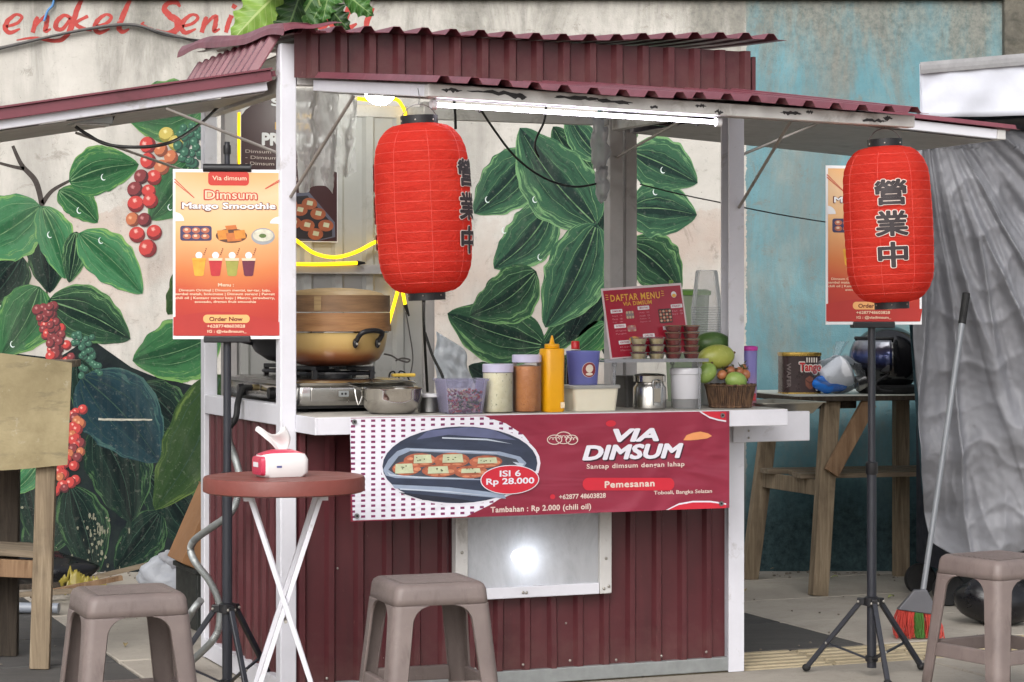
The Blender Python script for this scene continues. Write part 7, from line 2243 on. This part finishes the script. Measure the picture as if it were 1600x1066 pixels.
o = ob('plastic_sack', MB().grid(lambda a, b: tuple(stp(680 + 56 * a * (1 - .25 * b ** 2) + 3 * math.sin(b * 9), 606 - 88 * b + 26 * a * b, 0.93) + Vector((0, 0.02 * noise.noise(Vector((a * 5, b * 5, 4))), 0))), 24, 24), mk('pale_blue_white_sack', (206, 212, 220), 0.45, var=0.08, bump=0.5, bscale=14), None, smooth=180, solid=0.003)
tag(o, 'pale bluish white sack standing behind the salad tub', 'sack')

# ================================================================== BEHIND AND BESIDE THE STALL
M_card = mk('brown_cardboard', (166, 122, 84), 0.8, var=0.1, scale=6, bump=0.08)
cr = thing('dark_crate', 'dark crate on the ground behind the stall under the cardboard box', 'crate', gp(312, 8.95), R(22))
M_crate = mk('dark_crate_plastic', (40, 44, 42), 0.55, var=0.2)
ob('crate', MB().box(-0.05, 0.3, -0.15, 0.2, 0.0, 0.225), M_crate, cr, bevel=0.006)
ob('rim', MB().box(-0.06, 0.31, -0.16, 0.21, 0.2255, 0.245), M_crate, cr, bevel=0.004)
bxx = thing('cardboard_box', 'tilted brown cardboard box behind the back left post', 'box', Vector((gp(272, 8.95).x, 8.95, 0.268)), 0, rot=(0, R(24), R(20)))
ob('box_body', MB().box(0, 0.34, -0.14, 0.14, 0, 0.32), M_card, bxx, bevel=0.003)
ob('box_flap', MB().box(-0.003, 0.1, -0.139, 0.139, 0.321, 0.325), M_card, bxx)
ob('tape_strip', MB().box(0.345, 0.347, -0.03, 0.03, 0, 0.32), mk('brown_tape', (150, 112, 70), 0.3), bxx)
wb = thing('white_rubbish_bag', 'white plastic bag lying against the dark mural foot', 'bag', gp(262, 9.75), 0)
ob('bag', blob((0, 0, 0.09), 0.12, 0.09, 0.1, 11, 0.32), film('white_bag_thick', (214, 218, 226), 0.8, 0.3, 0.35, 0.5, 16), wb, smooth=180)
ob('bag_knot', blob((0.02, -0.02, 0.18), 0.05, 0.04, 0.035, 28, 0.6), M_wb, wb, smooth=180)
yb = thing('yellow_bag', 'torn yellow plastic bag among rubbish at the mural foot', 'bag', gp(128, 9.9), R(10))
ob('bag', MB().grid(lambda a, b: (-0.08 + 0.17 * a + 0.03 * math.sin(b * 4), -0.05 + 0.08 * b, 0.03 + 0.08 * (1 - a) * math.sin(b * 2.8) + 0.06 * noise.noise(Vector((a * 7, b * 5, 1))) + 0.02 * noise.noise(Vector((a * 19, b * 14, 1)))), 34, 26), mk('yellow_bag_film', (146, 132, 52), 0.4, var=0.2), yb, smooth=180, solid=0.001)
for i, (u, y, lx, ang, m, lab) in enumerate(((30, 9.9, 0.5, 8, M_wd, 'dark broken board lying behind the wooden stand'), (60, 9.6, 0.45, -12, M_wx, 'grey weathered stick on the ground behind the wooden stand'), (120, 9.75, 0.4, 20, M_wo, 'pale brown stick on the ground near the yellow bag'), (180, 10.2, 0.35, 5, M_wx, 'short stick at the mural foot right of the yellow bag'))):
    o = ob('scrap_stick', MB().bar((-lx / 2, 0, 0.03), (lx / 2, 0.02, 0.05 + 0.02 * i), 0.05 - 0.008 * i, 0.02), m, None, loc=gp(u, y), rot=(0, 0, R(ang)))
    tag(o, lab, 'scrap wood')
dm = thing('dark_rubbish_sack', 'dark rubbish sack slumped behind the wooden stand', 'sack', gp(70, 10.2), 0)
ob('sack', blob((0, 0, 0.08), 0.24, 0.14, 0.09, 8, 0.3), mk('black_bag_film', (0, 0, 0)), dm, smooth=180)
o = ob('pvc_pipe', MB().tube([gp(-60, 9.35, 0.026), gp(92, 9.3, 0.026)], 0.022, 14), mk('grey_pvc', (142, 148, 158), 0.35, var=0.08), None, smooth=40)
tag(o, 'grey plastic pipe lying on the ground behind the wooden stand', 'pipe')
M_dry = mk('dry_leaf', (150, 132, 92), 0.8, var=0.3)
for i, (u, v, c) in enumerate(((1206, 893, 0), (1304, 905, 1), (1392, 936, 1), (1164, 926, 0), (1336, 884, 0), (196, 1012, 0), (200, 966, 0), (258, 1044, 0))):
    y = 4375.0 / (v - 490)
    m = MB().grid(lambda a, b: (0.034 * (a - .5), 0.018 * (b - .5) * math.sin(math.pi * min(.95, max(.05, a))), 0.006 + 0.01 * abs(b - .5) + 0.006 * math.sin(a * 4)), 6, 3)
    o = ob('fallen_leaf', m, M_dry if c == 0 else mk('green_dry_leaf', (150, 160, 92), 0.7, var=0.2), None, smooth=180, loc=gp(u, y, 0.002), rot=(0, 0, random.uniform(0, 6)), solid=0.0008)
    tag(o, ('dry leaf at the back leg of the work table', 'yellow green leaf just right of the work table front leg', 'yellow green leaf near the broom and the tripod hub', 'dry leaf beside the right corner post of the stall', 'dry leaf at the wall foot under the work table', 'dry leaf seen through the legs of the left stool', 'dry leaf behind the seat of the left stool', 'dry leaf beside the left tripod foot')[i], 'leaf', 'fallen leaves on the paving')

# ================================================================== PLANT RISING BEHIND THE STALL
def tree_leaf_mat(name, c0, c1, c2):
    t = NT(name)
    uv = t.n('ShaderNodeUVMap'); u_, v_, _ = t.xyz(uv.outputs[0])
    a = t.math('ABSOLUTE', t.math('MULTIPLY_ADD', v_, 2.0, -1.0))
    f = t.noise(t.coord('Object'), 16, 5)
    c = t.mix(t.mask(f, 0.3, 0.7), lin(c0), lin(c1))
    c = t.mix(t.math('LESS_THAN', a, 0.05), c, lin(c2))
    sv = t.math('FRACT', t.math('MULTIPLY', t.math('SUBTRACT', u_, t.math('MULTIPLY', a, 0.18)), 9.0))
    c = t.mix(t.math('MULTIPLY', t.math('LESS_THAN', sv, 0.09), 0.6), c, lin(c2))
    t.set(Base_Color=c, Roughness=0.45)
    tl_ = t.n('ShaderNodeBsdfTranslucent'); t.l(c, tl_.inputs['Color'])
    m = t.n('ShaderNodeMixShader'); m.inputs[0].default_value = 0.3
    t.l(t.b.outputs[0], m.inputs[1]); t.l(tl_.outputs[0], m.inputs[2]); t.l(m.outputs[0], t.out.inputs['Surface'])
    return t.m
M_lf = [tree_leaf_mat('young_leaf', (120, 158, 62), (150, 184, 84), (186, 206, 130)), tree_leaf_mat('green_leaf', (54, 98, 44), (80, 128, 58), (140, 172, 106)), tree_leaf_mat('old_leaf', (36, 62, 34), (54, 84, 44), (108, 136, 84))]
PY = 9.7
tr = thing('breadfruit_plant', 'broad leafed green plant rising above the left roof corner', 'plant', gp(462, PY), 0)
o3 = Vector((gp(462, PY).x, PY, 0))
def tl(u, v, y=PY): return W(u, v, y) - o3
ob('trunk', MB().tube([(0, 0, 0), (0.02, 0.02, 0.9), (-0.02, 0, 1.8), (-0.05, 0.05, 2.5), (-0.02, 0.05, 3.0)], 0.03, 10, 5, r2=0.008), mk('plant_bark', (92, 104, 66), 0.8, var=0.25, scale=20, bump=0.3), tr, smooth=180)
def plant_leaf(base, tip, wd, m, bend, lobes=4, roll=0.0):
    B = Vector(base); T = Vector(tip); d = T - B; L = d.length; d.normalize()
    side = d.cross(Vector((math.sin(roll), -math.cos(roll), 0.15))).normalized(); up = side.cross(d).normalized()
    def f(a, b):
        c = b * 2 - 1
        w_ = wd * (math.sin(math.pi * min(1, a ** 0.75)) ** 0.8 if 0 < a < 1 else 0) * (1 - 0.32 * (0.5 + 0.5 * math.cos(a * lobes * 6.28)) * (abs(c) ** 1.5) * min(1, a * 3))
        sweep = 0.14 * L * abs(c) * (1 - a) * a * 2
        return tuple(B + d * (a * L + sweep) + side * (c * w_) + up * (bend * math.sin(math.pi * a * .9) * L - 0.25 * w_ * abs(c) + 0.012 * math.sin(a * 30) * abs(c)) + Vector((0, 0, -0.3 * bend * L * a * a)))
    o = ob('leaf', MB().grid(f, 40, 12, uv=True), M_lf[m], tr, smooth=180)
    ob('leaf_stalk', MB().tube([Vector((-0.02, 0.05, 2.98)), (Vector((-0.02, 0.05, 2.98)) + B) / 2 + Vector((0, 0, 0.06)), B], 0.006, 6, 4), mk('leaf_stalk', (120, 142, 76), 0.5), o)
for (b_, t_, w_, m_, be, ro) in ((((438, -14), (366, 66), 0.075, 0, 0.1, 0.2)), (((470, -12), (440, 72), 0.06, 2, 0.05, 0.5)), (((500, -20), (452, 62), 0.085, 1, 0.1, -0.2)), (((470, -10), (428, 44), 0.05, 1, 0.08, 0.6)),
                                 (((520, -30), (505, 36), 0.05, 1, 0.05, -0.4)), (((510, 2), (548, 46), 0.045, 2, 0.15, -0.6)), (((540, -10), (584, 24), 0.045, 1, 0.12, -0.5)), (((500, 10), (478, 54), 0.03, 1, 0.1, 0.0)),
                                 (((420, -40), (470, -5), 0.08, 1, 0.1, 0.3)), (((480, -60), (560, -30), 0.08, 1, 0.1, 0.3)), (((440, -50), (380, -20), 0.08, 0, 0.1, 0.3))):
    plant_leaf(tl(*b_), tl(*t_) + Vector((0, random.uniform(-.15, .1), 0)), w_ * 1.3, m_, be, 4, ro)

# grit and crumbs gathered along the wall foot and slab joints
mb = MB()
for i in range(420):
    if i < 260:
        x = random.uniform(-3.2, 2.6); y = WALL_Y - abs(random.gauss(0, 0.16)) - 0.02; 
    else:
        x = random.uniform(-2.6, 2.8); y = random.uniform(7.0, 10.6)
    r_ = random.uniform(0.003, 0.011) * (1 if i < 260 else 0.6)
    mb.ball((x, y, r_ * 0.5), r_, r_ * random.uniform(.6, 1), r_ * .6, 5, 3)
o = ob('grit', mb, mk('grey_grit', (120, 112, 102), 0.9, var=0.4, scale=3), None)
tag(o, 'grit and crumbs scattered along the wall foot and paving', None, None, 'stuff')
